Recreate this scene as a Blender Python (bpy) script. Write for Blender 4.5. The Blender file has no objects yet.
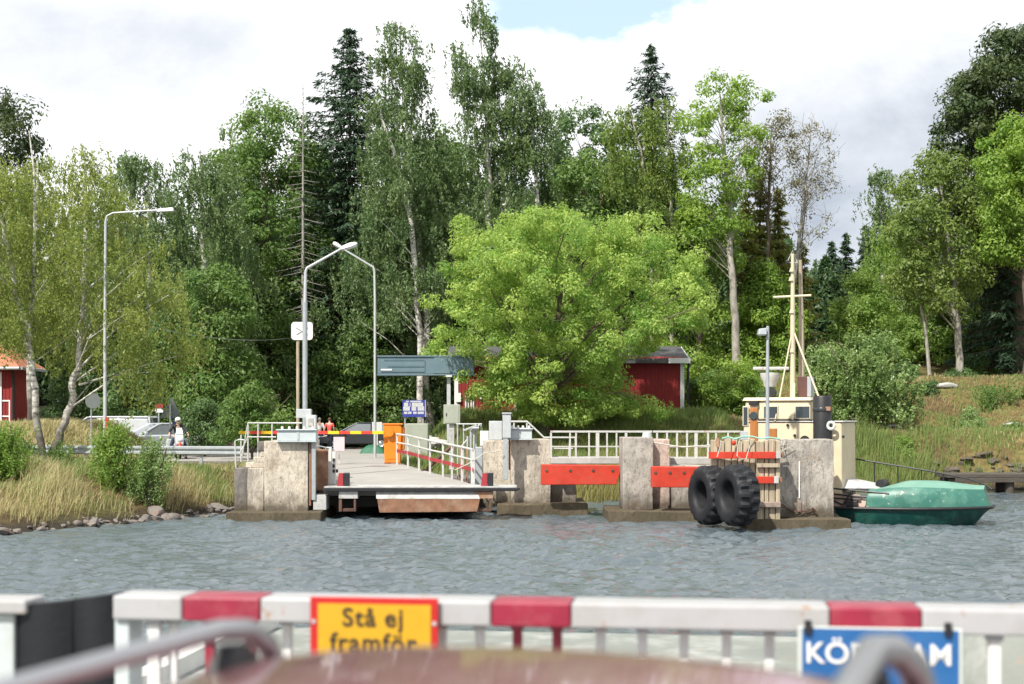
import bpy, bmesh, math, random
import numpy as np
from mathutils import Vector, Matrix
R = math.radians
rng = np.random.default_rng(7)
random.seed(7)
SC = bpy.context.scene
COL = SC.collection

# ------------------------------------------------------------------ camera
F = 1422.0          # focal length in pixels of a 1024 px wide frame
H = 3.05            # eye height above the water
HOR = 418.0         # picture row of the horizon
cam = bpy.data.objects.new('camera', bpy.data.cameras.new('camera'))
COL.objects.link(cam)
SC.camera = cam
cam.location = (0, 0, H)
cam.rotation_euler = (R(90), 0, 0)
cam.data.sensor_width = 36.0
cam.data.lens = 36.0 * F / 1024.0
cam.data.shift_y = 76.0 / 1024.0
cam.data.clip_start = 0.05
cam.data.clip_end = 5000
cam.data.dof.use_dof = True
cam.data.dof.focus_distance = 52.0
cam.data.dof.aperture_fstop = 2.6

# ------------------------------------------------------------------ sun, sky, exposure
SUN_EL, SUN_AZ = 50.0, 216.0        # azimuth clockwise from +Y (view direction)
az, el = R(SUN_AZ), R(SUN_EL)
sdir = Vector((math.sin(az) * math.cos(el), math.cos(az) * math.cos(el), math.sin(el)))
sun = bpy.data.objects.new('sun', bpy.data.lights.new('sun', 'SUN'))
COL.objects.link(sun)
sun.data.energy = 5.0
sun.data.angle = R(1.2)
sun.data.color = (1.0, 0.95, 0.86)
sun.rotation_euler = sdir.to_track_quat('Z', 'Y').to_euler()
sun.location = (0, -40, 60)
SC.view_settings.view_transform = 'Standard'
SC.view_settings.look = 'None'
SC.view_settings.gamma = 1.0
SC.view_settings.use_curve_mapping = False
SC.view_settings.exposure = 0.54

def make_world():
    w = bpy.data.worlds.new('World')
    SC.world = w
    w.use_nodes = True
    nt = w.node_tree
    nt.nodes.clear()
    N, L = nt.nodes.new, nt.links.new
    out = N('ShaderNodeOutputWorld')
    bg = N('ShaderNodeBackground')
    L(bg.outputs[0], out.inputs[0])
    sky = N('ShaderNodeTexSky')
    sky.sky_type = 'NISHITA'
    sky.sun_disc = False
    sky.sun_elevation = el
    sky.sun_rotation = az
    sky.air_density = 1.0
    sky.dust_density = 1.5
    tc = N('ShaderNodeTexCoord')
    nrm = N('ShaderNodeVectorMath'); nrm.operation = 'NORMALIZE'
    L(tc.outputs['Generated'], nrm.inputs[0])
    D = nrm.outputs[0]
    mp = N('ShaderNodeMapping'); mp.inputs['Scale'].default_value = (1, 1, 1.9)
    L(D, mp.inputs[0])
    def noise(scale, detail, rough, dist=0.0, w4=0.0):
        n = N('ShaderNodeTexNoise'); n.noise_dimensions = '4D'
        n.inputs['W'].default_value = w4
        n.inputs['Scale'].default_value = scale
        n.inputs['Detail'].default_value = detail
        n.inputs['Roughness'].default_value = rough
        n.inputs['Distortion'].default_value = dist
        L(mp.outputs[0], n.inputs['Vector'])
        return n.outputs['Fac']
    def math_(op, a, b=None, clamp=False):
        m = N('ShaderNodeMath'); m.operation = op; m.use_clamp = clamp
        for i, x in enumerate((a, b)):
            if x is None: continue
            if isinstance(x, (int, float)): m.inputs[i].default_value = x
            else: L(x, m.inputs[i])
        return m.outputs[0]
    def mrange(v, a, b, c=0.0, d=1.0):
        m = N('ShaderNodeMapRange'); m.interpolation_type = 'SMOOTHSTEP'
        L(v, m.inputs['Value'])
        for k, x in (('From Min', a), ('From Max', b), ('To Min', c), ('To Max', d)):
            m.inputs[k].default_value = x
        return m.outputs[0]
    warp = noise(9.0, 5, 0.6, 0.3, 4.0)
    wob = math_('MULTIPLY', math_('SUBTRACT', warp, 0.5), 0.10)
    def bank(px, py, r0, r1, sx=1.0, sz=1.0):
        """a cloud bank (or gap) around one direction of the sky; radii in units of view tangent"""
        d = Vector(((px - 512) / F, 1.0, (HOR - py) / F)).normalized()
        sub = N('ShaderNodeVectorMath'); sub.operation = 'SUBTRACT'
        L(D, sub.inputs[0]); sub.inputs[1].default_value = d
        mul = N('ShaderNodeVectorMath'); mul.operation = 'MULTIPLY'
        L(sub.outputs[0], mul.inputs[0]); mul.inputs[1].default_value = (sx, 1, sz)
        ln = N('ShaderNodeVectorMath'); ln.operation = 'LENGTH'
        L(mul.outputs[0], ln.inputs[0])
        return mrange(math_('ADD', ln.outputs['Value'], wob), r0, r1, 1.0, 0.0)
    # how closed the cloud cover is: nearly everywhere, with a few blue gaps
    gaps = mrange(noise(2.1, 6, 0.55, 0.2, 1.3), 0.60, 0.70)
    front = bank(512, 200, 0.38, 0.62)
    gaps = math_('MULTIPLY', gaps, math_('SUBTRACT', 1.0, front, True))
    gap2 = bank(580, -14, 0.0, 0.105, 0.62, 1.15)
    gap2 = mrange(math_('ADD', gap2, math_('MULTIPLY', math_('SUBTRACT', noise(16.0, 6, 0.6, 0.4, 9.0), 0.5), 0.9)), 0.42, 0.72)
    gaps = math_('MAXIMUM', gaps, math_('MULTIPLY', gap2, 0.9))
    # grey undersides
    g = math_('MAXIMUM', bank(890, 180, 0.04, 0.20, 0.85, 1.35), math_('MULTIPLY', bank(115, 60, 0.02, 0.13, 0.55, 1.8), 0.55))
    g = math_('MAXIMUM', g, math_('MULTIPLY', bank(700, 75, 0.0, 0.07, 0.8, 1.6), 0.5))
    g = math_('MAXIMUM', g, math_('MULTIPLY', bank(120, 150, 0.0, 0.07, 0.6, 1.7), 0.22))
    g = math_('MAXIMUM', g, math_('MULTIPLY', bank(960, 20, 0.0, 0.09, 0.7, 1.7), 0.35))
    tex = mrange(noise(3.4, 8, 0.6, 0.3, 2.2), 0.36, 0.68)
    wide = math_('MULTIPLY', math_('MULTIPLY', mrange(noise(1.3, 3, 0.5, 0.0, 8.0), 0.42, 0.62), math_('SUBTRACT', 1.0, front, True)), 0.8)
    shade = math_('MAXIMUM', math_('MULTIPLY', g, math_('ADD', math_('MULTIPLY', tex, 0.45), 0.6)), wide)
    shade = math_('ADD', shade, math_('MULTIPLY', tex, 0.15), True)
    cl = N('ShaderNodeMix'); cl.data_type = 'RGBA'
    L(shade, cl.inputs['Factor'])
    cl.inputs[6].default_value = (0.99, 0.99, 1.0, 1)
    cl.inputs[7].default_value = (0.32, 0.37, 0.445, 1)
    sk = N('ShaderNodeMix'); sk.data_type = 'RGBA'; sk.blend_type = 'MULTIPLY'
    sk.inputs['Factor'].default_value = 1.0
    L(sky.outputs[0], sk.inputs[6]); sk.inputs[7].default_value = (0.13, 0.13, 0.12, 1)
    mx = N('ShaderNodeMix'); mx.data_type = 'RGBA'
    L(gaps, mx.inputs['Factor'])
    L(cl.outputs[2], mx.inputs[6])
    # thin veil in the gaps
    v = N('ShaderNodeMix'); v.data_type = 'RGBA'; v.inputs['Factor'].default_value = 0.65
    L(sk.outputs[2], v.inputs[6]); v.inputs[7].default_value = (0.50, 0.68, 0.80, 1)
    L(v.outputs[2], mx.inputs[7])
    L(mx.outputs[2], bg.inputs['Color'])
    bg.inputs['Strength'].default_value = 1.0
make_world()

# ------------------------------------------------------------------ small helpers
def wx(px, d): return (px - 512.0) / F * d
def wz(py, d): return H + (HOR - py) / F * d
def P(px, py, d): return Vector((wx(px, d), d, wz(py, d)))

class MB:
    """collects vertices and faces of ONE mesh"""
    def __init__(s): s.v = []; s.f = []
    def add(s, vs, fs):
        n = len(s.v); s.v += [tuple(v) for v in vs]; s.f += [tuple(i + n for i in f) for f in fs]; return s
    def box(s, x0, x1, y0, y1, z0, z1):
        return s.hexa([(x0,y0,z0),(x1,y0,z0),(x1,y1,z0),(x0,y1,z0)], [(x0,y0,z1),(x1,y0,z1),(x1,y1,z1),(x0,y1,z1)])
    def hexa(s, a, b):
        return s.add(list(a) + list(b), [(3,2,1,0),(4,5,6,7),(0,1,5,4),(1,2,6,5),(2,3,7,6),(3,0,4,7)])
    def obox(s, c, sx, sy, sz, rz=0.0, rx=0.0, ry=0.0):
        m = Matrix.Translation(c) @ Matrix.Rotation(rz, 4, 'Z') @ Matrix.Rotation(ry, 4, 'Y') @ Matrix.Rotation(rx, 4, 'X')
        q = [m @ Vector((x*sx/2, y*sy/2, z*sz/2)) for z in (-1,1) for x, y in ((-1,-1),(1,-1),(1,1),(-1,1))]
        return s.hexa(q[:4], q[4:])
    def prism(s, poly, y0, y1, axis='y'):
        """polygon given in (x,z) pushed along y, or in (x,y) pushed along z, or (y,z) along x"""
        n = len(poly)
        mk = {'y': lambda p, t: (p[0], t, p[1]), 'z': lambda p, t: (p[0], p[1], t), 'x': lambda p, t: (t, p[0], p[1])}[axis]
        vs = [mk(p, y0) for p in poly] + [mk(p, y1) for p in poly]
        fs = [tuple(range(n))[::-1], tuple(range(n, 2*n))] + [(i, (i+1) % n, n + (i+1) % n, n + i) for i in range(n)]
        return s.add(vs, fs)
    def tube(s, pts, r, n=8, caps=True):
        pts = [Vector(p) for p in pts]
        rs = r if isinstance(r, (list, tuple)) else [r] * len(pts)
        vs, fs = [], []
        ref = None
        for i, p in enumerate(pts):
            t = (pts[min(i+1, len(pts)-1)] - pts[max(i-1, 0)]).normalized()
            if ref is None:
                ref = Vector((0,0,1)) if abs(t.z) < 0.9 else Vector((1,0,0))
            u = t.cross(ref).normalized(); w = u.cross(t).normalized(); ref = w
            for k in range(n):
                a = 2*math.pi*k/n
                vs.append(p + (u*math.cos(a) + w*math.sin(a))*rs[i])
        for i in range(len(pts)-1):
            for k in range(n):
                fs.append((i*n+k, i*n+(k+1) % n, (i+1)*n+(k+1) % n, (i+1)*n+k))
        if caps:
            fs.append(tuple(range(n))[::-1]); fs.append(tuple((len(pts)-1)*n + k for k in range(n)))
        return s.add(vs, fs)
    def lathe(s, prof, c, axis=(0,0,1), n=24, mod=None):
        ax = Vector(axis).normalized()
        u = ax.cross(Vector((0,0,1)) if abs(ax.z) < 0.9 else Vector((1,0,0))).normalized(); w = ax.cross(u)
        c = Vector(c); vs, fs = [], []
        m = len(prof)
        for k in range(n):
            a = 2*math.pi*k/n
            for j, (r, h) in enumerate(prof):
                rr = r if mod is None else mod(r, h, k, j)
                vs.append(c + ax*h + (u*math.cos(a) + w*math.sin(a))*rr)
        for k in range(n):
            k2 = (k+1) % n
            for j in range(m-1):
                fs.append((k*m+j, k2*m+j, k2*m+j+1, k*m+j+1))
        return s.add(vs, fs)
    def ball(s, c, rx, ry, rz, n=12, m=8, rot=None):
        c = Vector(c); vs, fs = [], []
        for j in range(m+1):
            ph = math.pi*j/m
            for k in range(n):
                a = 2*math.pi*k/n
                q = Vector((rx*math.sin(ph)*math.cos(a), ry*math.sin(ph)*math.sin(a), rz*math.cos(ph)))
                vs.append(c + (rot @ q if rot else q))
        for j in range(m):
            for k in range(n):
                fs.append((j*n+k, (j+1)*n+k, (j+1)*n+(k+1) % n, j*n+(k+1) % n))
        return s.add(vs, fs)
    def mesh(s, name):
        me = bpy.data.meshes.new(name); me.from_pydata(s.v, [], s.f)
        bm = bmesh.new(); bm.from_mesh(me)
        bmesh.ops.remove_doubles(bm, verts=bm.verts, dist=1e-5)
        bmesh.ops.recalc_face_normals(bm, faces=bm.faces)
        bm.to_mesh(me); bm.free()
        return me

def root_loc(o):
    while o.parent: o = o.parent
    return Vector(o.location)
def smooth(me, ang=40):
    me.polygons.foreach_set('use_smooth', [True]*len(me.polygons))
    me.set_sharp_from_angle(angle=R(ang))
def link(name, me, m=None, parent=None):
    o = bpy.data.objects.new(name, me); COL.objects.link(o)
    if m is not None: me.materials.append(m)
    if parent is not None: o.parent = parent
    return o
def build(name, mb, m, parent=None, sm=False, bevel=0.0, local=False, seg=2):
    """one mesh object; its vertices are given in world metres and re-based on the thing's origin"""
    me = mb.mesh(name) if isinstance(mb, MB) else mb
    if parent is not None and not local:
        me.transform(Matrix.Translation(-root_loc(parent)))
    if sm: smooth(me)
    o = link(name, me, m, parent)
    if bevel:
        b = o.modifiers.new('bevel', 'BEVEL'); b.width = bevel; b.segments = seg; b.limit_method = 'ANGLE'
    return o
def tag(o, label, cat, group=None, kind=None):
    o['label'] = label; o['category'] = cat
    if group: o['group'] = group
    if kind: o['kind'] = kind
    return o
def thing(name, label, cat, loc=(0,0,0), group=None, rz=0.0):
    o = bpy.data.objects.new(name, None); COL.objects.link(o)
    o.location = loc; o.rotation_euler = (0, 0, rz); o.empty_display_size = 0.2
    return tag(o, label, cat, group)
def setting(o, kind='structure', label=None):
    o['kind'] = kind
    if label: o['label'] = label
    return o
def dup(o, loc=None, rz=None, label=None, parent=None):
    c = o.copy(); COL.objects.link(c)
    if parent is not None: c.parent = parent
    if loc is not None: c.location = loc
    if rz is not None: c.rotation_euler = (0, 0, rz)
    if label: c['label'] = label
    for ch in list(o.children): dup(ch, parent=c)
    return c
def one(name, mb, m, label, cat, group=None, **k):
    """a thing that is a single mesh, its origin at its base"""
    me = mb.mesh(name)
    co = np.empty(len(me.vertices)*3); me.vertices.foreach_get('co', co); co = co.reshape(-1, 3)
    b = Vector((float(co[:,0].mean()), float(co[:,1].mean()), float(co[:,2].min())))
    me.transform(Matrix.Translation(-b))
    o = build(name, me, m, None, **k); o.location = b
    return tag(o, label, cat, group)

# ------------------------------------------------------------------ materials
def mat(name, col, rough=0.6, var=0.18, scale=3.0, metal=0.0, bump=0.0, bscale=40.0, spec=0.4, dirt=None, dirt_amt=0.5, dscale=1.2, stretch=(1,1,1), rust=None):
    m = bpy.data.materials.new(name); m.use_nodes = True
    nt = m.node_tree; N, L = nt.nodes.new, nt.links.new
    b = nt.nodes['Principled BSDF']
    b.inputs['Roughness'].default_value = rough
    b.inputs['Metallic'].default_value = metal
    b.inputs['Specular IOR Level'].default_value = spec
    tc = N('ShaderNodeTexCoord')
    mp = N('ShaderNodeMapping'); mp.inputs['Scale'].default_value = stretch
    L(tc.outputs['Object'], mp.inputs[0])
    def noise(sc, det=5, ro=0.6):
        n = N('ShaderNodeTexNoise'); n.inputs['Scale'].default_value = sc
        n.inputs['Detail'].default_value = det; n.inputs['Roughness'].default_value = ro
        L(mp.outputs[0], n.inputs['Vector']); return n.outputs['Fac']
    def ramp(v, a, bb):
        r = N('ShaderNodeMapRange'); L(v, r.inputs['Value'])
        r.inputs['From Min'].default_value = a; r.inputs['From Max'].default_value = bb
        return r.outputs[0]
    def mix(f, a, bb):
        x = N('ShaderNodeMix'); x.data_type = 'RGBA'; L(f, x.inputs['Factor'])
        for i, c in ((6, a), (7, bb)):
            if isinstance(c, tuple): x.inputs[i].default_value = (*c, 1)
            else: L(c, x.inputs[i])
        return x.outputs[2]
    lo = tuple(c*(1-var) for c in col); hi = tuple(min(1, c*(1+var)) for c in col)
    c = mix(ramp(noise(scale), 0.3, 0.7), lo, hi)
    if dirt:
        k = N('ShaderNodeMath'); k.operation = 'MULTIPLY'; k.inputs[1].default_value = dirt_amt
        L(ramp(noise(dscale, 7, 0.68), 0.48, 0.66), k.inputs[0])
        c = mix(k.outputs[0], c, dirt)
    if rust:
        c = mix(ramp(noise(6.0, 8, 0.72), 0.60, 0.66), c, rust)
    L(c, b.inputs['Base Color'])
    if bump:
        bp = N('ShaderNodeBump'); bp.inputs['Strength'].default_value = bump; bp.inputs['Distance'].default_value = 0.02
        L(noise(bscale, 6, 0.65), bp.inputs['Height']); L(bp.outputs[0], b.inputs['Normal'])
    return m

def concrete(name, col, stain=(0.10,0.095,0.085), tide=(0.075,0.06,0.04), tide_z=0.75, run=0.55, pit=0.5):
    """cast concrete: cloudy tone, dark vertical runs, pitting, a tide band near the water (height in world metres)"""
    m = bpy.data.materials.new(name); m.use_nodes = True
    nt = m.node_tree; N, L = nt.nodes.new, nt.links.new
    b = nt.nodes['Principled BSDF']; b.inputs['Roughness'].default_value = 0.88; b.inputs['Specular IOR Level'].default_value = 0.2
    geo = N('ShaderNodeNewGeometry')
    def noise(sc, det, ro, st=(1,1,1)):
        mp = N('ShaderNodeMapping'); mp.inputs['Scale'].default_value = st; L(geo.outputs['Position'], mp.inputs[0])
        n = N('ShaderNodeTexNoise'); n.inputs['Scale'].default_value = sc; n.inputs['Detail'].default_value = det; n.inputs['Roughness'].default_value = ro
        L(mp.outputs[0], n.inputs['Vector']); return n.outputs['Fac']
    def ramp(v, a, bb, c=0.0, d=1.0):
        r = N('ShaderNodeMapRange'); L(v, r.inputs['Value'])
        for k, x in zip(('From Min','From Max','To Min','To Max'), (a, bb, c, d)): r.inputs[k].default_value = x
        return r.outputs[0]
    def mix(f, a, bb):
        x = N('ShaderNodeMix'); x.data_type = 'RGBA'; L(f, x.inputs['Factor'])
        for i, c in ((6, a), (7, bb)):
            if isinstance(c, tuple): x.inputs[i].default_value = (*c, 1)
            else: L(c, x.inputs[i])
        return x.outputs[2]
    def mul(a, k):
        q = N('ShaderNodeMath'); q.operation = 'MULTIPLY'; q.use_clamp = True
        L(a, q.inputs[0])
        if isinstance(k, float): q.inputs[1].default_value = k
        else: L(k, q.inputs[1])
        return q.outputs[0]
    c = mix(ramp(noise(1.6, 6, 0.65), 0.32, 0.68), tuple(x*0.74 for x in col), tuple(min(1, x*1.22) for x in col))
    c = mix(mul(ramp(noise(2.2, 6, 0.7, (1,1,0.16)), 0.50, 0.68), run), c, stain)
    c = mix(mul(ramp(noise(0.9, 5, 0.7), 0.56, 0.66), 0.45), c, (0.22,0.14,0.08))
    c = mix(mul(ramp(noise(15, 5, 0.75, (1,1,0.45)), 0.53, 0.63), pit), c, tuple(x*0.35 for x in col))
    sp = N('ShaderNodeSeparateXYZ'); L(geo.outputs['Position'], sp.inputs[0])
    ad = N('ShaderNodeMath'); ad.operation = 'MULTIPLY_ADD'; L(noise(3.0, 5, 0.6), ad.inputs[0]); ad.inputs[1].default_value = -0.9; L(sp.outputs['Z'], ad.inputs[2])
    c = mix(ramp(ad.outputs[0], tide_z-0.85, tide_z-0.35, 0.85, 0.0), c, tide)
    L(c, b.inputs['Base Color'])
    bp = N('ShaderNodeBump'); bp.inputs['Strength'].default_value = 1.0; bp.inputs['Distance'].default_value = 0.05
    L(noise(11, 8, 0.75, (1,1,0.5)), bp.inputs['Height']); L(bp.outputs[0], b.inputs['Normal'])
    return m

def leafmat(name, a, b, trans=0.38, gloss=0.35, rough=0.5, back=None):
    m = bpy.data.materials.new(name); m.use_nodes = True
    nt = m.node_tree; N, L = nt.nodes.new, nt.links.new
    pr = nt.nodes['Principled BSDF']; out = nt.nodes['Material Output']
    a = tuple(min(.9, q*1.62) for q in a); b = tuple(min(.9, q*1.62) for q in b)
    at = N('ShaderNodeAttribute'); at.attribute_name = 'var'
    x = N('ShaderNodeMix'); x.data_type = 'RGBA'
    L(at.outputs['Fac'], x.inputs['Factor']); x.inputs[6].default_value = (*a, 1); x.inputs[7].default_value = (*b, 1)
    c = x.outputs[2]
    if back:
        g = N('ShaderNodeNewGeometry'); y = N('ShaderNodeMix'); y.data_type = 'RGBA'
        L(g.outputs['Backfacing'], y.inputs['Factor']); L(c, y.inputs[6]); y.inputs[7].default_value = (*back, 1); c = y.outputs[2]
    L(c, pr.inputs['Base Color']); pr.inputs['Roughness'].default_value = rough; pr.inputs['Specular IOR Level'].default_value = gloss
    tr = N('ShaderNodeBsdfTranslucent')
    hs = N('ShaderNodeHueSaturation'); hs.inputs['Saturation'].default_value = 1.12; hs.inputs['Value'].default_value = 1.35
    L(c, hs.inputs['Color']); L(hs.outputs[0], tr.inputs['Color'])
    ms = N('ShaderNodeMixShader'); ms.inputs[0].default_value = trans
    L(pr.outputs[0], ms.inputs[1]); L(tr.outputs[0], ms.inputs[2]); L(ms.outputs[0], out.inputs[0])
    return m

M = {}
M['white'] = mat('white_paint', (0.60,0.60,0.58), 0.4, 0.06, 4, dirt=(0.42,0.38,0.32), dirt_amt=0.35)
M['white_shaded'] = mat('gate_white_shaded', (0.365,0.365,0.375), 0.35, 0.04, 6, dirt=(0.28,0.26,0.23), dirt_amt=0.45, dscale=5, rust=(0.30,0.17,0.10))  # white paint greyed: the ferry's own shade is put into the base colour
M['gate_red'] = mat('gate_red_paint', (0.25,0.018,0.042), 0.4, 0.12, 8, dirt=(0.4,0.15,0.15), dirt_amt=0.25, dscale=9)
M['galv'] = mat('galvanised_steel', (0.34,0.365,0.38), 0.5, 0.12, 5, metal=0.25, bump=0.05)
M['galv_pale'] = mat('pale_pole_steel', (0.42,0.44,0.45), 0.5, 0.10, 5, metal=0.15)
M['rail_white'] = mat('weathered_white_rail', (0.46,0.46,0.44), 0.5, 0.10, 7, rust=(0.30,0.15,0.08))
M['house_grey'] = mat('hoist_grey_paint', (0.45,0.50,0.51), 0.45, 0.08, 3, dirt=(0.28,0.25,0.21), dirt_amt=0.5)
M['orange'] = mat('orange_paint', (0.66,0.19,0.012), 0.42, 0.10, 4, dirt=(0.55,0.18,0.03), dirt_amt=0.4)
M['beam_red'] = mat('red_fender_paint', (0.46,0.036,0.017), 0.55, 0.18, 2.5, dirt=(0.34,0.05,0.03), dirt_amt=0.6, dscale=3, rust=(0.22,0.10,0.06))
M['black'] = mat('black_paint', (0.018,0.018,0.020), 0.5, 0.3, 6)
M['rubber'] = mat('black_rubber', (0.009,0.010,0.013), 0.6, 0.35, 4, bump=0.5, bscale=25, dirt=(0.026,0.025,0.026), dirt_amt=0.4, dscale=3)
M['flap_rubber'] = mat('flap_rubber', (0.007,0.008,0.011), 0.55, 0.25, 5, bump=0.2)
M['rust'] = mat('rusty_steel', (0.27,0.14,0.085), 0.85, 0.35, 3, bump=0.4, dirt=(0.42,0.31,0.22), dirt_amt=0.6, dscale=2)
M['rust_dark'] = mat('dark_rusty_steel', (0.10,0.055,0.04), 0.85, 0.4, 3, bump=0.4)
M['worn_steel'] = mat('worn_grey_steel', (0.42,0.42,0.41), 0.65, 0.2, 2, dirt=(0.20,0.17,0.15), dirt_amt=0.7, dscale=3)
M['ramp_shade'] = mat('ramp_underside_shade', (0.03,0.028,0.026), 0.9, 0.3, 2)  # near-black colour paints the shade beneath the ramp
M['wood'] = mat('weathered_timber', (0.40,0.335,0.24), 0.85, 0.3, 2.2, bump=0.5, bscale=30, stretch=(7,7,0.45), dirt=(0.17,0.12,0.08), dirt_amt=0.65, dscale=2.0)
M['dark_wood'] = mat('dark_jetty_timber', (0.07,0.06,0.05), 0.9, 0.3, 3, bump=0.4, stretch=(1,6,6))
M['cream'] = mat('cream_boat_paint', (0.58,0.50,0.35), 0.42, 0.06, 1.5, dirt=(0.48,0.38,0.24), dirt_amt=0.35, dscale=2.5)
M['cream_rope'] = mat('cream_mast_paint', (0.52,0.46,0.32), 0.5, 0.08, 6)
M['teal'] = mat('turquoise_bow_paint', (0.034,0.135,0.105), 0.42, 0.14, 1.4, dirt=(0.10,0.24,0.185), dirt_amt=0.7, dscale=2.2, bump=0.25, bscale=3, rust=(0.45,0.42,0.36))
M['teal_lit'] = mat('turquoise_bow_top_lit', (0.125,0.27,0.205), 0.5, 0.12, 2, dirt=(0.19,0.33,0.26), dirt_amt=0.6)  # lighter copy of the bow paint, light from above put into the colour
M['hull'] = mat('dark_green_hull_paint', (0.006,0.050,0.043), 0.3, 0.25, 1.6, dirt=(0.04,0.16,0.12), dirt_amt=0.6, dscale=2.5, bump=0.15, bscale=4, rust=(0.05,0.05,0.04))
M['red_deck'] = mat('oxide_red_deck', (0.30,0.06,0.05), 0.7, 0.2, 3)
M['pink_bulwark'] = mat('faded_salmon_paint', (0.55,0.40,0.33), 0.6, 0.12, 3, rust=(0.3,0.14,0.08))
M['varnish'] = mat('varnished_door', (0.33,0.13,0.035), 0.4, 0.25, 3, stretch=(5,5,1))
M['brown_box'] = mat('brown_box_paint', (0.10,0.045,0.035), 0.6, 0.2, 3)
M['glass'] = mat('dark_window_glass', (0.03,0.04,0.045), 0.06, 0.1, 2, spec=0.8)
M['falu'] = None
M['red_panel'] = mat('faded_red_panel', (0.30,0.028,0.035), 0.6, 0.15, 3)
M['olive'] = mat('olive_grey_cabinet', (0.30,0.32,0.26), 0.55, 0.1, 3)
M['blue_grey'] = mat('blue_grey_gantry', (0.105,0.165,0.195), 0.5, 0.10, 2, dirt=(0.15,0.20,0.225), dirt_amt=0.4)
M['blue_dark'] = mat('gantry_slot', (0.07,0.13,0.16), 0.6, 0.1, 2)
M['sign_blue'] = mat('ferry_sign_blue', (0.018,0.105,0.29), 0.4, 0.08, 6, dirt=(0.06,0.15,0.30), dirt_amt=0.4, dscale=6)
M['board_blue'] = mat('notice_board_blue', (0.035,0.05,0.27), 0.45, 0.1, 6)
M['sign_white'] = mat('sign_white', (0.66,0.66,0.65), 0.45, 0.03, 6)
M['sign_yellow'] = mat('sign_yellow', (0.52,0.29,0.012), 0.5, 0.06, 10)
M['sign_red'] = mat('sign_red', (0.42,0.016,0.014), 0.45, 0.06, 10)
M['sign_black'] = mat('sign_black', (0.035,0.025,0.015), 0.6, 0.1, 6)
M['sign_back'] = mat('grey_sign_back', (0.13,0.15,0.148), 0.55, 0.08, 4)
M['sign_grey'] = mat('pale_sign_face', (0.50,0.53,0.50), 0.55, 0.08, 4)
M['yellow'] = mat('boom_yellow', (0.85,0.52,0.02), 0.45, 0.06, 6)
M['boom_red'] = mat('boom_red', (0.68,0.05,0.035), 0.45, 0.08, 6)
M['stone'] = mat('shore_stone', (0.165,0.15,0.135), 0.85, 0.35, 1.2, bump=0.6, bscale=8, dirt=(0.17,0.105,0.075), dirt_amt=0.7, dscale=0.9)
M['stone_pale'] = mat('pale_boulder', (0.44,0.43,0.41), 0.85, 0.2, 2.0, bump=0.5, bscale=8, dirt=(0.2,0.19,0.17), dirt_amt=0.5)
M['tile'] = mat('orange_roof_tile', (0.42,0.155,0.085), 0.8, 0.2, 3, bump=0.5, stretch=(4,1,1), dirt=(0.25,0.15,0.10), dirt_amt=0.5)
M['roof_grey'] = mat('grey_roof_sheet', (0.07,0.07,0.075), 0.6, 0.15, 2)
M['skin'] = mat('skin', (0.55,0.33,0.24), 0.5, 0.06, 8)
M['hair'] = mat('brown_hair', (0.09,0.05,0.03), 0.6, 0.2, 20)
M['hair_grey'] = mat('grey_hair', (0.40,0.38,0.36), 0.6, 0.2, 20)
M['cloth_red'] = mat('coral_red_shirt', (0.72,0.10,0.085), 0.8, 0.1, 10)
M['cloth_white'] = mat('pale_shirt', (0.62,0.60,0.62), 0.8, 0.1, 10)
M['cloth_navy'] = mat('navy_cloth', (0.02,0.025,0.055), 0.8, 0.2, 10)
M['cloth_blue'] = mat('blue_denim', (0.06,0.09,0.20), 0.85, 0.2, 10)
M['cloth_dark'] = mat('dark_jacket', (0.018,0.02,0.026), 0.7, 0.2, 10)
M['helmet'] = mat('pale_helmet', (0.72,0.68,0.58), 0.3, 0.05, 5)
M['shoe'] = mat('dark_shoe', (0.03,0.03,0.03), 0.7, 0.2, 8)
M['silver_car'] = mat('silver_car_paint', (0.55,0.58,0.62), 0.3, 0.04, 3, metal=0.4)
M['white_car'] = mat('white_car_paint', (0.46,0.48,0.50), 0.3, 0.04, 3)
M['dark_car'] = mat('dark_car_paint', (0.035,0.04,0.045), 0.28, 0.1, 3, metal=0.2)
M['tyre'] = mat('car_tyre', (0.02,0.02,0.02), 0.8, 0.2, 8)
M['rim'] = mat('alloy_rim', (0.45,0.46,0.47), 0.35, 0.1, 8, metal=0.7)
M['car_glass'] = mat('car_window_glass', (0.16,0.18,0.20), 0.08, 0.1, 2, spec=0.9)  # lightened base colour stands in for sky reflected in the panes
M['stone_dark'] = mat('dark_shore_stone', (0.085,0.07,0.055), 0.85, 0.35, 1.2, bump=0.6, bscale=8)
M['lens'] = mat('lamp_lens', (0.7,0.72,0.72), 0.15, 0.05, 8)
M['tail'] = mat('red_lens', (0.5,0.01,0.01), 0.2, 0.1, 8)
M['tarp'] = mat('dark_green_tarp', (0.03,0.12,0.07), 0.6, 0.25, 3, bump=0.5, bscale=5)
M['pink_board'] = mat('pale_pink_board', (0.60,0.47,0.50), 0.6, 0.08, 3)
M['rope'] = mat('pale_rope', (0.50,0.48,0.42), 0.9, 0.2, 8)
M['rope_teal'] = mat('teal_rope', (0.25,0.50,0.42), 0.9, 0.2, 8)
M['chain'] = mat('rusty_chain', (0.09,0.05,0.035), 0.9, 0.3, 8)
M['wire'] = mat('cable_sheath', (0.28,0.30,0.30), 0.6, 0.1, 3)
def car_roof_paint():
    m = mat('dusty_red_car_paint', (0.24,0.085,0.095), 0.26, 0.06, 4, metal=0.1, spec=0.7, dirt=(0.36,0.22,0.22), dirt_amt=0.6, dscale=9)
    b = m.node_tree.nodes['Principled BSDF']
    b.inputs['Coat Weight'].default_value = 1.0; b.inputs['Coat Roughness'].default_value = 0.06
    return m
M['car_red'] = car_roof_paint()
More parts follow.
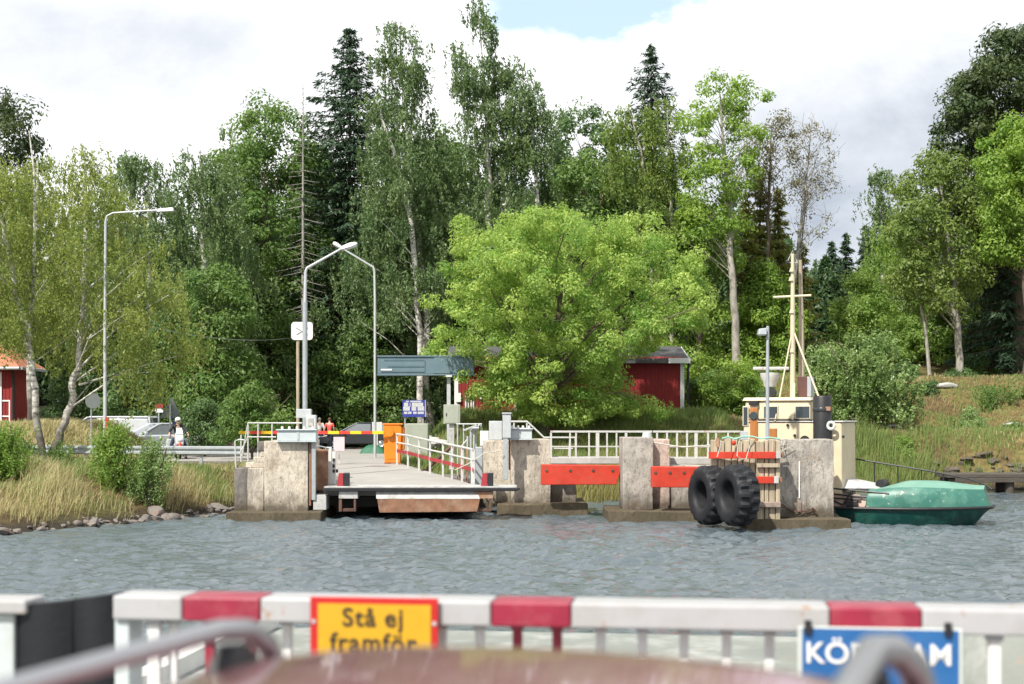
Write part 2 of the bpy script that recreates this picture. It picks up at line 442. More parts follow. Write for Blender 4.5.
M['alu'] = mat('roof_rail_aluminium', (0.38,0.385,0.40), 0.34, 0.05, 4, metal=0.85)
M['deck'] = mat('ferry_deck_paint', (0.20,0.215,0.195), 0.75, 0.16, 1.6, bump=0.3, bscale=30, dirt=(0.36,0.36,0.34), dirt_amt=0.8, dscale=1.6, rust=(0.26,0.19,0.14))
M['bark'] = mat('grey_brown_bark', (0.12,0.095,0.07), 0.9, 0.35, 3, bump=0.8, bscale=12, stretch=(3,3,0.7))
M['bark_pale'] = mat('pale_grey_bark', (0.30,0.28,0.24), 0.85, 0.3, 3, bump=0.6, bscale=12, stretch=(2,2,1), dirt=(0.12,0.10,0.08), dirt_amt=0.5)
M['bark_dead'] = mat('dead_grey_wood', (0.27,0.255,0.235), 0.9, 0.25, 4)
def birch_bark():
    m = mat('white_birch_bark', (0.55,0.53,0.48), 0.75, 0.12, 3, bump=0.4, bscale=9, stretch=(1,1,2.6), dirt=(0.045,0.04,0.035), dirt_amt=0.95, dscale=3.2)
    nt = m.node_tree; N, L = nt.nodes.new, nt.links.new; b = nt.nodes['Principled BSDF']
    old = b.inputs['Base Color'].links[0].from_socket
    tc = N('ShaderNodeTexCoord'); sp = N('ShaderNodeSeparateXYZ'); L(tc.outputs['Object'], sp.inputs[0])
    n = N('ShaderNodeTexNoise'); n.inputs['Scale'].default_value = 4.0; n.inputs['Detail'].default_value = 5; L(tc.outputs['Object'], n.inputs['Vector'])
    a = N('ShaderNodeMath'); a.operation = 'MULTIPLY_ADD'; L(n.outputs['Fac'], a.inputs[0]); a.inputs[1].default_value = 2.6; L(sp.outputs['Z'], a.inputs[2])
    r = N('ShaderNodeMapRange'); L(a.outputs[0], r.inputs['Value']); r.inputs['From Min'].default_value = 2.3; r.inputs['From Max'].default_value = 4.2
    x = N('ShaderNodeMix'); x.data_type = 'RGBA'; L(r.outputs[0], x.inputs['Factor']); x.inputs[6].default_value = (0.085,0.075,0.065,1); L(old, x.inputs[7])
    L(x.outputs[2], b.inputs['Base Color'])
    return m
M['birch_bark'] = birch_bark()
def planks(name, col, dark, w):
    m = mat(name, col, 0.8, 0.14, 1.2, stretch=(3,3,0.4), dirt=dark, dirt_amt=0.45, dscale=1.5)
    nt = m.node_tree; b = nt.nodes['Principled BSDF']; N, L = nt.nodes.new, nt.links.new
    tc = N('ShaderNodeTexCoord'); wv = N('ShaderNodeTexWave'); wv.bands_direction = 'X'; wv.wave_profile = 'SAW'
    wv.inputs['Scale'].default_value = 0.314/w*2*0.5; L(tc.outputs['Object'], wv.inputs['Vector'])
    r = N('ShaderNodeMapRange'); r.inputs['From Min'].default_value = 0.86; r.inputs['From Max'].default_value = 0.95; L(wv.outputs['Fac'], r.inputs['Value'])
    bp = N('ShaderNodeBump'); bp.invert = True; bp.inputs['Strength'].default_value = 0.9; bp.inputs['Distance'].default_value = 0.03
    L(r.outputs[0], bp.inputs['Height']); L(bp.outputs[0], b.inputs['Normal'])
    return m
M['falu'] = planks('falu_red_boards', (0.225,0.020,0.020), (0.15,0.014,0.014), 0.16)
M['conc'] = concrete('pier_concrete', (0.55,0.49,0.405), run=0.5, pit=0.75)
M['conc_grey'] = concrete('grey_pier_concrete', (0.38,0.35,0.31), run=0.7, pit=0.7)
M['conc_pink'] = concrete('pinkish_concrete', (0.46,0.36,0.31), run=0.3)
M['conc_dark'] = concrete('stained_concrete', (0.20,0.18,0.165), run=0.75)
M['foot'] = concrete('footing_concrete', (0.46,0.37,0.27), tide=(0.045,0.038,0.022), tide_z=0.78, run=0.3, pit=0.7)
M['slab'] = mat('walkway_slab', (0.40,0.39,0.37), 0.85, 0.15, 2, dirt=(0.2,0.19,0.17), dirt_amt=0.5)
M['road'] = mat('dusty_asphalt', (0.30,0.285,0.265), 0.92, 0.10, 0.8, bump=0.3, bscale=30, dirt=(0.23,0.22,0.205), dirt_amt=0.6, dscale=0.35)

LF = {
 'maple': leafmat('bright_ash_leaf', (0.088,0.168,0.034), (0.265,0.325,0.090), 0.48, 0.25),
 'birch': leafmat('birch_leaf', (0.060,0.100,0.040), (0.105,0.145,0.056), 0.36),
 'birch_dry': leafmat('yellowing_birch_leaf', (0.095,0.136,0.034), (0.185,0.205,0.062), 0.50),
 'birch_fresh': leafmat('fresh_birch_leaf', (0.09,0.155,0.030), (0.15,0.21,0.05), 0.46),
 'deep': leafmat('deep_green_leaf', (0.044,0.082,0.028), (0.078,0.124,0.040), 0.33),
 'mid': leafmat('mid_green_leaf', (0.055,0.105,0.026), (0.10,0.15,0.038), 0.40),
 'bright': leafmat('bright_green_leaf', (0.095,0.165,0.028), (0.165,0.23,0.045), 0.45),
 'olive': leafmat('olive_green_leaf', (0.072,0.112,0.026), (0.130,0.168,0.042), 0.42),
 'oak': leafmat('dark_oak_leaf', (0.024,0.044,0.015), (0.048,0.064,0.019), 0.30),
 'brown': leafmat('brownish_leaf', (0.075,0.072,0.036), (0.120,0.115,0.052), 0.35),
 'spruce': leafmat('spruce_needle', (0.019,0.040,0.022), (0.038,0.064,0.032), 0.15, 0.25),
 'larch': leafmat('olive_conifer_needle', (0.10,0.120,0.030), (0.185,0.180,0.05), 0.42, 0.25),
 'willow': leafmat('silvery_willow_leaf', (0.078,0.135,0.038), (0.17,0.225,0.085), 0.38, 0.5, 0.4),
 'grass_dry': leafmat('dry_grass_blade', (0.175,0.16,0.075), (0.30,0.265,0.15), 0.35, 0.2),
 'grass_green': leafmat('green_grass_blade', (0.065,0.105,0.028), (0.15,0.18,0.062), 0.38, 0.2),
 'grass_brown': leafmat('heath_grass_blade', (0.105,0.078,0.045), (0.18,0.145,0.065), 0.3, 0.2),
 'reed': leafmat('reed_blade', (0.095,0.105,0.038), (0.21,0.185,0.075), 0.35, 0.2),
}
# ------------------------------------------------------------------ terrain
def sstep(a, b, x):
    t = np.clip((x - a) / (b - a), 0, 1); return t*t*(3-2*t)
SHX = [-200,-80,-30,-20,-13.3,-11,-9.1,-7.5,-5,0,1.5,8,12,16,20,30,60,120,200]
SHY = [0,14,29,33.5,37.2,41.4,45.0,47.5,50,50.5,52,56,58,59.8,60.3,59,48,30,10]
def lump(X, Y, s, k=0.0):
    return (np.sin(X*1.3*s+k)*np.cos(Y*1.1*s+2*k) + 0.5*np.sin(X*2.9*s+Y*1.7*s+k) + 0.3*np.cos(Y*4.3*s-X*3.1*s+3*k)) / 1.8
def shore(X): return np.interp(X, SHX, SHY)
def ground(X, Y):
    X = np.asarray(X, float); Y = np.asarray(Y, float)
    t = Y - shore(X) + 0.5*lump(X, Y, 0.8, 1.0)
    left = 1 - sstep(-7, 0, X)
    w = 6.5*left + 4.0*(1-left)
    z = np.where(t < 0, np.maximum(-2.5, t*0.45), 1.29*sstep(0, 1, np.clip(t/w, 0, 1)**0.75))
    mound = 1.45*sstep(-15.6, -19.0, X)*sstep(51, 58.5, Y)*(1-sstep(66, 72, Y))
    house = 1.85*sstep(57.5, 63.5, Y)*sstep(-4.8, -2.2, X)*(1-sstep(9, 13, X)*0.4)
    hill = 3.9*sstep(1.5, 15.5, t)*sstep(8, 15, X)
    wood = 3.2*sstep(88, 125, Y) + 1.6*sstep(78, 90, Y)*sstep(-6, 0, X)
    rough = 0.10*lump(X, Y, 0.55, 0.3)*sstep(1, 5, t)*np.maximum(sstep(8, 12, X), 0.35*sstep(-16, -18, X))
    hillocks = 0.35*lump(X, Y, 0.22, 2.0)*sstep(3, 8, t)*sstep(10, 14, X)
    return z + np.maximum(np.maximum(mound, house), hill) + wood + rough + hillocks
def gz(x, y): return float(ground(np.array([x]), np.array([y]))[0])

def grid_mesh(name, xs, ys, zf):
    X, Y = np.meshgrid(xs, ys)
    Z = zf(X, Y)
    nx, ny = len(xs), len(ys)
    co = np.stack([X, Y, Z], -1).reshape(-1, 3).astype(np.float32)
    i = np.arange(ny-1)[:, None]*nx + np.arange(nx-1)[None, :]
    q = np.stack([i, i+1, i+nx+1, i+nx], -1).reshape(-1, 4)
    return raw_mesh(name, co, q)
def raw_mesh(name, co, faces, var=None):
    k = faces.shape[1]; n = len(faces)
    me = bpy.data.meshes.new(name)
    me.vertices.add(len(co)); me.vertices.foreach_set('co', np.ascontiguousarray(co, np.float32).ravel())
    me.loops.add(n*k); me.loops.foreach_set('vertex_index', np.ascontiguousarray(faces, np.int32).ravel())
    me.polygons.add(n)
    me.polygons.foreach_set('loop_start', np.arange(0, n*k, k, dtype=np.int32))
    me.polygons.foreach_set('loop_total', np.full(n, k, np.int32))
    if var is not None:
        a = me.attributes.new('var', 'FLOAT', 'FACE'); a.data.foreach_set('value', var.astype(np.float32))
    me.update(calc_edges=True)
    return me
def steps(marks):
    out = []
    for a, b, s in marks: out += list(np.arange(a, b, s))
    return np.array(out + [marks[-1][1]])

def ground_mat():
    m = bpy.data.materials.new('bank_earth_and_turf'); m.use_nodes = True
    nt = m.node_tree; N, L = nt.nodes.new, nt.links.new
    b = nt.nodes['Principled BSDF']; b.inputs['Roughness'].default_value = 0.95; b.inputs['Specular IOR Level'].default_value = 0.15
    geo = N('ShaderNodeNewGeometry')
    def noise(sc, det=6, ro=0.65):
        n = N('ShaderNodeTexNoise'); n.inputs['Scale'].default_value = sc; n.inputs['Detail'].default_value = det; n.inputs['Roughness'].default_value = ro
        L(geo.outputs['Position'], n.inputs['Vector']); return n.outputs['Fac']
    def ramp(v, stops):
        r = N('ShaderNodeValToRGB'); L(v, r.inputs[0]); e = r.color_ramp.elements
        while len(e) < len(stops): e.new(0.5)
        for el_, (p, c) in zip(e, stops): el_.position = p; el_.color = (*c, 1)
        return r.outputs[0]
    c = ramp(noise(0.45), [(0.30, (0.09,0.12,0.03)), (0.42, (0.20,0.175,0.065)), (0.52, (0.19,0.135,0.06)), (0.60, (0.13,0.09,0.045)), (0.70, (0.10,0.13,0.035))])
    c2 = ramp(noise(2.6), [(0.35, (0.45,0.45,0.45)), (0.65, (1.15,1.15,1.15))])
    x = N('ShaderNodeMix'); x.data_type = 'RGBA'; x.blend_type = 'MULTIPLY'; x.inputs['Factor'].default_value = 0.8
    L(c, x.inputs[6]); L(c2, x.inputs[7])
    sp = N('ShaderNodeSeparateXYZ'); L(geo.outputs['Position'], sp.inputs[0])
    r = N('ShaderNodeMapRange'); L(sp.outputs['Z'], r.inputs['Value']); r.inputs['From Min'].default_value = 0.12; r.inputs['From Max'].default_value = 0.5
    y = N('ShaderNodeMix'); y.data_type = 'RGBA'; L(r.outputs[0], y.inputs['Factor']); y.inputs[6].default_value = (0.05,0.042,0.032,1); L(x.outputs[2], y.inputs[7])
    # the forest floor behind is brown litter
    r2 = N('ShaderNodeMapRange'); L(sp.outputs['Y'], r2.inputs['Value']); r2.inputs['From Min'].default_value = 78; r2.inputs['From Max'].default_value = 90
    y2 = N('ShaderNodeMix'); y2.data_type = 'RGBA'; L(r2.outputs[0], y2.inputs['Factor']); L(y.outputs[2], y2.inputs[6]); y2.inputs[7].default_value = (0.045,0.045,0.022,1)
    L(y2.outputs[2], b.inputs['Base Color'])
    bp = N('ShaderNodeBump'); bp.inputs['Strength'].default_value = 1.0; bp.inputs['Distance'].default_value = 0.12
    L(noise(5.0, 8, 0.75), bp.inputs['Height']); L(bp.outputs[0], b.inputs['Normal'])
    return m
gx = steps([(-1500,-200,260), (-200,-60,20), (-60,-26,2.0), (-26,26,0.4), (26,60,2.0), (60,200,20), (200,1500,260)])
gy = steps([(-900,-60,210), (-60,30,6), (30,82,0.4), (82,140,2.0), (140,400,26), (400,3000,520)])
land = grid_mesh('ground', gx, gy, ground); smooth(land, 180)
setting(link('ground', land, ground_mat()))

# ------------------------------------------------------------------ water
def waves(X, Y):
    r = np.random.default_rng(3)
    Z = np.zeros_like(X)
    wind = R(262)                       # the chop runs towards the camera and a little across
    for i in range(60):
        lam = 0.14 * (1.2/0.14)**(i/59.0)
        a = 0.0125 * lam**0.85
        th = wind + r.normal(0, 0.50)
        k = 2*math.pi/lam
        ph = k*(X*math.cos(th) + Y*math.sin(th)) + r.uniform(0, 6.28)
        s = np.sin(ph)
        Z += a*(s + 0.25*np.cos(2*ph))
    gust = 0.72 + 0.42*lump(X, Y, 0.33, 0.7) 
    fade = 1 - sstep(70, 110, np.hypot(X, Y))
    near = sstep(0.0, 1.0, 1.0)
    return Z*np.clip(gust, 0.3, 1.3)*fade*near
wxs = steps([(-1500,-120,276), (-120,-30,15), (-30,-20,0.6), (-20,20,0.085), (20,34,0.5), (34,120,14), (120,1500,276)])
wys = steps([(-1200,-40,232), (-40,8,8), (8,22,0.3), (22,46,0.075), (46,64,0.3), (64,100,6)])
wm = bpy.data.materials.new('sea_water'); wm.use_nodes = True
def water_mat(m):
    nt = m.node_tree; N, L = nt.nodes.new, nt.links.new
    b = nt.nodes['Principled BSDF']
    b.inputs['Base Color'].default_value = (0.080, 0.102, 0.115, 1)  # base colour lifted to stand in for unresolved wave glints
    b.inputs['Roughness'].default_value = 0.04; b.inputs['IOR'].default_value = 1.36; b.inputs['Specular IOR Level'].default_value = 0.8
    geo = N('ShaderNodeNewGeometry')
    mp = N('ShaderNodeMapping'); mp.inputs['Scale'].default_value = (0.65, 1.0, 1.0); L(geo.outputs['Position'], mp.inputs[0])
    n = N('ShaderNodeTexNoise'); n.inputs['Scale'].default_value = 5.5; n.inputs['Detail'].default_value = 6; n.inputs['Roughness'].default_value = 0.6
    L(mp.outputs[0], n.inputs['Vector'])
    bp = N('ShaderNodeBump'); bp.inputs['Strength'].default_value = 1.0; bp.inputs['Distance'].default_value = 0.075
    L(n.outputs['Fac'], bp.inputs['Height']); L(bp.outputs[0], b.inputs['Normal'])
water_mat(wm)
sea = grid_mesh('water', wxs, wys, waves); smooth(sea, 180)
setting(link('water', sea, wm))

# ------------------------------------------------------------------ road and parking ground
def sheet(name, poly, m, lift=0.012, n=1):
    bm = bmesh.new()
    f = bm.faces.new([bm.verts.new((x, y, 0)) for x, y in poly])
    bmesh.ops.triangulate(bm, faces=[f])
    for _ in range(4): bmesh.ops.subdivide_edges(bm, edges=bm.edges, cuts=1, use_grid_fill=True)
    for v in bm.verts: v.co.z = max(1.30, gz(v.co.x, v.co.y)) + lift
    me = bpy.data.meshes.new(name); bm.to_mesh(me); bm.free()
    return setting(link(name, me, m))
sheet('road', [(-9.6,52.6),(-4.1,53.4),(-4.3,58),(-5.0,66),(-4.8,86),(-30,86),(-30,66.5),(-15.6,65.5),(-15.6,55.2),(-12.5,53.0)], M['road'])

# ------------------------------------------------------------------ grass (nobody could count it)
def blades(name, x, y, z, h, w, lean, m, r):
    n = len(x)
    a = r.uniform(0, 2*np.pi, n); la = r.normal(R(35), 0.9, n)
    ux, uy = np.cos(a)*w/2, np.sin(a)*w/2
    lx, ly = np.cos(la)*lean*h, np.sin(la)*lean*h
    b0 = np.stack([x-ux, y-uy, z-0.03], -1); b1 = np.stack([x+ux, y+uy, z-0.03], -1)
    m0 = np.stack([x-ux*.75+lx*.35, y-uy*.75+ly*.35, z+h*.58], -1); m1 = np.stack([x+ux*.75+lx*.35, y+uy*.75+ly*.35, z+h*.58], -1)
    t0 = np.stack([x+lx, y+ly, z+h*np.sqrt(np.maximum(0.2, 1-lean**2*0.6))], -1)
    t1 = t0 + np.stack([ux*.25, uy*.25, 0*ux], -1)
    co = np.stack([b0, b1, m1, m0, t1, t0], 1).reshape(-1, 3)
    i = np.arange(n)[:, None]*6
    q = np.concatenate([i + np.array([[0,1,2,3]]), i + np.array([[3,2,4,5]])], 0)
    v = np.clip(r.beta(2, 2, n) + 0.25*lump(x, y, 0.7, 5), 0, 1)
    return raw_mesh(name, co, q, np.concatenate([v, v]))
def scatter(n, x0, x1, y0, y1, r, keep):
    x = r.uniform(x0, x1, n); y = r.uniform(y0, y1, n)
    k = keep(x, y)
    return x[k], y[k]
def grass(name, label, n, box, keep, h, w, m, seed, lean=(0.1, 0.6), low=0.0):
    r = np.random.default_rng(seed)
    x, y = scatter(n, *box, r, lambda x, y: keep(x, y, r))
    z = ground(x, y)
    clump = 0.55 + 0.6*np.clip(0.5+lump(x, y, 0.9, seed)*0.9, 0, 1)
    hh = r.uniform(h[0], h[1], len(x))*clump*(1 - low*sstep(45.5, 48.5, y))
    me = blades(name, x, y, z, hh, r.uniform(w[0], w[1], len(x)), r.uniform(lean[0], lean[1], len(x)), m, r)
    o = link(name, me, m); o['kind'] = 'stuff'; o['label'] = label
    return o
def off_bush(x, y):
    k = np.ones(len(x), bool)
    for bx, by, rx, ry in ((-12.15, 42.9, .85, .8), (-11.0, 42.8, .8, .8), (-15.1, 41.6, .8, .8)):
        k &= ((x-bx)/rx)**2 + ((y-by)/ry)**2 > 1
    return k
def bank_l(x, y, r):
    t = y - shore(x)
    dens = np.clip(0.55+lump(x, y, 0.75, 4)*0.6, 0.10, 1)*sstep(0.5, 2.0, t + 0.8*lump(x, y, 1.3, 2))
    return off_bush(x, y) & (t > 0.3) & (y < 52.2) & (r.uniform(0, 1, len(x)) < dens) & ~((x > -8.9) & (y > 41) & (x < 1.0))
grass('dry_grass', 'tall straw coloured grass on the left bank', 80000, (-24,-6,36,52.4), bank_l, (0.25,0.75), (0.009,0.024), LF['grass_dry'], 11, (0.1,0.85), low=0.65)
def bank_g(x, y, r):
    t = y - shore(x)
    return off_bush(x, y) & (t > 1.2) & (y < 52) & (lump(x, y, 0.6, 9) + r.normal(0, 0.35, len(x)) > 0.15) & ~((x > -8.9) & (y > 41) & (x < 1.0))
grass('green_grass', 'green grass among the dry grass on the left bank', 60000, (-24,-6,36,52), bank_g, (0.2,0.6), (0.012,0.03), LF['grass_green'], 12, (0.1,0.8), low=0.6)
grass('mound_grass', 'mown yellowish grass on the mound by the red cottage', 36000, (-27,-15.8,52,66), lambda x, y, r: r.uniform(0,1,len(x)) < sstep(-15.4, -16.6, x), (0.12,0.38), (0.02,0.045), LF['grass_dry'], 13)
grass('roadside_grass', 'rank grass beside the ramp and below the red house', 42000, (-4.6,9.5,50.6,66), lambda x, y, r: (y - shore(x) > -0.2) & (x > -4.3 - (y-53)*0.03), (0.15,0.5), (0.015,0.04), LF['grass_green'], 14)
grass('reeds', 'pale reeds standing in the shallows behind the walkway', 30000, (0.4,15.5,50.5,57.5), lambda x, y, r: (np.abs(y - shore(x) + 0.2) < 1.5 + 0.6*lump(x, y, 0.6, 3)) , (0.9,1.75), (0.015,0.035), LF['reed'], 15, (0.05,0.35))
grass('hill_reeds', 'tall pale green reeds at the foot of the right slope', 26000, (9,22,56,64), lambda x, y, r: (y - shore(x) > -0.8) & (y - shore(x) < 3.4 + lump(x, y, 0.5, 1)) & (r.uniform(0,1,len(x)) < 1-sstep(15.5, 19.5, x)*0.85), (0.3,1.0), (0.012,0.035), LF['grass_green'], 16, (0.05,0.4))
grass('heath_grass', 'brown heath grass on the right slope', 60000, (9,42,60,80), lambda x, y, r: (y - shore(x) > 2.2) & (lump(x, y, 0.5, 6) + r.normal(0, 0.35, len(x)) > -0.15), (0.06,0.22), (0.02,0.05), LF['grass_brown'], 17)
grass('yellow_grass', 'yellow turf patches on the right slope', 36000, (9,42,60,80), lambda x, y, r: (y - shore(x) > 2.0) & (lump(x, y, 0.42, 12) + r.normal(0, 0.25, len(x)) > 0.35), (0.05,0.20), (0.025,0.055), LF['grass_dry'], 18)
grass('slope_grass', 'green turf patches on the right slope', 70000, (9,42,60,82), lambda x, y, r: (y - shore(x) > 2.0) & (lump(x, y, 0.33, 21) + r.normal(0, 0.25, len(x)) > 0.0), (0.08,0.28), (0.025,0.055), LF['grass_green'], 19)

# ------------------------------------------------------------------ shore stones
def stone_mesh(r, s):
    bm = bmesh.new(); bmesh.ops.create_icosphere(bm, subdivisions=3, radius=1.0)
    k = r.uniform(0, 9, 3); fl = r.uniform(0.45, 0.8); el_ = r.uniform(0.8, 1.6)
    planes = [Vector(r.normal(0, 1, 3)).normalized() for _ in range(7)]
    for v in bm.verts:
        p = v.co.copy()
        for pl in planes:
            dd = p.dot(pl) - 0.52
            if dd > 0: p -= pl*dd*0.95
        q = 1 + 0.10*math.sin(3*p.x+k[0]) + 0.08*math.sin(4*p.y+k[1])
        v.co = Vector((p.x*el_, p.y, p.z*fl))*q*s
    me = bpy.data.meshes.new('shore_stone'); bm.to_mesh(me); bm.free(); smooth(me, 22)
    me.materials.append(M['stone'])
    return me
def stones():
    r = np.random.default_rng(5)
    protos = [stone_mesh(r, 1.0) for _ in range(9)]
    n = 0
    for i in range(280):
        x = r.uniform(-17.5, -8.0); t = r.uniform(-0.5, 1.0)
        y = float(shore(np.array([x]))[0]) + t - 0.2
        if x > -8.6 and y < 45.4: continue
        s = float(np.exp(r.normal(math.log(0.10), 0.45)))
        o = bpy.data.objects.new('shore_stone', protos[i % 9]); COL.objects.link(o)
        o.location = (x, y, gz(x, y) + 0.25*s); o.scale = (s, s, s); o.rotation_euler = (r.normal(0, .2), r.normal(0, .2), r.uniform(0, 6.28))
        tag(o, 'angular grey to rust brown stone lying along the left waterline', 'stone', 'stones along the left shore')
    dark = [p.copy() for p in protos[:5]]
    for p in dark: p.materials.clear(); p.materials.append(M['stone_dark'])
    for i in range(40):
        x = r.uniform(17.5, 23.5); t = r.uniform(-0.6, 1.4)
        y = float(shore(np.array([x]))[0]) + t
        s = float(np.exp(r.normal(math.log(0.17), 0.4)))
        o = bpy.data.objects.new('shore_stone', dark[i % 5]); COL.objects.link(o)
        o.location = (x, y, gz(x, y) + 0.25*s); o.scale = (s, s, s); o.rotation_euler = (r.normal(0, .2), r.normal(0, .2), r.uniform(0, 6.28))
        tag(o, 'dark brown stone on the right shore beneath the timber jetty', 'stone', 'stones under the jetty')
    # pale boulders piled behind the ramp railing
    pale = [p.copy() for p in protos[:5]]
    for p in pale: p.materials.clear(); p.materials.append(M['stone_pale'])
    for i in range(26):
        px = r.uniform(398, 440); d = r.uniform(59.0, 60.2)
        s = float(r.uniform(0.22, 0.5)); x = wx(px, d)
        o = bpy.data.objects.new('pale_boulder', pale[i % 5]); COL.objects.link(o)
        o.location = (x, d, max(gz(x, d), 1.3) + s*0.3 + (0.35 if i % 2 else 0.0)); o.scale = (s, s, s); o.rotation_euler = (0, 0, r.uniform(0, 6.28))
        tag(o, 'pale grey boulder in the heap behind the ramp railing', 'boulder', 'boulders heaped below the red house')
    for (px, py, d, s) in ((940, 391, 73, 0.7), (887, 424, 66.5, 0.55), (962, 432, 66, 0.35), (1010, 425, 67, 0.4)):
        x = wx(px, d)
        o = bpy.data.objects.new('rock_outcrop', pale[0]); COL.objects.link(o)
        o.location = (x, d, gz(x, d) + 0.05); o.scale = (s*1.6, s, s*0.5)
        tag(o, {940: 'flat pale rock near the top of the right slope', 887: 'flat pale rock in yellow turf halfway up the right slope', 962: 'small grey rock low on the brown right slope', 1010: 'small grey rock on the slope at the far right edge'}[px], 'rock')
stones()
# ------------------------------------------------------------------ trees
def leaf_mesh(name, c, n, t, size, asp, var):
    """diamond leaves: centres c, normals n, long axis hint t"""
    n = n/np.linalg.norm(n, axis=1, keepdims=True)
    u = t - n*np.sum(t*n, 1, keepdims=True)
    u /= np.maximum(np.linalg.norm(u, axis=1, keepdims=True), 1e-6)
    v = np.cross(n, u)
    su = (size/2)[:, None]; sv = su*asp
    co = np.stack([c-u*su, c+v*sv, c+u*su, c-v*sv], 1).reshape(-1, 3)
    q = (np.arange(len(c))[:, None]*4 + np.array([[0,1,2,3]]))
    return raw_mesh(name, co, q, var)
def unit(r, n):
    a = r.normal(0, 1, (n, 3)); return a/np.linalg.norm(a, axis=1, keepdims=True)

def tree(label, d, trunk, prof, kind, leaf, bark, clumps=120, per=90, size=0.22, cs=0.8, seed=0, name='tree', cat='tree', group=None,
         extra=(), shell=0.42, limbs=None, depth=0.85, base_r=None, grounded=True):
    """trunk: [(px, py, radius m)] from the foot up; prof: [(py, px of the middle, half width px)] from the top down.
    All read at distance d, so the tree gets its real place and size."""
    r = np.random.default_rng(100+seed)
    if limbs is None: limbs = 0.16 if kind == 'birch' else 0.4
    k = d/F
    tp = [Vector((wx(a, d), d + (0.02*i*r.normal(0, 1)), wz(b, d))) for i, (a, b, _) in enumerate(trunk)]
    tr = [q for _, _, q in trunk]
    foot = Vector((tp[0].x, d, gz(tp[0].x, d)))
    if grounded and tp[0].z > foot.z - 0.1:
        tp.insert(0, foot - Vector((0, 0, 0.15))); tr.insert(0, tr[0]*1.25)
    root = thing(name, label, cat, foot, group)
    # finer trunk with a slight wander
    pts, rad = [], []
    for i in range(len(tp)-1):
        m = 5
        for j in range(m):
            f = j/m; q = tp[i].lerp(tp[i+1], f)
            w = tr[i]*(1-f)+tr[i+1]*f
            if i or j: q = q + Vector((r.normal(0, .35)*w, r.normal(0, .35)*w, 0))
            pts.append(q); rad.append(w)
    pts.append(tp[-1]); rad.append(tr[-1])
    tm = MB().tube(pts, rad, 9)
    for (poly, ra, rb) in extra:                  # further stems or bare limbs seen in the photo
        q = [Vector((wx(a, d), d + 0.1, wz(b, d))) for a, b in poly]
        tm.tube(q, list(np.linspace(ra, rb, len(q))), 6)
    py = np.array([p[0] for p in prof], float); pc = np.array([p[1] for p in prof], float); ph = np.array([p[2] for p in prof], float)
    # clump centres
    grid = np.linspace(py[0], py[-1], 200); wgt = np.interp(grid, py, ph) + 2.0
    pyy = r.choice(grid, clumps, p=wgt/wgt.sum()) + r.normal(0, 1, clumps)
    hw = np.interp(pyy, py, ph)*k; cx = wx(np.interp(pyy, py, pc), d)
    ang = r.uniform(0, 2*np.pi, clumps); rr = r.uniform(0, 1, clumps)**shell
    lob = 1 + 0.22*np.sin(ang*3 + pyy*0.05 + seed) + 0.14*np.sin(ang*5 - pyy*0.09)
    cen = np.stack([cx + np.cos(ang)*rr*hw*np.minimum(lob, 1.15), d + np.sin(ang)*rr*hw*depth*lob, wz(pyy, d)], -1)
    # limbs from the trunk to some clumps
    tz = np.array([p.z for p in pts]); order = np.argsort(tz)
    tzs = tz[order]; txs = np.array([p.x for p in pts])[order]; tys = np.array([p.y for p in pts])[order]; trs = np.array(rad)[order]
    for i in range(clumps):
        if r.uniform() > limbs: continue
        c = Vector(cen[i]); ho = math.hypot(c.x-np.interp(c.z, tzs, txs), c.y-np.interp(c.z, tzs, tys))
        z0 = max(tzs[0]+ (tzs[-1]-tzs[0])*0.2, min(c.z - ho*0.75 - 0.3, tzs[-1]-0.1))
        a = Vector((np.interp(z0, tzs, txs), np.interp(z0, tzs, tys), z0))
        rb = min(0.4*np.interp(z0, tzs, trs), 0.012+0.009*ho)
        mid = a.lerp(c, 0.5) + Vector((r.normal(0,.1*ho), r.normal(0,.1*ho), 0.10*ho))
        tm.tube([a, mid, c], [rb, rb*0.6, rb*0.25], 5, caps=False)
    if kind == 'bare':
        for i in range(clumps):
            c = Vector(cen[i])
            for _ in range(3):
                e = c + Vector(r.normal(0, 0.5, 3)) + Vector((0,0,0.35))
                tm.tube([c, c.lerp(e, .5)+Vector(r.normal(0,.08,3)), e], [0.014, 0.010, 0.006], 4, caps=False)
    build('trunk', tm, bark, root, sm=True)
    if per <= 0: return root
    per = int(per*(1.9 if leaf is not LF['birch_dry'] else 1.2)); n = clumps*per
    ci = np.repeat(np.arange(clumps), per)
    s = (cs*r.uniform(0.6, 1.35, clumps))[ci]
    if kind == 'shoots':
        # upright leafy shoots rising out of each clump
        ns = max(3, per//16); st = r.integers(0, ns, n)
        off = unit(r, clumps*ns)*(r.uniform(0, 1, (clumps*ns, 1))**0.5); off[:, 2] *= 0.5
        si = ci*ns + st; f = r.uniform(0, 1, n)
        ln = r.uniform(0.35, 0.95, clumps*ns); sx = r.normal(0.10, 0.22, clumps*ns); sy = r.normal(0, 0.2, clumps*ns)
        c = cen[ci] + off[si]*s[:, None]
        c[:, 2] += (f - 0.45)*ln[si]; c[:, 0] += sx[si]*f; c[:, 1] += sy[si]*f
        c += r.normal(0, 0.035, (n, 3))*(1.3-f)[:, None]
        nrm = r.normal(0, 0.8, (n, 3)) + np.array([0, -0.1, 0.7])
        t = r.normal(0, 0.8, (n, 3)) + np.array([0, 0, 0.7])
    elif kind in ('birch', 'willow_tree'):
        # hanging sprays: leaves strung along twigs that droop from points of the clump
        ns = max(3, per//14); st = r.integers(0, ns, n)
        off = unit(r, clumps*ns)*(r.uniform(0, 1, (clumps*ns, 1))**0.5); off[:, 2] *= 0.7
        ln = r.uniform(0.5, 1.7, clumps*ns)*(1.7 if kind == 'willow_tree' else 1.0)
        si = ci*ns + st
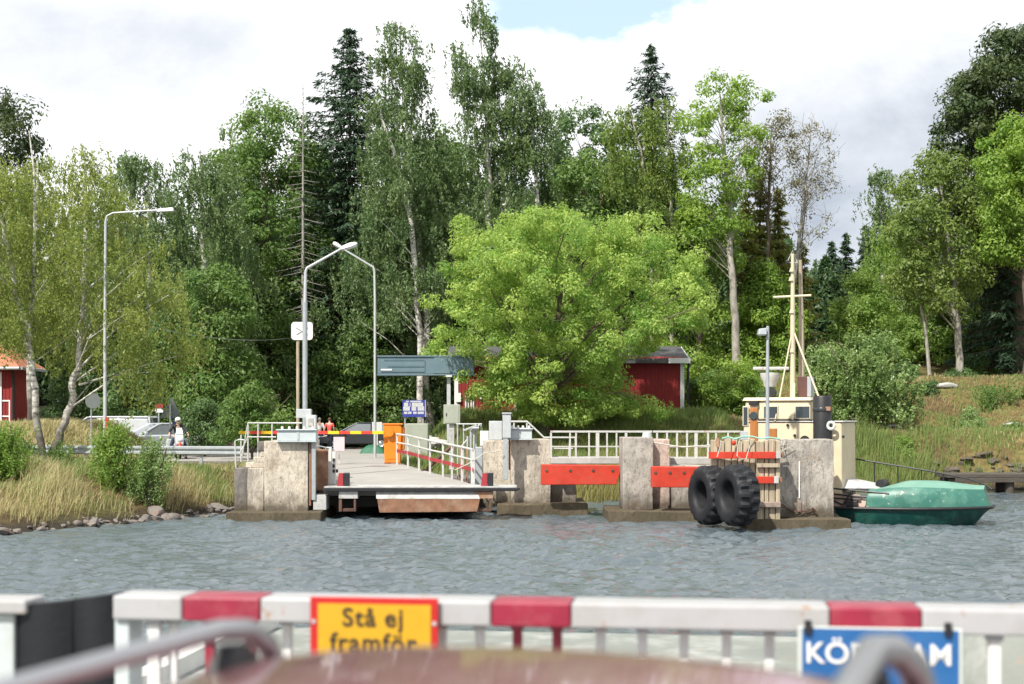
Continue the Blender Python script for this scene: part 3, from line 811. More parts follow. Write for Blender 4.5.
        f = r.uniform(0, 1, n)
        sway = r.normal(0.12, 0.15, clumps*ns)
        c = cen[ci] + off[si]*s[:, None]
        c[:, 2] -= f*ln[si]*cs; c[:, 0] += sway[si]*f*cs; c += r.normal(0, 0.06, (n, 3))
        nrm = r.normal(0, 1, (n, 3)) + np.array([0, -0.1, 0.35])
        t = np.tile([0.15, 0, -1.0], (n, 1)) + r.normal(0, 0.5, (n, 3))
    else:
        o = unit(r, n)*(r.uniform(0, 1, (n, 1))**0.36)
        o[:, 2] = np.where(o[:, 2] < 0, o[:, 2]*0.6, o[:, 2]*0.85)
        c = cen[ci] + o*s[:, None]
        nrm = o*1.2 + r.normal(0, 0.42, (n, 3)) + np.array([0, 0, 0.35])
        t = o + r.normal(0, 0.6, (n, 3)) - np.array([0, 0, 0.3])
    cv = r.normal(0, 0.20, clumps)[ci]
    var = np.clip(0.5 + cv + r.normal(0, 0.2, n), 0, 1)
    me = leaf_mesh('crown', c, nrm, t, size*r.uniform(0.65, 1.35, n), 0.33 if kind == 'willow_tree' else 0.36 if kind == 'birch' else 0.42, var)
    build('crown', me, leaf, root)
    return root

def spruce(label, d, px, top, base_py, prof, leaf, bark, seed=0, name='spruce_tree', group=None, dens=1.0, droop=0.35, size=0.34, dead=False, r0=0.22, zstart=None):
    """prof: [(py, half width px)] from the apex down"""
    r = np.random.default_rng(300+seed); k = d/F
    x = wx(px, d); g = gz(x, d); zt = wz(top, d)
    root = thing(name, label, 'tree', (x, d, g), group)
    tm = MB().tube([(x, d, g-0.15), (x, d, g+(zt-g)*0.5), (x, d, zt)], [r0, r0*0.6, 0.02], 8)
    py = np.array([p[0] for p in prof], float); ph = np.array([p[1] for p in prof], float)
    zlow = wz(py[-1], d)
    z = zt - 0.25
    C, Nn, T, V = [], [], [], []
    while z > zlow:
        pyy = HOR - (z-H)/k
        L0 = max(0.12, np.interp(pyy, py, ph)*k)
        nb = int((6 if dead else 6) + L0*0.8)
        a0 = r.uniform(0, 6.28)
        for b in range(nb):
            a = a0 + 2*math.pi*b/nb + r.normal(0, 0.18); L1 = L0*(r.uniform(0.3, 1.25) if dead else r.uniform(0.62, 1.15))
            if dead and r.uniform() < 0.25: continue
            up = 0.35*(1-min(1, (zt-z)/7.0))
            f = np.linspace(0, 1, 5)
            zz = z + r.normal(0, .1) + L1*(up*f - droop*f**1.2*0.9 + 0.28*droop*f**3)
            pts = [Vector((x+math.cos(a)*L1*q, d+math.sin(a)*L1*q, w)) for q, w in zip(f, zz)]
            rb = (0.013 + 0.008*L1) if dead else (0.012 + 0.010*L1)
            if dead or b % 2 == 0: tm.tube(pts, list(np.linspace(rb, 0.006, 5)), 4, caps=False)
            if dead:
                for q in (2, 3):
                    e = pts[q] + Vector((math.cos(a+0.7*(1 if q == 2 else -1)), math.sin(a+0.7), -0.35))*L1*0.25
                    tm.tube([pts[q], e], [0.010, 0.006], 4, caps=False)
                continue
            n = int((10 + L1*26)*dens)
            g_ = r.uniform(0.08, 1.05, n)
            wd = (0.10 + 0.30*L1*np.sin(np.pi*np.clip(g_, 0, 1))**0.7*(1-0.45*g_))*r.uniform(-1, 1, n)
            cxx = x + math.cos(a)*L1*g_ - math.sin(a)*wd
            cyy = d + math.sin(a)*L1*g_ + math.cos(a)*wd
            czz = np.interp(g_, f, zz) - np.abs(wd)*0.35 - r.uniform(0, 0.22, n)
            C.append(np.stack([cxx, cyy, czz], -1))
            Nn.append(r.normal(0, 0.45, (n, 3)) + np.array([math.cos(a)*0.3, math.sin(a)*0.3, 0.8]))
            T.append(np.stack([math.cos(a)*0.7 - math.sin(a)*np.sign(wd)*0.6, math.sin(a)*0.7 + math.cos(a)*np.sign(wd)*0.6, np.full(n, -0.45)], -1))
            V.append(np.clip(r.normal(0.45, 0.2, n) + r.normal(0, .12), 0, 1))
        z -= r.uniform(0.34, 0.52) if not dead else r.uniform(0.3, 0.5)
    build('trunk', tm, bark, root, sm=True)
    if not dead:
        C = np.concatenate(C); n = len(C)
        build('crown', leaf_mesh('crown', C, np.concatenate(Nn), np.concatenate(T), size*r.uniform(0.6, 1.3, n), 0.24, np.concatenate(V)), leaf, root)
    return root

def bush(label, d, px, py0, py1, hw, leaf, seed=0, name='bush', clumps=40, per=120, size=0.12, cs=0.45, kind='broad', group=None, stems=7):
    """py0 top row, py1 foot row"""
    k = d/F; r = np.random.default_rng(500+seed); mid = (py0+py1)/2; x = wx(px, d)
    t = tree(label, d, [(px, py1, 0.05), (px, mid, 0.03)], [(py0, px, hw*0.35), (py0+(py1-py0)*0.25, px, hw*0.8), (py0+(py1-py0)*0.6, px, hw), (py1-2, px, hw*0.85)], kind, leaf, M['bark'],
             clumps, per, size, cs, seed, name, 'bush', group, [([(px, py1), (px+r.uniform(-.7, .7)*hw, mid), (px+r.uniform(-1, 1)*hw, py0+6)], 0.035, 0.012) for _ in range(stems)], shell=0.5, limbs=0.3, depth=0.9)
    return t

BB, BK, BP = M['birch_bark'], M['bark'], M['bark_pale']
# --- left bank birches (near)
tree('yellowing birch with a slim white trunk leaning left beside the forked birch', 49.6, [(42,474,.14),(37,400,.12),(28,340,.10),(12,270,.09),(0,215,.07),(-6,160,.04)],
     [(150,-8,14),(190,-2,40),(240,2,60),(290,5,62),(325,8,44),(340,14,16)], 'birch', LF['birch_dry'], BB, 150, 110, 0.14, 0.62, 1, 'birch_tree', extra=[([(28,340),(34,250),(33,170),(28,130)], .07, .02), ([(20,300),(50,258),(66,240)], .03, .01)])
tree('yellowing birch with a white trunk curving right above the shore bushes', 50.0, [(46,474,.16),(58,440,.14),(72,395,.12),(80,350,.10),(85,290,.10),(86,220,.07),(84,150,.03)],
     [(136,84,10),(165,84,26),(210,95,46),(260,112,66),(305,125,70),(345,142,56),(380,152,36),(396,152,16)], 'birch', LF['birch_dry'], BB, 210, 105, 0.14, 0.60, 2, 'birch_tree',
     extra=[([(80,345),(105,322),(135,300),(150,285)], .05, .015), ([(78,385),(110,375),(150,372)], .045, .012), ([(84,290),(115,268),(130,255)], .04, .012), ([(76,380),(120,350),(150,320)], .04, .012)])
tree('yellowish birch behind the red cottage with a thin pale trunk', 60, [(30,430,.16),(33,330,.12),(36,230,.08),(38,160,.04)],
     [(150,36,12),(190,36,30),(240,38,46),(300,42,54),(340,56,40),(360,62,16)], 'birch', LF['birch_dry'], BB, 130, 100, 0.17, 0.7, 3, 'birch_tree')
tree('dark green oak at the top left edge of the photo', 72, [(-20,430,.40),(-14,260,.30),(-6,150,.12)],
     [(86,4,14),(110,2,26),(150,-2,36),(200,-8,50),(270,-14,60),(350,-14,60)], 'broad', LF['oak'], BK, 150, 90, 0.24, 0.85, 4, 'oak_tree')
# --- left wood
tree('grey green birch with a narrow top left of the pair above the far lamp arm', 79, [(150,440,.2),(150,300,.15),(148,180,.05)],
     [(150,140,10),(175,145,30),(220,152,44),(290,155,56),(370,160,60),(425,160,50)], 'birch', LF['birch'], BB, 190, 100, 0.22, 0.8, 5, 'birch_tree')
tree('grey green birch right of the pair above the far lamp arm, taller of the two', 77, [(212,440,.24),(206,320,.18),(202,220,.12),(200,150,.04)],
     [(136,200,12),(165,200,30),(210,204,46),(270,208,55),(350,212,58),(420,214,50)], 'birch', LF['birch'], BB, 210, 100, 0.22, 0.8, 6, 'birch_tree', extra=[([(204,240),(218,205),(222,190)], .06, .02)])
tree('broad round crowned ash left of the dead spruce', 86, [(268,440,.32),(266,300,.25),(266,190,.12)],
     [(104,272,14),(122,270,40),(155,266,52),(210,264,60),(290,262,62),(380,262,56)], 'broad', LF['mid'], BK, 200, 95, 0.27, 0.95, 7, 'ash_tree')
spruce('dead bare spruce with a grey spire beside the dark spruce', 83.5, 303, 84, 440, [(84,2),(120,7),(200,18),(260,24),(330,20)], None, M['bark_dead'], 1, 'dead_spruce_tree', dead=True, r0=0.15)
spruce('dark spruce hidden low in the wood behind the shore bushes', 86, 250, 190, 440, [(190,4),(240,18),(310,34),(380,44),(435,46)], LF['spruce'], BK, 2)
spruce('tall dark spruce with sweeping ragged branches left of the twin birches', 87, 350, 27, 440, [(27,5),(60,24),(90,38),(118,54),(160,58),(230,62),(330,66),(400,60)], LF['spruce'], BK, 3, droop=0.25, dens=1.0, size=0.42)
tree('tall slender birch with a hanging top right of the ragged spruce', 84, [(428,440,.30),(424,300,.22),(412,180,.14),(402,80,.06),(400,20,.03)],
     [(11,402,7),(35,400,19),(75,402,26),(120,405,31),(165,408,42),(230,410,60),(300,412,66)], 'birch', LF['birch'], BB, 230, 110, 0.23, 0.8, 8, 'birch_tree')
tree('birch with a pale trunk leaning left across the middle of the wood', 80, [(420,330,.16),(410,215,.14),(396,160,.11),(376,100,.06)],
     [(96,378,8),(130,384,22),(180,390,34),(250,395,46),(320,400,50)], 'birch', LF['birch'], BB, 100, 90, 0.22, 0.8, 9, 'birch_tree')
tree('tallest birch of the wood with an airy split top', 84, [(492,440,.34),(492,300,.26),(488,180,.18),(484,80,.08),(478,10,.03)],
     [(1,478,6),(28,480,22),(60,482,32),(100,484,38),(150,488,50),(210,490,62),(290,492,72),(360,492,70)], 'birch', LF['birch'], BB, 270, 110, 0.23, 0.8, 10, 'birch_tree', extra=[([(490,250),(520,160),(530,95)], .10, .03)])
tree('birch close on the right of the tallest birch, rounder in the top', 83, [(545,430,.24),(540,250,.16),(532,120,.07)],
     [(68,522,8),(90,528,18),(125,535,24),(170,542,34),(230,546,46),(300,546,52)], 'birch', LF['birch'], BB, 150, 105, 0.22, 0.75, 11, 'birch_tree')
tree('dark rounded maple top standing behind the wood left of the pointed spruce', 96, [(582,430,.35),(582,250,.25),(582,150,.1)],
     [(110,584,18),(130,582,40),(170,582,56),(240,580,64),(330,580,64)], 'broad', LF['deep'], BK, 170, 90, 0.28, 1.0, 12, 'maple_tree')
tree('grey green alder between the birches and the pointed spruce', 82, [(600,430,.25),(600,260,.2),(602,180,.08)],
     [(138,606,14),(165,604,32),(210,602,42),(280,600,48),(360,600,48)], 'broad', LF['mid'], BK, 150, 95, 0.25, 0.85, 13, 'alder_tree')
spruce('tall pointed dark spruce right of the middle with a narrow spire', 85, 651, 42, 440, [(42,3),(60,12),(80,20),(105,30),(150,42),(220,52),(300,60),(400,62)], LF['spruce'], BK, 4, droop=0.2, size=0.38)
tree('thin leaning birch in front of the pointed spruce, left of two', 78, [(652,250,.10),(648,205,.09),(640,150,.07),(628,105,.03)],
     [(100,626,10),(125,626,24),(160,630,28),(210,636,26),(260,640,24)], 'birch', LF['olive'], BP, 60, 80, 0.21, 0.7, 14, 'birch_tree')
tree('thin upright birch in front of the pointed spruce, right of two', 78, [(672,300,.10),(671,200,.09),(667,110,.03)],
     [(86,658,6),(105,660,18),(150,668,20),(210,674,24),(280,676,30)], 'birch', LF['olive'], BP, 70, 80, 0.21, 0.7, 15, 'birch_tree')
# --- right of the middle: thin light trees
tree('light airy aspen with a tall pale trunk right of the pointed spruce', 76, [(738,400,.24),(734,300,.20),(729,200,.14),(722,130,.07),(720,95,.03)],
     [(80,722,20),(98,722,42),(130,722,50),(165,720,46),(200,712,40),(240,708,40)], 'broad', LF['bright'], BP, 105, 60, 0.22, 0.7, 16, 'aspen_tree', extra=[([(730,210),(745,160),(750,110)], .07, .02), ([(730,200),(710,150),(700,120)], .06, .02)], limbs=0.8)
tree('bright leafed young ash low beside the pale aspen trunk', 78, [(700,420,.15),(698,320,.1),(698,240,.05)],
     [(205,700,20),(240,702,40),(310,702,52),(370,704,54),(410,706,46)], 'broad', LF['bright'], BK, 130, 95, 0.22, 0.75, 17, 'ash_tree')
for i, (px, top, hw, sd, lab) in enumerate(((746, 190, 20, 21, 'olive conifer with a dark straight trunk, leftmost of four'), (760, 172, 22, 22, 'olive conifer with a dark straight trunk, second of four from the aspen'),
                                (778, 186, 22, 23, 'olive conifer with a dark trunk just left of the boat mast'), (802, 240, 24, 24, 'olive conifer lowest of the four, right of the boat mast'))):
    spruce(lab, 80+i*0.9, px, top, 420, [(top,3),(top+30,10),(top+70,hw*0.8),(top+150,hw),(390,hw)], LF['larch'], BK, 10+i, 'larch_tree', 'four olive conifers behind the boat mast', dens=1.15, droop=0.15, size=0.40, r0=0.15)
tree('sparse brownish tree with thin foliage beside the pale aspen', 80, [(764,430,.16),(766,300,.13),(769,200,.09),(771,130,.03)],
     [(116,772,14),(135,772,27),(165,770,28),(200,768,24)], 'broad', LF['brown'], BK, 60, 34, 0.17, 0.65, 18, 'aspen_tree', limbs=1.0)
tree('nearly bare thin tree left of the gap in the wood', 80, [(788,420,.12),(793,300,.11),(803,205,.08),(812,120,.02)],
     [(120,812,10),(140,814,24),(175,816,26),(215,814,20),(240,812,14)], 'bare', LF['brown'], M['bark_dead'], 64, 14, 0.16, 0.6, 19, 'bare_tree', limbs=1.0, extra=[([(800,260),(808,190),(822,140)], .05, .015)])
spruce('small far spruce in the gap of the wood, left of two', 118, 846, 232, 420, [(232,2),(260,10),(300,17),(350,22),(400,24)], LF['spruce'], BK, 20, size=0.5)
spruce('small far spruce in the gap of the wood, right of two', 116, 866, 224, 420, [(224,2),(250,9),(300,17),(350,22),(400,24)], LF['spruce'], BK, 21, size=0.5)
spruce('far spruce behind the weeping birch', 112, 832, 240, 420, [(240,2),(270,10),(310,17),(350,22),(400,24)], LF['spruce'], BK, 22, size=0.5)
tree('distant birch top in the gap left of the yellow green ash', 104, [(882,420,.2),(882,280,.15),(880,180,.04)],
     [(164,878,7),(185,880,14),(220,884,22),(280,886,30),(350,886,34)], 'birch', LF['birch'], BB, 90, 90, 0.26, 0.85, 20, 'birch_tree')
tree('weeping birch with fresh light green curtains in the gap', 90, [(905,400,.22),(904,300,.16),(905,235,.05)],
     [(208,912,12),(232,906,30),(265,902,46),(310,900,54),(350,900,54),(378,900,46)], 'willow_tree', LF['birch_fresh'], BB, 130, 140, 0.22, 0.9, 21, 'birch_tree')
tree('yellow green ash with pale trunks at the top of the right slope', 77, [(962,384,.22),(957,320,.17),(948,240,.12),(940,180,.05)],
     [(152,930,16),(175,934,36),(210,938,50),(250,942,56),(290,944,48),(312,944,26)], 'broad', LF['olive'], BP, 130, 80, 0.23, 0.85, 22, 'ash_tree', extra=[([(930,375),(926,330),(918,290)], .11, .05), ([(957,310),(975,270),(985,240)], .06, .02)])
tree('great dark oak filling the top right corner', 79, [(1022,384,.5),(1018,250,.38),(1014,130,.2)],
     [(30,1018,26),(55,1012,44),(95,1006,62),(150,1006,64),(210,1010,62),(260,1016,64)], 'broad', LF['oak'], BK, 300, 95, 0.25, 0.85, 23, 'oak_tree', extra=[([(1014,140),(970,100),(945,92)], .12, .03)])
spruce('dark spruce under the great oak at the right edge', 80, 1018, 215, 384, [(200,6),(225,46),(280,62),(340,66),(380,62)], LF['spruce'], BK, 23, size=0.42)
tree('bright green maple low in front of the great oak at the right edge', 73, [(1030,390,.25),(1026,300,.2),(1022,200,.08)],
     [(122,1022,16),(145,1016,30),(185,1014,34),(230,1016,34),(262,1020,26)], 'broad', LF['bright'], BK, 100, 100, 0.22, 0.75, 24, 'maple_tree')
# --- the big bright tree in the middle
tree('big bright green round crowned tree in front of the red house', 61, [(545,432,.24),(546,400,.22),(550,360,.18),(560,300,.10),(565,260,.05)],
     [(222,556,84),(230,560,108),(246,565,118),(270,568,128),(300,571,132),(325,572,130),(345,554,112),(362,538,94),(380,536,86),(395,548,84),(408,572,84),(419,598,66)], 'broad', LF['maple'], BK, 640, 105, 0.155, 0.54, 25, 'ash_tree', 'tree',
     extra=[([(548,395),(520,350),(490,310)], .10, .03), ([(549,380),(590,330),(640,290)], .10, .03), ([(548,405),(590,385),(630,390)], .07, .02)], shell=0.36, limbs=0.10, depth=0.9)
tree('pale green alder top filling the skyline left of the tallest birch', 92, [(448,430,.25),(446,280,.2),(446,170,.08)],
     [(128,448,10),(150,446,28),(200,446,40),(280,446,46),(350,446,46)], 'broad', LF['mid'], BK, 130, 95, 0.27, 0.9, 60, 'alder_tree')
tree('slim grey green birch between the broad ash and the pair of birches', 90, [(236,440,.2),(235,300,.15),(234,170,.05)],
     [(128,234,10),(155,236,26),(210,238,38),(300,238,44),(400,238,44)], 'birch', LF['birch'], BB, 130, 100, 0.24, 0.8, 61, 'birch_tree')
tree('dark leafy tree closing the skyline between dead spruce and ragged spruce', 93, [(318,430,.25),(318,280,.2),(318,170,.08)],
     [(150,316,12),(175,316,32),(230,316,44),(300,316,48),(380,316,48)], 'broad', LF['deep'], BK, 130, 95, 0.27, 0.9, 62, 'small_tree')
tree('grey green birch with a loose top behind the lamp of the left birches', 88, [(118,440,.2),(118,300,.15),(118,190,.05)],
     [(150,120,10),(180,120,28),(230,118,40),(300,116,46),(400,116,46)], 'birch', LF['birch'], BB, 130, 100, 0.24, 0.8, 63, 'birch_tree')
# --- lower foliage that closes the wood
for i, (px, top, hw, d, lf, lab) in enumerate((
    (330, 250, 52, 85, 'birch', 'drooping birch behind the left ferry lamp'), (402, 268, 52, 85.5, 'birch', 'drooping birch behind the right ferry lamp'),
    (276, 290, 50, 84.5, 'mid', 'green maple left of the traffic mirror'), (440, 300, 40, 86, 'birch', 'grey green birch beside the gantry'),
    (212, 268, 44, 72, 'mid', 'fresh green maple behind the motorcyclist'), (158, 320, 46, 74, 'deep', 'dark alder behind the parked cars'),
    (100, 330, 46, 76, 'deep', 'dark green hazel behind the white van'), (360, 320, 60, 84.2, 'mid', 'green maple behind the dark car'))):
    tree(lab, d, [(px,440,.12),(px,360,.09),(px,top+25,.03)], [(top,px,hw*0.35),(top+25,px,hw*0.8),(top+70,px,hw),(400,px,hw*1.1),(436,px,hw)], 'birch' if lf == 'birch' else 'broad', LF[lf], BK, 130, 90, 0.23, 0.8, 40+i, {'birch': 'birch_tree', 'deep': 'small_tree', 'mid': 'maple_tree'}[lf])
# --- shrubs
bush('light green hazel bush left of the landing steps', 60, 252, 388, 440, 40, LF['mid'], 1, clumps=60, per=110, size=0.15, cs=0.5)
bush('dark bush low behind the direction sign', 64, 205, 402, 448, 28, LF['deep'], 2, clumps=36, per=100, size=0.15, cs=0.5)
bush('leafy green bush in front of the guardrail, left of the pair', 43.3, 112, 433, 488, 23, LF['birch_fresh'], 3, clumps=44, per=100, size=0.095, cs=0.30, kind='shoots')
bush('paler bush in front of the guardrail, right of the pair', 43.2, 148, 442, 503, 20, LF['willow'], 4, clumps=36, per=100, size=0.09, cs=0.28, kind='shoots')
bush('pale green willow bush at the left edge of the photo', 42, 2, 420, 488, 20, LF['birch_fresh'], 5, clumps=40, per=110, size=0.095, cs=0.3, kind='shoots')
bush('low green bush at the foot of the forked birch trunks', 46, 60, 452, 500, 16, LF['mid'], 6, clumps=20, per=90, size=0.09, cs=0.26, kind='shoots')
bush('low dark bush left of the birch trunks', 47, 24, 444, 474, 16, LF['deep'], 7, clumps=22, per=100, size=0.09, cs=0.28)
bush('silvery wind blown willow bush behind the boat wheelhouse', 66, 866, 334, 424, 50, LF['willow'], 8, name='willow_bush', clumps=110, per=120, size=0.17, cs=0.5, kind='shoots')
bush('silvery willow bush left of the larger one, behind the boat mast', 68, 826, 350, 424, 30, LF['willow'], 9, name='willow_bush', clumps=60, per=130, size=0.16, cs=0.5)
bush('yellow green bush right of the red house', 66, 738, 362, 428, 34, LF['bright'], 10, clumps=70, per=130, size=0.15, cs=0.5)
bush('grey green bush between the red house and the wheelhouse', 70, 712, 372, 424, 26, LF['mid'], 11, clumps=40, per=120, size=0.15, cs=0.5)
bush('dark bush low beside the wheelhouse door', 64, 770, 396, 432, 22, LF['deep'], 12, clumps=30, per=110, size=0.14, cs=0.45)
bush('grey leaved shrub on the right slope', 70, 1000, 386, 424, 30, LF['mid'], 13, clumps=40, per=100, size=0.13, cs=0.38, kind='shoots')
bush('small round bush low on the right slope', 64, 938, 432, 462, 17, LF['olive'], 14, clumps=24, per=110, size=0.11, cs=0.36)
bush('small green bush above the jetty', 62.5, 985, 452, 470, 18, LF['mid'], 15, clumps=22, per=100, size=0.11, cs=0.34)
bush('small green bush beside the big willow on the slope', 72, 930, 384, 408, 14, LF['deep'], 16, clumps=20, per=100, size=0.12, cs=0.36)
bush('small bush under the weeping birch at the top of the slope', 78, 905, 366, 396, 18, LF['deep'], 17, clumps=30, per=100, size=0.14, cs=0.45)
bush('elder bush at the foot of the yellow green ash', 80, 975, 360, 390, 24, LF['mid'], 18, clumps=36, per=100, size=0.15, cs=0.5)
bush('green bush on the slope right of the brown heath', 66, 1014, 424, 444, 12, LF['mid'], 19, clumps=16, per=90, size=0.11, cs=0.34)

bush('broad low shrub at the top of the right slope, below the ash trunks', 76, 962, 372, 398, 26, LF['deep'], 20, clumps=36, per=100, size=0.14, cs=0.45)
bush('pale green shrub halfway down the right slope', 67, 972, 412, 438, 20, LF['willow'], 21, clumps=26, per=100, size=0.12, cs=0.4)
bush('fresh green shrub at the foot of the slope behind the boat bow', 62, 905, 440, 466, 18, LF['birch_fresh'], 22, clumps=22, per=100, size=0.11, cs=0.36)
bush('thicket of young leaf trees left of the weeping birch', 84, 862, 278, 400, 38, LF['birch_fresh'], 23, clumps=100, per=110, size=0.2, cs=0.7)
bush('yellow green thicket right of the weeping birch', 86, 940, 286, 392, 44, LF['birch_fresh'], 24, clumps=100, per=110, size=0.2, cs=0.7)
bush('tall green thicket at the foot of the aspen trunk', 79, 764, 268, 420, 42, LF['bright'], 25, clumps=120, per=110, size=0.2, cs=0.7)
tree('dark leafy tree under the great oak, left of the dark spruce', 86, [(978,388,.3),(980,320,.2),(982,250,.1)],
     [(205,982,14),(232,980,38),(280,978,48),(330,978,52),(378,978,50)], 'broad', LF['oak'], BK, 150, 95, 0.26, 0.85, 64, 'small_tree')
# --- the wood behind reads as one mass
def far_wood():
    r = np.random.default_rng(77)
    C, Nn, T, V = [], [], [], []
    spots = [(px, r.uniform(98, 120)) for px in np.arange(-330, 1400, 26)] + [(px, r.uniform(122, 140)) for px in np.arange(-300, 1400, 40)]
    for px, d in spots:
        px += r.normal(0, 8)
        top = np.interp(px, [-400, 0, 150, 260, 400, 520, 640, 730, 800, 850, 900, 960, 1400], [190, 230, 235, 200, 175, 170, 185, 225, 262, 270, 250, 200, 150]) + r.normal(0, 14)
        x = wx(px, d); g = gz(x, d); zt = wz(top, d); n = 4200
        con = r.uniform() < 0.45
        hw = r.uniform(2.2, 3.4)
        f = r.uniform(0, 1, n)**0.8
        w = hw*(f**0.8 if con else np.sqrt(np.clip(1-(2*f-1)**2*0.9, 0.05, 1)))
        a = r.uniform(0, 6.28, n); q = r.uniform(0, 1, n)**0.4
        z = zt - f*(zt-g-0.3)
        clump = 1 + 0.25*np.sin(a*3+z*1.7)*np.sin(z*2.1+px)
        C.append(np.stack([x+np.cos(a)*q*w*clump, d+np.sin(a)*q*w*clump, z+0.3*np.sin(a*4)], -1))
        Nn.append(r.normal(0, 0.7, (n, 3)) + np.array([0, -0.2, 0.6])); T.append(r.normal(0, 1, (n, 3)) - np.array([0, 0, 0.6]))
        V.append(np.clip(r.normal(0.25 if con else 0.6, 0.22, n), 0, 1))
    C = np.concatenate(C)
    me = leaf_mesh('wood_behind', C, np.concatenate(Nn), np.concatenate(T), 0.5*r.uniform(0.7, 1.4, len(C)), 0.45, np.concatenate(V))
    o = link('wood_behind', me, leafmat('far_wood_leaf', (0.030,0.058,0.026), (0.066,0.104,0.036), 0.36))
    o['kind'] = 'stuff'; o['label'] = 'dense dark wood of spruce and leaf trees behind the front trees'
far_wood()
# ------------------------------------------------------------------ writing
def text_mesh(name, s, size, loc, rot, m, parent, align='CENTER', depth=0.0015, spacing=1.0, bold=0.0):
    cu = bpy.data.curves.new(name, 'FONT'); cu.body = s; cu.size = size; cu.align_x = align; cu.align_y = 'CENTER'
    cu.extrude = depth; cu.space_character = spacing; cu.offset = bold
    t = bpy.data.objects.new(name, cu); COL.objects.link(t)
    bpy.context.view_layer.update()
    me = bpy.data.meshes.new_from_object(t.evaluated_get(bpy.context.evaluated_depsgraph_get()))
    bpy.data.objects.remove(t); bpy.data.curves.remove(cu)
    me.transform(Matrix.Translation(loc) @ rot.to_4x4()); me.name = name
    me.materials.clear()
    return build(name, me, m, parent)
FACE = Matrix.Rotation(R(90), 3, 'X')          # upright, facing the camera side (-Y)

def rail(mb, pts, r=0.022): return mb.tube(pts, r, 8)
def irregular(mb_me, amp, seed, cuts=3):
    """roughen a cast block a little so its edges are not ruler straight"""
    bm = bmesh.new(); bm.from_mesh(mb_me)
    bmesh.ops.subdivide_edges(bm, edges=bm.edges, cuts=cuts, use_grid_fill=True)
    r = np.random.default_rng(seed)
    for v in bm.verts:
        p = v.co
        v.co = p + Vector((lump(p.y, p.z, 2.1, seed), lump(p.x, p.z, 2.3, seed+1), lump(p.x, p.y, 2.2, seed+2)))*amp + Vector(r.normal(0, amp*.35, 3))
    bm.to_mesh(mb_me); bm.free(); return mb_me
def cast(name, mb, m, parent, amp=0.012, seed=0, cuts=4):
    return build(name, irregular(mb.mesh(name), amp, seed, cuts), m, parent, bevel=0.02)

# ------------------------------------------------------------------ left pier
d = 42.4
t = thing('concrete_pier', 'pale concrete pier with landing steps left of the ferry ramp', 'pier', (-7.1, 43.4, -1))
x0, x1, x2 = wx(234, d), wx(264, d), wx(308, d)
z0, z1, ztop = 0.28, wz(468, d), wz(441, d)
cast('shaft', MB().box(x1, x2, d, d+2.6, z0-0.1, ztop), M['conc'], t, seed=1)
cast('lower_block', MB().box(x0+.40, x1-0.004, d+0.006, d+2.6, z0-0.1, z1), M['conc'], t, seed=2)
cast('dark_end', MB().box(x0, x0+.396, d+0.01, d+2.6, z0-0.1, z1), M['conc_dark'], t, seed=4)
st = MB()
for i in range(3):
    st.box(x0+0.30+0.22*i, x1-0.01, d+0.25, d+1.6, z1+0.002+0.16*i, z1+0.16*(i+1))
build('steps', st, M['conc'], t, bevel=0.02)
build('parapet', MB().box(x1-0.25, x1-0.006, d+0.3, d+1.9, wz(452, d)+0.02, ztop-0.02), M['conc_dark'], t, bevel=0.02)
cast('footing', MB().box(wx(226, 41.8), wx(321, 41.8), 41.85, 45.2, -2.4, z0), M['foot'], t, amp=0.03, seed=3)
t = thing('stair_railing', 'white pipe railing around the landing steps of the left pier', 'railing', (x0, d+0.3, z1))
y = d + 0.35
zr, zm = wz(423, y), wz(437, y)
mb = MB(); rail(mb, [(wx(236,y), y, z1), (wx(235,y), y, wz(441,y)), (wx(239,y), y, wz(439.5,y)), (wx(244,y), y, wz(440,y))])
rail(mb, [(wx(242,y), y, z1+.35), (wx(248,y), y, zr), (wx(302,y), y, zr)])
rail(mb, [(wx(240,y), y, wz(453,y)), (wx(248,y), y, zm), (wx(276,y), y, zm)])
build('handrail', mb, M['rail_white'], t, sm=True)
for px in (241, 248, 258, 272):
    build('post', rail(MB(), [(wx(px,y), y+.01, wz(462,y) if px < 262 else ztop), (wx(px,y), y+.01, zr - (0.35 if px == 241 else 0))]), M['rail_white'], t, sm=True)
# hoist housings on both sides of the ramp
def hoist(px0, px1, py0, py1, d, lab):
    t = thing('hoist_housing', lab, 'hoist', (wx((px0+px1)/2, d), d, wz(py1, d)))
    xa, xb, za, zb = wx(px0, d), wx(px1, d), wz(py1, d), wz(py0, d)
    build('girder', MB().box(xa, xb, d, d+0.5, za, zb), M['house_grey'], t, bevel=0.015)
    build('flange', MB().box(xa-.03, xb+.03, d-.05, d+.55, zb+.002, zb+.035).box(xa-.02, xb+.02, d-.04, d+.54, za-.03, za-.002), M['house_grey'], t, bevel=0.006)
    for f in (0.12, 0.3, 0.5, 0.68, 0.9):
        build('bolt', MB().lathe([(0,.09),(.035,.085),(.04,0),(0,0)], (xa+(xb-xa)*f, d+.12, zb+.036), n=8), M['white'], t, sm=True)
    build('joint_plate', MB().box(xa+(xb-xa)*.52, xa+(xb-xa)*.52+.05, d-.018, d-.003, za+.04, zb-.04), M['galv_pale'], t)
    return t
hoist(277, 316, 430.5, 441, 42.25, 'grey steel hoist girder bolted on top of the left pier')
hoist(504, 532, 429.5, 439, 44.6, 'pale grey hoist girder on top of the pier right of the ramp')
t = thing('guide_frame', 'grey steel guide posts with a rusty plate between left pier and ramp', 'guide frame', (wx(316,42.3), 42.3, .3))
y = 42.35
build('post', MB().box(wx(311.5,y), wx(315.5,y), y, y+.16, wz(500,y), wz(441,y)), M['galv'], t, bevel=.008)
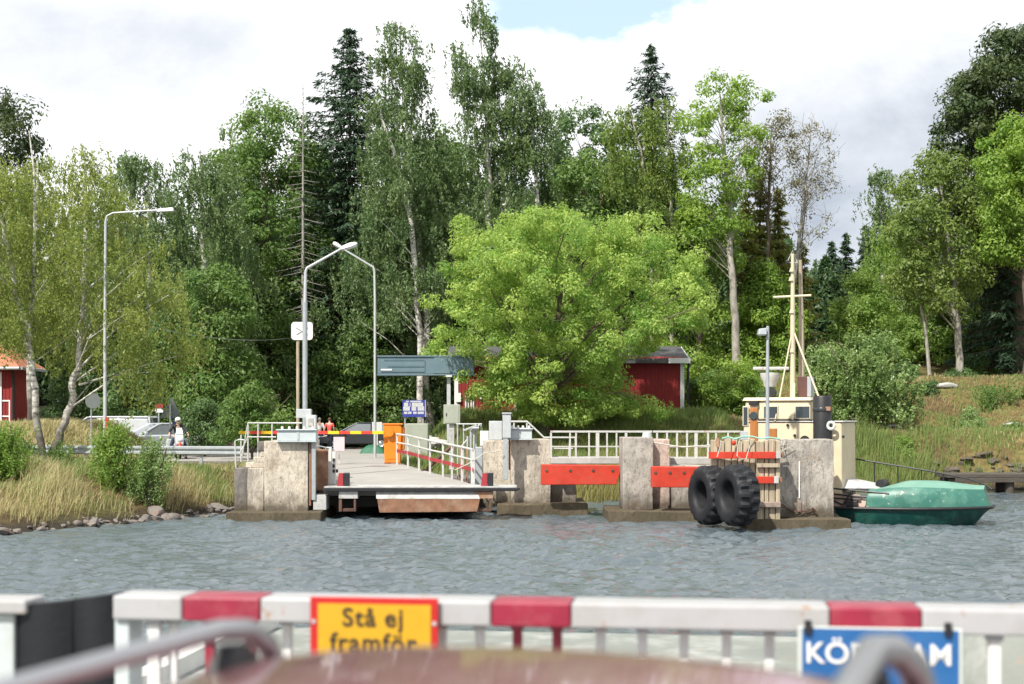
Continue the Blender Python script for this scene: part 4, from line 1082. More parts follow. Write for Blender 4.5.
build('post', MB().box(wx(308.6,y), wx(310.4,y), y+.1, y+.3, wz(506,y), wz(441,y)), M['rust'], t, bevel=.008)
build('rusty_plate', MB().box(wx(316,y+.9), wx(328,y+.9), y+.9, y+1.0, wz(492,y), wz(450,y)), M['rust'], t, bevel=.01)
build('cross_beam', MB().box(wx(313,y), wx(326,y), y+.05, y+.8, wz(510,y), wz(495,y)), M['worn_steel'], t, bevel=.01)
t = thing('control_cabinet', 'small pale grey control boxes strapped to the left ferry lamp post', 'cabinet', (wx(308,45.5), 45.5, wz(431,45.5)))
build('upper_box', MB().box(wx(296,45.3), wx(311,45.3), 45.3, 45.55, wz(418,45.3), wz(409,45.3)), M['galv_pale'], t, bevel=.01)
build('lower_box', MB().box(wx(306,45.2), wx(316,45.2), 45.15, 45.45, wz(431,45.2), wz(415,45.2)), M['house_grey'], t, bevel=.01)
build('door_panel', MB().box(wx(308,45.1), wx(313,45.1), 45.13, 45.147, wz(426,45.2), wz(418,45.2)), M['worn_steel'], t, bevel=.004)

# ------------------------------------------------------------------ the ramp
t = thing('ferry_ramp', 'worn concrete ferry ramp with a black lip hanging over the water', 'ramp', (-2.7, 43, .9))
zl = 0.99
def ry(a): return 1.312 + (zl-1.312)*a             # height from the hinge (0) to the lip (1)
def edge(y):                                       # left and right edges of the deck at distance y
    a = (y-42.7)/(53.6-42.7); return (-5.55 + a*(-9.2+5.55), -0.9 + a*(-4.15+0.9))
la, ra = edge(43.2); lb, rb = edge(53.4)
build('deck', MB().hexa([(la,43.2,zl-.3),(ra,43.2,zl-.3),(rb,53.4,1.0),(lb,53.4,1.0)], [(la,43.2,zl),(ra,43.2,zl),(rb,53.4,1.318),(lb,53.4,1.318)]), M['road'], t)
xa, xb = wx(323,42.4), wx(520,42.4)
build('lip_plate', MB().box(xa+.02, xb-.1, 42.45, 43.6, zl-.02, zl+.012), M['worn_steel'], t)
build('lip_edge', MB().prism([(xa,zl-.12),(xb-.10,zl-.12),(xb,zl-.07),(xb,zl-.02),(xa,zl-.02)], 42.3, 42.55), M['black'], t, bevel=.012)
y = 42.2
build('apron', MB().hexa([(wx(376,y),y+.1,wz(499,y)),(wx(480,y),y+.1,wz(499,y)),(wx(480,y),y+.5,wz(499,y)),(wx(376,y),y+.5,wz(499,y))],
                        [(wx(375,y),y+.25,zl-.125),(wx(477,y),y+.25,zl-.125),(wx(477,y),y+.6,zl-.125),(wx(375,y),y+.6,zl-.125)]), M['worn_steel'], t, bevel=.008)
build('rusty_skirt', MB().hexa([(wx(379,y),y+.15,wz(513,y)),(wx(477,y),y+.15,wz(512,y)),(wx(477,y),y+.5,wz(512,y)),(wx(379,y),y+.5,wz(513,y))],
                              [(wx(377,y),y+.08,wz(499.5,y)),(wx(480,y),y+.08,wz(499.5,y)),(wx(480,y),y+.45,wz(499.5,y)),(wx(377,y),y+.45,wz(499.5,y))]), M['rust'], t, bevel=.008)
for pxa, pxb, mt in ((338,357,'worn_steel'), (476,493,'rust')):
    build('bracket', MB().box(wx(pxa,y), wx(pxb,y), y+.18, y+.6, wz(499,y), zl-.125), M[mt], t, bevel=.01)
    build('bracket_arm', MB().box(wx(pxa,y), wx(pxa+3,y), y+.2, y+.5, wz(512,y), wz(499.5,y)).box(wx(pxb-4,y), wx(pxb-2,y), y+.2, y+.5, wz(512,y), wz(499.5,y)).box(wx(pxa+3.2,y), wx(pxb-4.2,y), y+.25, y+.45, wz(512,y), wz(509,y)), M['rust_dark'], t, bevel=.006)
build('underframe', MB().box(xa+.2, -1.2, 43.3, 52, .35, .66), M['ramp_shade'], t)
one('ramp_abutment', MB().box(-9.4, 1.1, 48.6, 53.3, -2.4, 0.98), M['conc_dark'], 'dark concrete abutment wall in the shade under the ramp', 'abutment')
def bollard(px, d, lab):
    x = wx(px, d); z = ry(1)+.012
    t = thing('ramp_bollard', lab, 'bollard', (x, d, z))
    build('front_post', MB().box(x-.02, x+.16, d, d+.18, z, z+.40), M['black'], t, bevel=.02)
    build('side_plate', MB().hexa([(x-.22,d+.02,z),(x-.024,d+.02,z),(x-.024,d+.16,z),(x-.22,d+.16,z)], [(x-.16,d+.02,z+.39),(x-.024,d+.02,z+.39),(x-.024,d+.16,z+.39),(x-.16,d+.16,z+.39)]), M['red_panel'], t, bevel=.01)
bollard(344, 42.75, 'short black and red bollard on the left end of the ramp lip')
bollard(488, 42.75, 'short black and red bollard on the right end of the ramp lip')
t = thing('marker_post', 'white steel post with dark holes at the left edge of the ramp', 'post', (wx(329,43.6), 43.6, zl))
y = 43.6
build('panel', MB().box(wx(325,y), wx(331.5,y), y, y+.12, ry(.95), wz(447,y)), M['white'], t, bevel=.01)
build('panel', MB().box(wx(332,y), wx(335.5,y), y+.03, y+.13, ry(.95), wz(452,y)), M['white'], t, bevel=.01)
for px, py in ((333.6,460), (333.6,471), (337,471), (333.6,466)):
    build('dark_plate', MB().box(wx(px-1.1,y), wx(px+1.1,y), y+.0, y+.025, wz(py+1.6,y), wz(py-1.6,y)), M['black'], t)
build('handrail', rail(MB(), [(wx(314,y), y-.2, wz(446,y)), (wx(322,y), y-.1, wz(446.5,y)), (wx(334,y), y+.1, wz(450,y))]), M['galv'], t, sm=True)
one('sign_board', MB().box(wx(333.5,54), wx(344.5,54), 54, 54.03, wz(451,54), wz(437,54)).box(wx(338.5,54), wx(339.5,54), 54.032, 54.07, 1.31, wz(440,54)), M['pink_board'], 'pale pinkish blank board beside the ramp under the boom', 'board', bevel=.004)
# ramp railing
t = thing('ramp_railing', 'white ramp railing with a red wooden strip along the right edge', 'railing', (wx(436,48), 48, 1.1))
pr = [(397, 53.0), (408, 51.2), (419, 49.6), (430, 48.2), (443, 46.9), (452, 45.9), (462, 44.9), (473, 43.9)]
tops = [434, 435.5, 438, 440.5, 443, 445, 447, 449.5]
for (px, dd), ty in zip(pr, tops):
    w = .05 if px < 470 else .09
    build('post', MB().box(wx(px,dd)-w*.7, wx(px,dd)+w*.7, dd-.03, dd+.03, ry((53.4-dd)/10.2)-.05, wz(ty,dd)), M['rail_white'], t, bevel=.008)
def along(off): return [(wx(px,dd), dd-.05, wz(ty,dd)-off) for (px, dd), ty in zip(pr, tops)]
build('top_rail', rail(MB(), along(0.0), .035), M['rail_white'], t, sm=True)
build('middle_rail', rail(MB(), along(0.32), .03), M['rail_white'], t, sm=True)
q = along(0.62); mb = MB()
for (a, b) in zip(q[:-1], q[1:]):
    mb.hexa([(a[0],a[1]-.04,a[2]-.06),(b[0],b[1]-.04,b[2]-.06),(b[0],b[1],b[2]-.06),(a[0],a[1],a[2]-.06)], [(a[0],a[1]-.04,a[2]+.06),(b[0],b[1]-.04,b[2]+.06),(b[0],b[1],b[2]+.06),(a[0],a[1],a[2]+.06)])
build('red_strip', mb, M['red_panel'], t)
t = thing('strut_bracket', 'dark slanting steel strut behind the ramp railing', 'strut', (wx(440,50), 50, 1.2))
build('strut', MB().tube([(wx(427,50), 50, 1.25), (wx(452,50), 50, wz(446,50))], .07, 6), M['rust_dark'], t)
build('foot_plate', MB().obox((wx(427,50), 50, 1.22), .4, .3, .06), M['rust_dark'], t)

# ------------------------------------------------------------------ barrier
t = thing('road_barrier', 'orange barrier cabinet with a red and yellow boom lowered across the road', 'barrier', (wx(393,54), 54, 1.31))
y = 53.6
xa, xb = wx(384.5,y), wx(400,y)
build('cabinet', MB().prism([(xa,1.36),(xb,1.36),(xb+.06,wz(428,y)),(xb-.02,wz(425,y)),(xa-.02,wz(425,y)),(xa-.05,wz(429,y))], y, y+.55), M['orange'], t, bevel=.02)
build('lid', MB().box(xa-.08, xb+.10, y-.03, y+.58, wz(425,y)+.002, wz(425,y)+.06), M['orange'], t, bevel=.02)
build('side_housing', MB().box(xb+.002, wx(404,y), y+.1, y+.5, wz(450,y), wz(427,y)), M['orange'], t, bevel=.03)
build('door', MB().box(xa+.08, xb-.08, y-.014, y-.002, 1.5, wz(430,y)), M['orange'], t, bevel=.004)
build('base_plate', MB().box(xa-.02, xb+.04, y-.02, y+.56, 1.30, 1.358), M['rust'], t)
zb = wz(432.5, y-.2)
cols = [('boom_red',7), ('yellow',5)]; x = xa-.02; i = 0; xend = wx(239, y-.2)
seg = (xa - .02 - xend)/13
for i in range(13):
    m = M['yellow' if i % 2 == 0 else 'boom_red']
    build('boom', MB().box(x-seg+.003, x, y-.24, y-.16, zb-.055, zb+.055), m, t); x -= seg
build('boom_pivot', MB().lathe([(0,-.08),(.16,-.07),(.16,.07),(0,.08)], (xa+.2, y-.1, zb), (0,1,0), 14), M['orange'], t, sm=True)

# ------------------------------------------------------------------ control side, right of the ramp
t = thing('gantry_beam', 'blue grey gantry box on a steel post above the road', 'gantry', (wx(448,60), 60, 1.8))
y = 60
build('box_beam', MB().box(wx(377.5,y), wx(474,y), y, y+.6, wz(374,y), wz(357,y)), M['blue_grey'], t, bevel=.02)
build('flange', MB().box(wx(377.5,y)-.02, wx(474,y)+.02, y-.05, y+.65, wz(357,y)+.002, wz(357,y)+.06).box(wx(377.5,y)-.02, wx(474,y)+.02, y-.05, y+.65, wz(374,y)-.06, wz(374,y)-.002), M['blue_grey'], t, bevel=.01)
build('frame_panel', MB().box(wx(381,y), wx(425,y), y-.03, y-.002, wz(372,y), wz(360,y)), M['blue_grey'], t, bevel=.01)
build('slot', MB().box(wx(388,y), wx(424,y), y-.05, y-.032, wz(367,y), wz(365.6,y)), M['blue_dark'], t)
build('slot', MB().box(wx(384,y), wx(424,y), y-.045, y-.034, wz(360.8,y), wz(359.6,y)), M['blue_dark'], t)
build('strip', MB().box(wx(381,y), wx(392,y), y-.05, y-.032, wz(370.5,y), wz(369,y)), M['sign_white'], t)
build('end_panel', MB().box(wx(434,y), wx(463,y), y-.04, y-.002, wz(373.5,y), wz(357.5,y)), M['blue_grey'], t, bevel=.01)
build('post', MB().box(wx(446.6,y), wx(450.4,y), y+.2, y+.38, 1.6, wz(374,y)-.062), M['galv_pale'], t, bevel=.01)
build('post_cap', MB().box(wx(446,y), wx(452,y), y-.1, y+.06, wz(377,y), wz(374,y)-.062), M['sign_white'], t, bevel=.01)
t = thing('notice_board', 'dark blue notice board with white lettering on posts left of the olive cabinet', 'sign', (wx(413,63), 63, 1.5))
y = 63
build('board', MB().box(wx(402.5,y), wx(425,y), y, y+.04, wz(417,y), wz(400,y)), M['board_blue'], t, bevel=.004)
build('edge', MB().box(wx(425,y)+.002, wx(425.8,y), y-.01, y+.05, wz(417,y), wz(400,y)), M['galv_pale'], t)
rr = np.random.default_rng(2)
for row, (py, hh, a, b, gaps) in enumerate(((401.3,.035,406,421,(409.5,)), (404.4,.11,404,423,(408.6,411.2)), (408.2,.11,403.4,424,(410.6,416.6)), (412.6,.06,404,423.5,(407.5,412,417)))):
    mb = MB(); px = a
    while px < b:
        w = rr.uniform(.45, .85)
        if not any(abs(px-g) < .7 for g in gaps):
            mb.box(wx(px,y), wx(px+w*.72,y), y-.006, y-.001, wz(py,y)-hh, wz(py,y)+hh*.7)
        px += w
    build('lettering', mb, M['sign_white'], t)
for px in (405, 423): build('post', MB().tube([(wx(px,y), y+.08, 1.3), (wx(px,y), y+.08, wz(401,y))], .04, 8), M['galv'], t, sm=True)
t = thing('switch_cabinet', 'olive grey switch cabinet on a post beneath the gantry', 'cabinet', (wx(451,51), 51, 1.3))
y = 51
build('cabinet', MB().box(wx(443.5,y), wx(460,y), y, y+.35, wz(424,y), wz(404.5,y)), M['olive'], t, bevel=.015)
build('door', MB().box(wx(445,y), wx(458.5,y), y-.015, y-.002, wz(423,y), wz(406,y)), M['olive'], t, bevel=.006)
build('handle', MB().box(wx(446,y), wx(446.8,y), y-.035, y-.017, wz(416,y), wz(413,y)), M['black'], t)
build('post', MB().box(wx(449,y), wx(454,y), y+.1, y+.28, 1.2, wz(424,y)-.002), M['worn_steel'], t)
one('fuel_tank', MB().prism([(wx(405,57),1.3),(wx(428,57),1.3),(wx(428,57),wz(425,57)),(wx(427,57),wz(423.5,57)),(wx(406,57),wz(423.5,57)),(wx(405,57),wz(425,57))], 57, 57.9), M['olive'], 'olive green waste container behind the orange barrier cabinet', 'container', bevel=.03)
t = thing('lift_column', 'pale grey lifting column on the right side of the ramp', 'column', (wx(506,44.2), 44.2, .6))
y = 44.2
build('head_box', MB().box(wx(502.5,y), wx(511,y), y, y+.35, wz(438,y), wz(414,y)), M['galv_pale'], t, bevel=.015)
build('cap', MB().box(wx(502,y), wx(511.5,y), y-.03, y+.38, wz(414,y)+.002, wz(412.5,y)), M['galv_pale'], t, bevel=.006)
build('guide_post', MB().box(wx(503,y), wx(508,y), y+.02, y+.22, wz(480,y), wz(438,y)-.002), M['galv'], t, bevel=.01)
build('cable_duct', MB().box(wx(508.6,y), wx(510.5,y), y+.1, y+.25, wz(470,y), wz(440,y)), M['rust_dark'], t)
t = thing('machinery_cabinet', 'white machinery cabinet left of the lifting column', 'cabinet', (wx(491,46.5), 46.5, 1.2))
y = 46.5
build('housing', MB().box(wx(489,y), wx(502,y), y, y+.6, wz(440,y), wz(421,y)), M['galv_pale'], t, bevel=.015)
build('lower_housing', MB().box(wx(480,y), wx(488.6,y), y+.1, y+.6, wz(446,y), wz(431,y)), M['white'], t, bevel=.015)
build('base', MB().box(wx(480,y), wx(502,y), y+.05, y+.65, wz(462,y), wz(446,y)-.003), M['conc_grey'], t)
t = thing('operator_desk', 'slanted grey control desk on thin legs behind the ramp railing', 'desk', (wx(468,48), 48, 1.2))
y = 48
build('desk_top', MB().obox((wx(470,y), y, wz(428,y)), .5, .5, .07, ry=R(-22)), M['worn_steel'], t, bevel=.01)
build('frame', MB().tube([(wx(456,y), y, wz(424,y)), (wx(482,y), y, wz(424,y))], .025, 6).tube([(wx(462,y), y, wz(446,y)), (wx(480,y), y, wz(424,y))], .03, 6), M['rail_white'], t)
for px in (457.5, 463.5, 476, 481): build('leg', MB().tube([(wx(px,y), y+.1, 1.0), (wx(px,y), y+.1, wz(424,y))], .026, 6), M['galv_pale'], t, sm=True)
t = thing('pipe_rack', 'cluster of grey pipes and conduits beside the operator desk', 'pipes', (wx(478,47.4), 47.4, 1.0))
for px, pt, rr_ in ((467.5,436,.03), (471,431,.045), (474,434,.03), (484.5,441,.04), (487,437,.03)):
    build('pipe', MB().tube([(wx(px,47.4), 47.4, .9), (wx(px,47.4), 47.4, wz(pt,47.4))], rr_, 8), M['galv' if rr_ > .035 else 'galv_pale'], t, sm=True)
build('elbow', MB().tube([(wx(471,47.4), 47.4, wz(431,47.4)), (wx(473,47.2), 47.2, wz(428,47.4)), (wx(479,47.2), 47.2, wz(428,47.4))], .04, 8), M['galv'], t, sm=True)
one('steel_bollard', MB().box(wx(475.5,44.4), wx(482.5,44.4), 44.4, 44.65, .9, wz(447,44.4)), M['galv'], 'tall flat grey steel post at the end of the ramp railing', 'post', bevel=.02)
for i, (px, pt, dd, lab) in enumerate(((459, 446, 46.8, 'rusty steel stake left of the control pipes'), (466, 449, 46.2, 'rusty steel stake right of the first, by the control pipes'))):
    one('steel_stake', MB().box(wx(px,dd), wx(px+1.6,dd), dd, dd+.08, .9, wz(pt,dd)), M['rust'], lab, 'stake')
one('mooring_line', MB().tube([(wx(455,44), 44.0, wz(470,44)), (wx(470,44), 43.9, wz(463,44)), (wx(484,44), 43.8, wz(453,44)), (wx(502,44.1), 44.1, wz(450.5,44))], .014, 5), M['rope'], 'thin pale line strung from the railing to the lifting column', 'rope', sm=True)

# ------------------------------------------------------------------ pier right of the ramp, red beams, walkway
t = thing('concrete_pier', 'tan concrete pier between the ramp and the first red beam', 'pier', (1.0, 45.5, -1))
d = 44.9
cast('shaft', MB().box(wx(511,d), wx(550.5,d), d, d+2.0, .3, wz(439.5,d)), M['conc'], t, seed=11)
cast('rear_wall', MB().box(wx(550,d)+.01, wx(577,d), d+.55, d+2.2, .3, wz(462,d)), M['conc_grey'], t, seed=12)
cast('left_wall', MB().box(wx(483,d), wx(511,d)-.006, d+.6, d+2.2, .3, wz(441,d)), M['conc'], t, seed=13)
cast('footing', MB().box(wx(497,44.2), wx(588,44.2), 44.25, 47.4, -2.4, .37), M['foot'], t, amp=.035, seed=14)
t = thing('concrete_pier', 'stained grey concrete pier between the two red beams', 'pier', (4.2, 43.2, -1))
d = 42.5
cast('shaft', MB().box(wx(623,d), wx(653,d), d, d+1.6, .3, wz(437.5,d)), M['conc_grey'], t, seed=21)
cast('rear_block', MB().box(wx(653,d)+.01, wx(671,d), d+.35, d+1.6, .3, wz(439.5,d)), M['conc_pink'], t, seed=22)
cast('low_wall', MB().box(wx(671,d)+.01, wx(716,d), d+.45, d+1.4, .3, wz(466,d)), M['conc_grey'], t, seed=23)
cast('footing', MB().box(wx(608.5,41.7), wx(722,41.7), 41.75, 44.3, -2.4, .31), M['foot'], t, amp=.035, seed=24)
build('cap', MB().lathe([(0,.16),(.13,.14),(.16,.0),(0,0)], (wx(647,d+.7), d+.7, wz(437.5,d)), n=14), M['galv_pale'], t, sm=True)
def fender(pts, d0, d1, lab):
    x0_, x1_ = min(p[0] for p in pts), max(p[0] for p in pts); zc = sum(p[1] for p in pts)/4
    o = one('fender_beam', MB().prism(pts, d0, d1), M['beam_red'], lab, 'beam', bevel=.02)
    for f in (.07, .36, .64, .88):
        build('bolt', MB().lathe([(0,.02),(.04,.018),(.05,0)], (x0_+(x1_-x0_)*f, d0-.003, zc+.13), (0,-1,0), 10), M['rust_dark'], o, sm=True)
d = 43.7
fender([(wx(541,d),wz(485,d)),(wx(616.5,d),wz(484.5,d)),(wx(622.5,d),wz(465.5,d)),(wx(541,d),wz(464.5,d))], d, d+.45, 'long red fender beam between the tan pier and the grey pier')
d = 41.6
fender([(wx(652,d),wz(487.5,d)),(wx(702,d),wz(487.5,d)),(wx(702,d),wz(467,d)),(wx(652,d),wz(466.5,d))], d, d+.45, 'shorter red fender beam running in behind the tyres')
t = thing('walkway', 'concrete walkway slab behind the red beams with white railings', 'walkway', (4.5, 45.4, 1.6))
build('slab', MB().box(wx(551,44.6), wx(624,44.6), 44.75, 46.0, wz(464,44.6), wz(457.5,44.6)), M['slab'], t, bevel=.015)
build('slab', MB().box(wx(624,44.6)+.01, 7.3, 44.2, 45.6, wz(464,44.6), wz(457.5,44.6)), M['slab'], t, bevel=.015)
t = thing('walkway_railing', 'white railing with close upright bars on the walkway behind the red beams', 'railing', (4.5, 44.8, 1.75))
y = 44.8
ztop, zmid, zbot = wz(431.5,y), wz(446.5,y), wz(458,y)
build('top_rail', MB().box(wx(550.5,y), wx(652,y), y-.03, y+.03, ztop-.03, ztop+.03).box(wx(653,y), wx(740,y), y-.03, y+.03, ztop-.03, ztop+.03), M['rail_white'], t)
build('middle_rail', MB().box(wx(550.5,y), wx(740,y), y-.022, y+.022, zmid-.02, zmid+.02), M['rail_white'], t)
for px, w in ((551,.03), (570,.025), (576,.025), (589,.025), (597.5,.055), (607,.025), (616.5,.025), (626,.04), (657,.03), (667,.03), (677,.03), (687,.03), (696,.05), (708,.03), (716,.03), (728,.03)):
    build('post', MB().box(wx(px,y)-w, wx(px,y)+w, y-.02, y+.02, zbot, ztop-.032), M['rail_white'], t)
t = thing('service_gate', 'white slanted pipe handrail on top of the tan pier', 'railing', (wx(525,45.4), 45.4, wz(440,45.4)))
y = 45.4
build('handrail', rail(MB(), [(wx(511,y), y, wz(421.5,y)), (wx(527,y), y, wz(421.5,y)), (wx(544,y), y, wz(437.5,y)), (wx(575,y), y, wz(437.5,y)), (wx(576,y), y, wz(457,y))], .03), M['rail_white'], t, sm=True)
for px, a, b in ((527,421.5,440), (514,421.5,440)): build('post', rail(MB(), [(wx(px,y), y+.02, wz(b,y)), (wx(px,y), y+.02, wz(a,y))], .028), M['rail_white'], t, sm=True)
build('lower_bar', rail(MB(), [(wx(551,y), y, wz(448.5,y)), (wx(573,y), y, wz(448.5,y))], .022).tube([(wx(568.5,y), y, wz(458,y)), (wx(570,y), y, wz(437.5,y))], .022, 8), M['rail_white'], t, sm=True)
build('bar', rail(MB(), [(wx(511,y), y, wz(428.5,y)), (wx(527,y), y, wz(428.5,y))], .022), M['rail_white'], t, sm=True)

# ------------------------------------------------------------------ right pier with timber fender and tyres
t = thing('concrete_pier', 'rough grey concrete pier with a rusty chain at the right end of the berth', 'pier', (8.2, 40.2, -1))
d = 39.5
cast('shaft', MB().box(wx(779,d), wx(834,d), d, d+1.1, .28, wz(439.5,d)), M['conc_grey'], t, amp=.018, seed=31, cuts=6)
cast('footing', MB().box(wx(747,38.7), wx(852,38.7), 38.75, 40.9, -2.4, .29), M['foot'], t, amp=.035, seed=32)
build('marker_strip', MB().box(wx(798.5,d), wx(799.8,d), d-.03, d-.022, wz(498,d), wz(461,d)), M['sign_white'], t)
build('rust_plate', MB().box(wx(797.3,d), wx(801,d), d-.035, d-.022, wz(512,d), wz(501,d)), M['conc_pink'], t)
t = thing('timber_fender', 'weathered upright timbers with three red bands on the right pier', 'fender', (6.6, 39.2, .2))
rr = np.random.default_rng(9)
mb = MB(); px = 711.0
while px < 757.5:
    w = rr.uniform(5.2, 7.2); dd = 40.25 - (px-711)/46*1.25 + rr.uniform(0, .04)
    xa_, xb_ = wx(px,dd)+.012, wx(px+w,dd-.16)-.012; zt_ = wz(439+rr.uniform(-1.5, 2.5),dd)
    mb.hexa([(xa_,dd,.35),(xb_,dd-.16,.35),(xb_,dd+.12,.35),(xa_,dd+.25,.35)], [(xa_,dd,zt_),(xb_,dd-.16,zt_),(xb_,dd+.12,zt_),(xa_,dd+.25,zt_)]); px += w
build('rear_planking', mb, M['wood'], t, bevel=.02)
mb = MB(); px = 757.0
for w in (7.5, 4.5, 6.5, 5.2):
    dd = 38.75 + rr.uniform(0, .03)
    mb.box(wx(px,dd)+.010, wx(px+w,dd)-.010, dd, dd+.25, wz(520,dd), wz(440+rr.uniform(-1, 1.5),dd)); px += w
build('front_planking', mb, M['wood'], t, bevel=.02)
for x0_, x1_, ya, yb, m in ((709,776,451.8,458.6,'beam_red'), (753,774,476.5,483.5,'beam_red')):
    dd = 38.64
    bx = MB().box(wx(756,dd), wx(x1_,dd), dd, dd+.10, wz(yb,dd), wz(ya,dd))
    if x0_ < 740: bx.hexa([(wx(x0_,40.1),40.1,wz(yb,40.1)),(wx(756,dd)-.002,dd,wz(yb,dd)),(wx(756,dd)-.002,dd+.1,wz(yb,dd)),(wx(x0_,40.1),40.2,wz(yb,40.1))], [(wx(x0_,40.1),40.1,wz(ya,40.1)),(wx(756,dd)-.002,dd,wz(ya,dd)),(wx(756,dd)-.002,dd+.1,wz(ya,dd)),(wx(x0_,40.1),40.2,wz(ya,40.1))])
    build('red_band', bx, M[m], t, bevel=.01)
    build('band_end', MB().box(wx(x1_,dd)+.003, wx(x1_+5,dd), dd+.005, dd+.105, wz(yb,dd), wz(ya,dd)), M['stone_pale'], t, bevel=.015)
    build('band_end', MB().box(wx(x1_+5,dd)+.005, wx(x1_+9,dd), dd+.10, dd+.25, wz(yb-1,dd), wz(ya+1,dd)), M['rust'], t, bevel=.01)
build('rust_band', MB().box(wx(758,38.64), wx(781,38.64), 38.64, 38.745, wz(507.5,38.64), wz(502,38.64)), M['conc_pink'], t, bevel=.02)
build('wood_band', MB().box(wx(757,38.66), wx(780,38.66), 38.66, 38.745, wz(467.5,38.66), wz(463.5,38.66)), M['wood'], t, bevel=.01)
build('upper_tie', MB().box(wx(716,40), wx(719,40), 39.97, 40.03, wz(447,40), wz(438,40)), M['rust'], t)
one('float_ball', MB().ball((wx(734,39.4), 39.45, wz(443,39.4)), .065, .05, .07, 12, 8), M['beam_red'], 'small red float hanging high on the timber fender', 'float', sm=True)
def tyre_mesh():
    def mod(r, h, k, j):
        if r > .70:
            lug = (k % 4 in (0, 1)) if h > 0 else ((k+2) % 4 in (0, 1))
            return r + (0.045 if lug and abs(h) > .05 else -0.02)
        return r
    prof = [(.40,-.27),(.43,-.30),(.50,-.325),(.62,-.335),(.70,-.315),(.745,-.27),(.775,-.20),(.785,-.10),(.785,-.055),(.785,.055),(.785,.10),(.775,.20),(.745,.27),(.70,.315),(.62,.335),(.50,.325),(.43,.30),(.40,.27),(.375,.20),(.372,0),(.375,-.20),(.40,-.27)]
    return MB().lathe(prof, (0,0,0), (0,1,0), 72, mod)
tm = tyre_mesh().mesh('tractor_tyre'); smooth(tm, 28); tm.materials.append(M['rubber'])
axv = Vector((-.945, -.33, 0)).normalized()
for i, (px, dd, lab) in enumerate(((737, 38.1, 'big black loader tyre with deep tread, the nearer and right one of the pair'), (709.5, 39.5, 'big black loader tyre at the left, half hidden behind the nearer one'))):
    o = bpy.data.objects.new('loader_tyre', tm); COL.objects.link(o)
    o.location = (wx(px, dd), dd, wz(495.2, dd)); o.rotation_euler = (0, R(17*i), math.atan2(axv.y, axv.x) - math.pi/2)
    tag(o, lab, 'tyre', 'loader tyres hung as fenders')
ch = MB()
r0 = [Vector((wx(a, 39.42), 39.42, wz(b, 39.42))) for a, b in ((782,505),(787,508.5),(793,511),(800,512),(806,510.5),(813,509),(815,511),(816.5,514))]
k = 0
for a, b in zip(r0[:-1], r0[1:]):
    n = max(2, int((b-a).length/.075))
    for i in range(n):
        c = a.lerp(b, (i+.5)/n); dr = (b-a).normalized(); up = Vector((0,1,0)) if k % 2 else dr.cross(Vector((0,1,0))); k += 1
        pts = [c + dr*(.055*math.cos(q)) + up*(.028*math.sin(q)) for q in np.linspace(0, 6.283, 9)]
        ch.tube(pts, .013, 5, caps=False)
one('anchor_chain', ch, M['chain'], 'rusty chain sagging across the face of the right pier', 'chain', sm=True)
def rope(name, pts, m, lab, r=.02, d=38.6):
    q = [Vector((wx(a, d), d + (.03 if i % 2 else -.02), wz(b, d))) for i, (a, b) in enumerate(pts)]
    one(name, MB().tube(q, r, 6), M[m], lab, 'rope', sm=True)
rope('rope', [(722,438.5),(728,437),(735,439),(743,436.5),(752,436.5),(760,438.5),(770,437.5),(780,439)], 'rope_teal', 'teal rope lying along the top of the timber fender', .025, 39.0)
rope('rope', [(740,439),(738,446),(737,456),(741,459),(746,459),(750,446),(751,440)], 'rope', 'pale loop of rope hanging over the red band', .013)
rope('rope', [(721,440),(720,448),(717,457)], 'rope', 'short pale rope end hanging left of the loop', .013)
rope('rope', [(654,442.5),(668,445),(682,447),(700,446),(712,445)], 'rope', 'pale line sagging across the walkway railing', .022, 42.2)
rr = np.random.default_rng(4); mb = MB()
for i in range(9):
    a = P(781+rr.uniform(-2,6), 440+rr.uniform(0,3), 39.42)
    mb.tube([a, a+Vector((rr.normal(0,.12), -.04, rr.normal(-.12,.08))), a+Vector((rr.normal(0,.1), -.05, rr.normal(-.28,.1)))], .008, 4)
one('frayed_net', mb, M['rope'], 'frayed pale rope tangle at the top corner of the right pier', 'rope', sm=True)
# ------------------------------------------------------------------ work boat
BO = Vector((10.0, 42.15, 0)); BH = R(-25)
bf = Vector((math.cos(BH), math.sin(BH), 0)); bl = Vector((-math.sin(BH), math.cos(BH), 0))      # forward, port (far side)
def bp(s, t, z): return BO + bf*s + bl*t + Vector((0,0,z))
boat = thing('work_boat', 'old cream and green work boat with a turquoise bow moored behind the right pier', 'boat', BO)
HB = 1.42
def half(s):            # half beam along the hull
    if s < -3: return HB*(0.88 + 0.12*float(sstep(-4.2, -3.0, s)))
    return HB*(1 - 0.80*float(np.clip((s-0.9)/3.15, 0, 1))**2.3)
def loft(rows, close=False):
    mb = MB(); n = len(rows[0]); vs = [v for r_ in rows for v in r_]; fs = []
    for i in range(len(rows)-1):
        for j in range(n-1): fs.append((i*n+j, (i+1)*n+j, (i+1)*n+j+1, i*n+j+1))
    return mb.add(vs, fs)
SS = list(np.linspace(-4.0, 0, 8)) + list(np.linspace(0.4, 4.05, 16))
def sheer(s): return 0.47 + 0.05*max(0, s/4)**2
rows = []
for s in SS:
    h = float(half(s)); zs = sheer(s)
    rake = 0.95*max(0, (s-1.0)/3.05)**1.6
    prof = []
    for side in (-1, 1):
        pts = [(1.0, zs), (0.97, zs-.20), (0.90, 0.05), (0.78, -0.25), (0.02, -0.6)]
        if side == 1: pts = pts[::-1][1:]
        for f, z in pts:
            q = (zs - z)/(zs+.6)
            prof.append(bp(s - rake*q**0.8, side*h*(f - 0.10*max(0, s/4)*q), z))
    rows.append(prof)
hull = loft(rows)
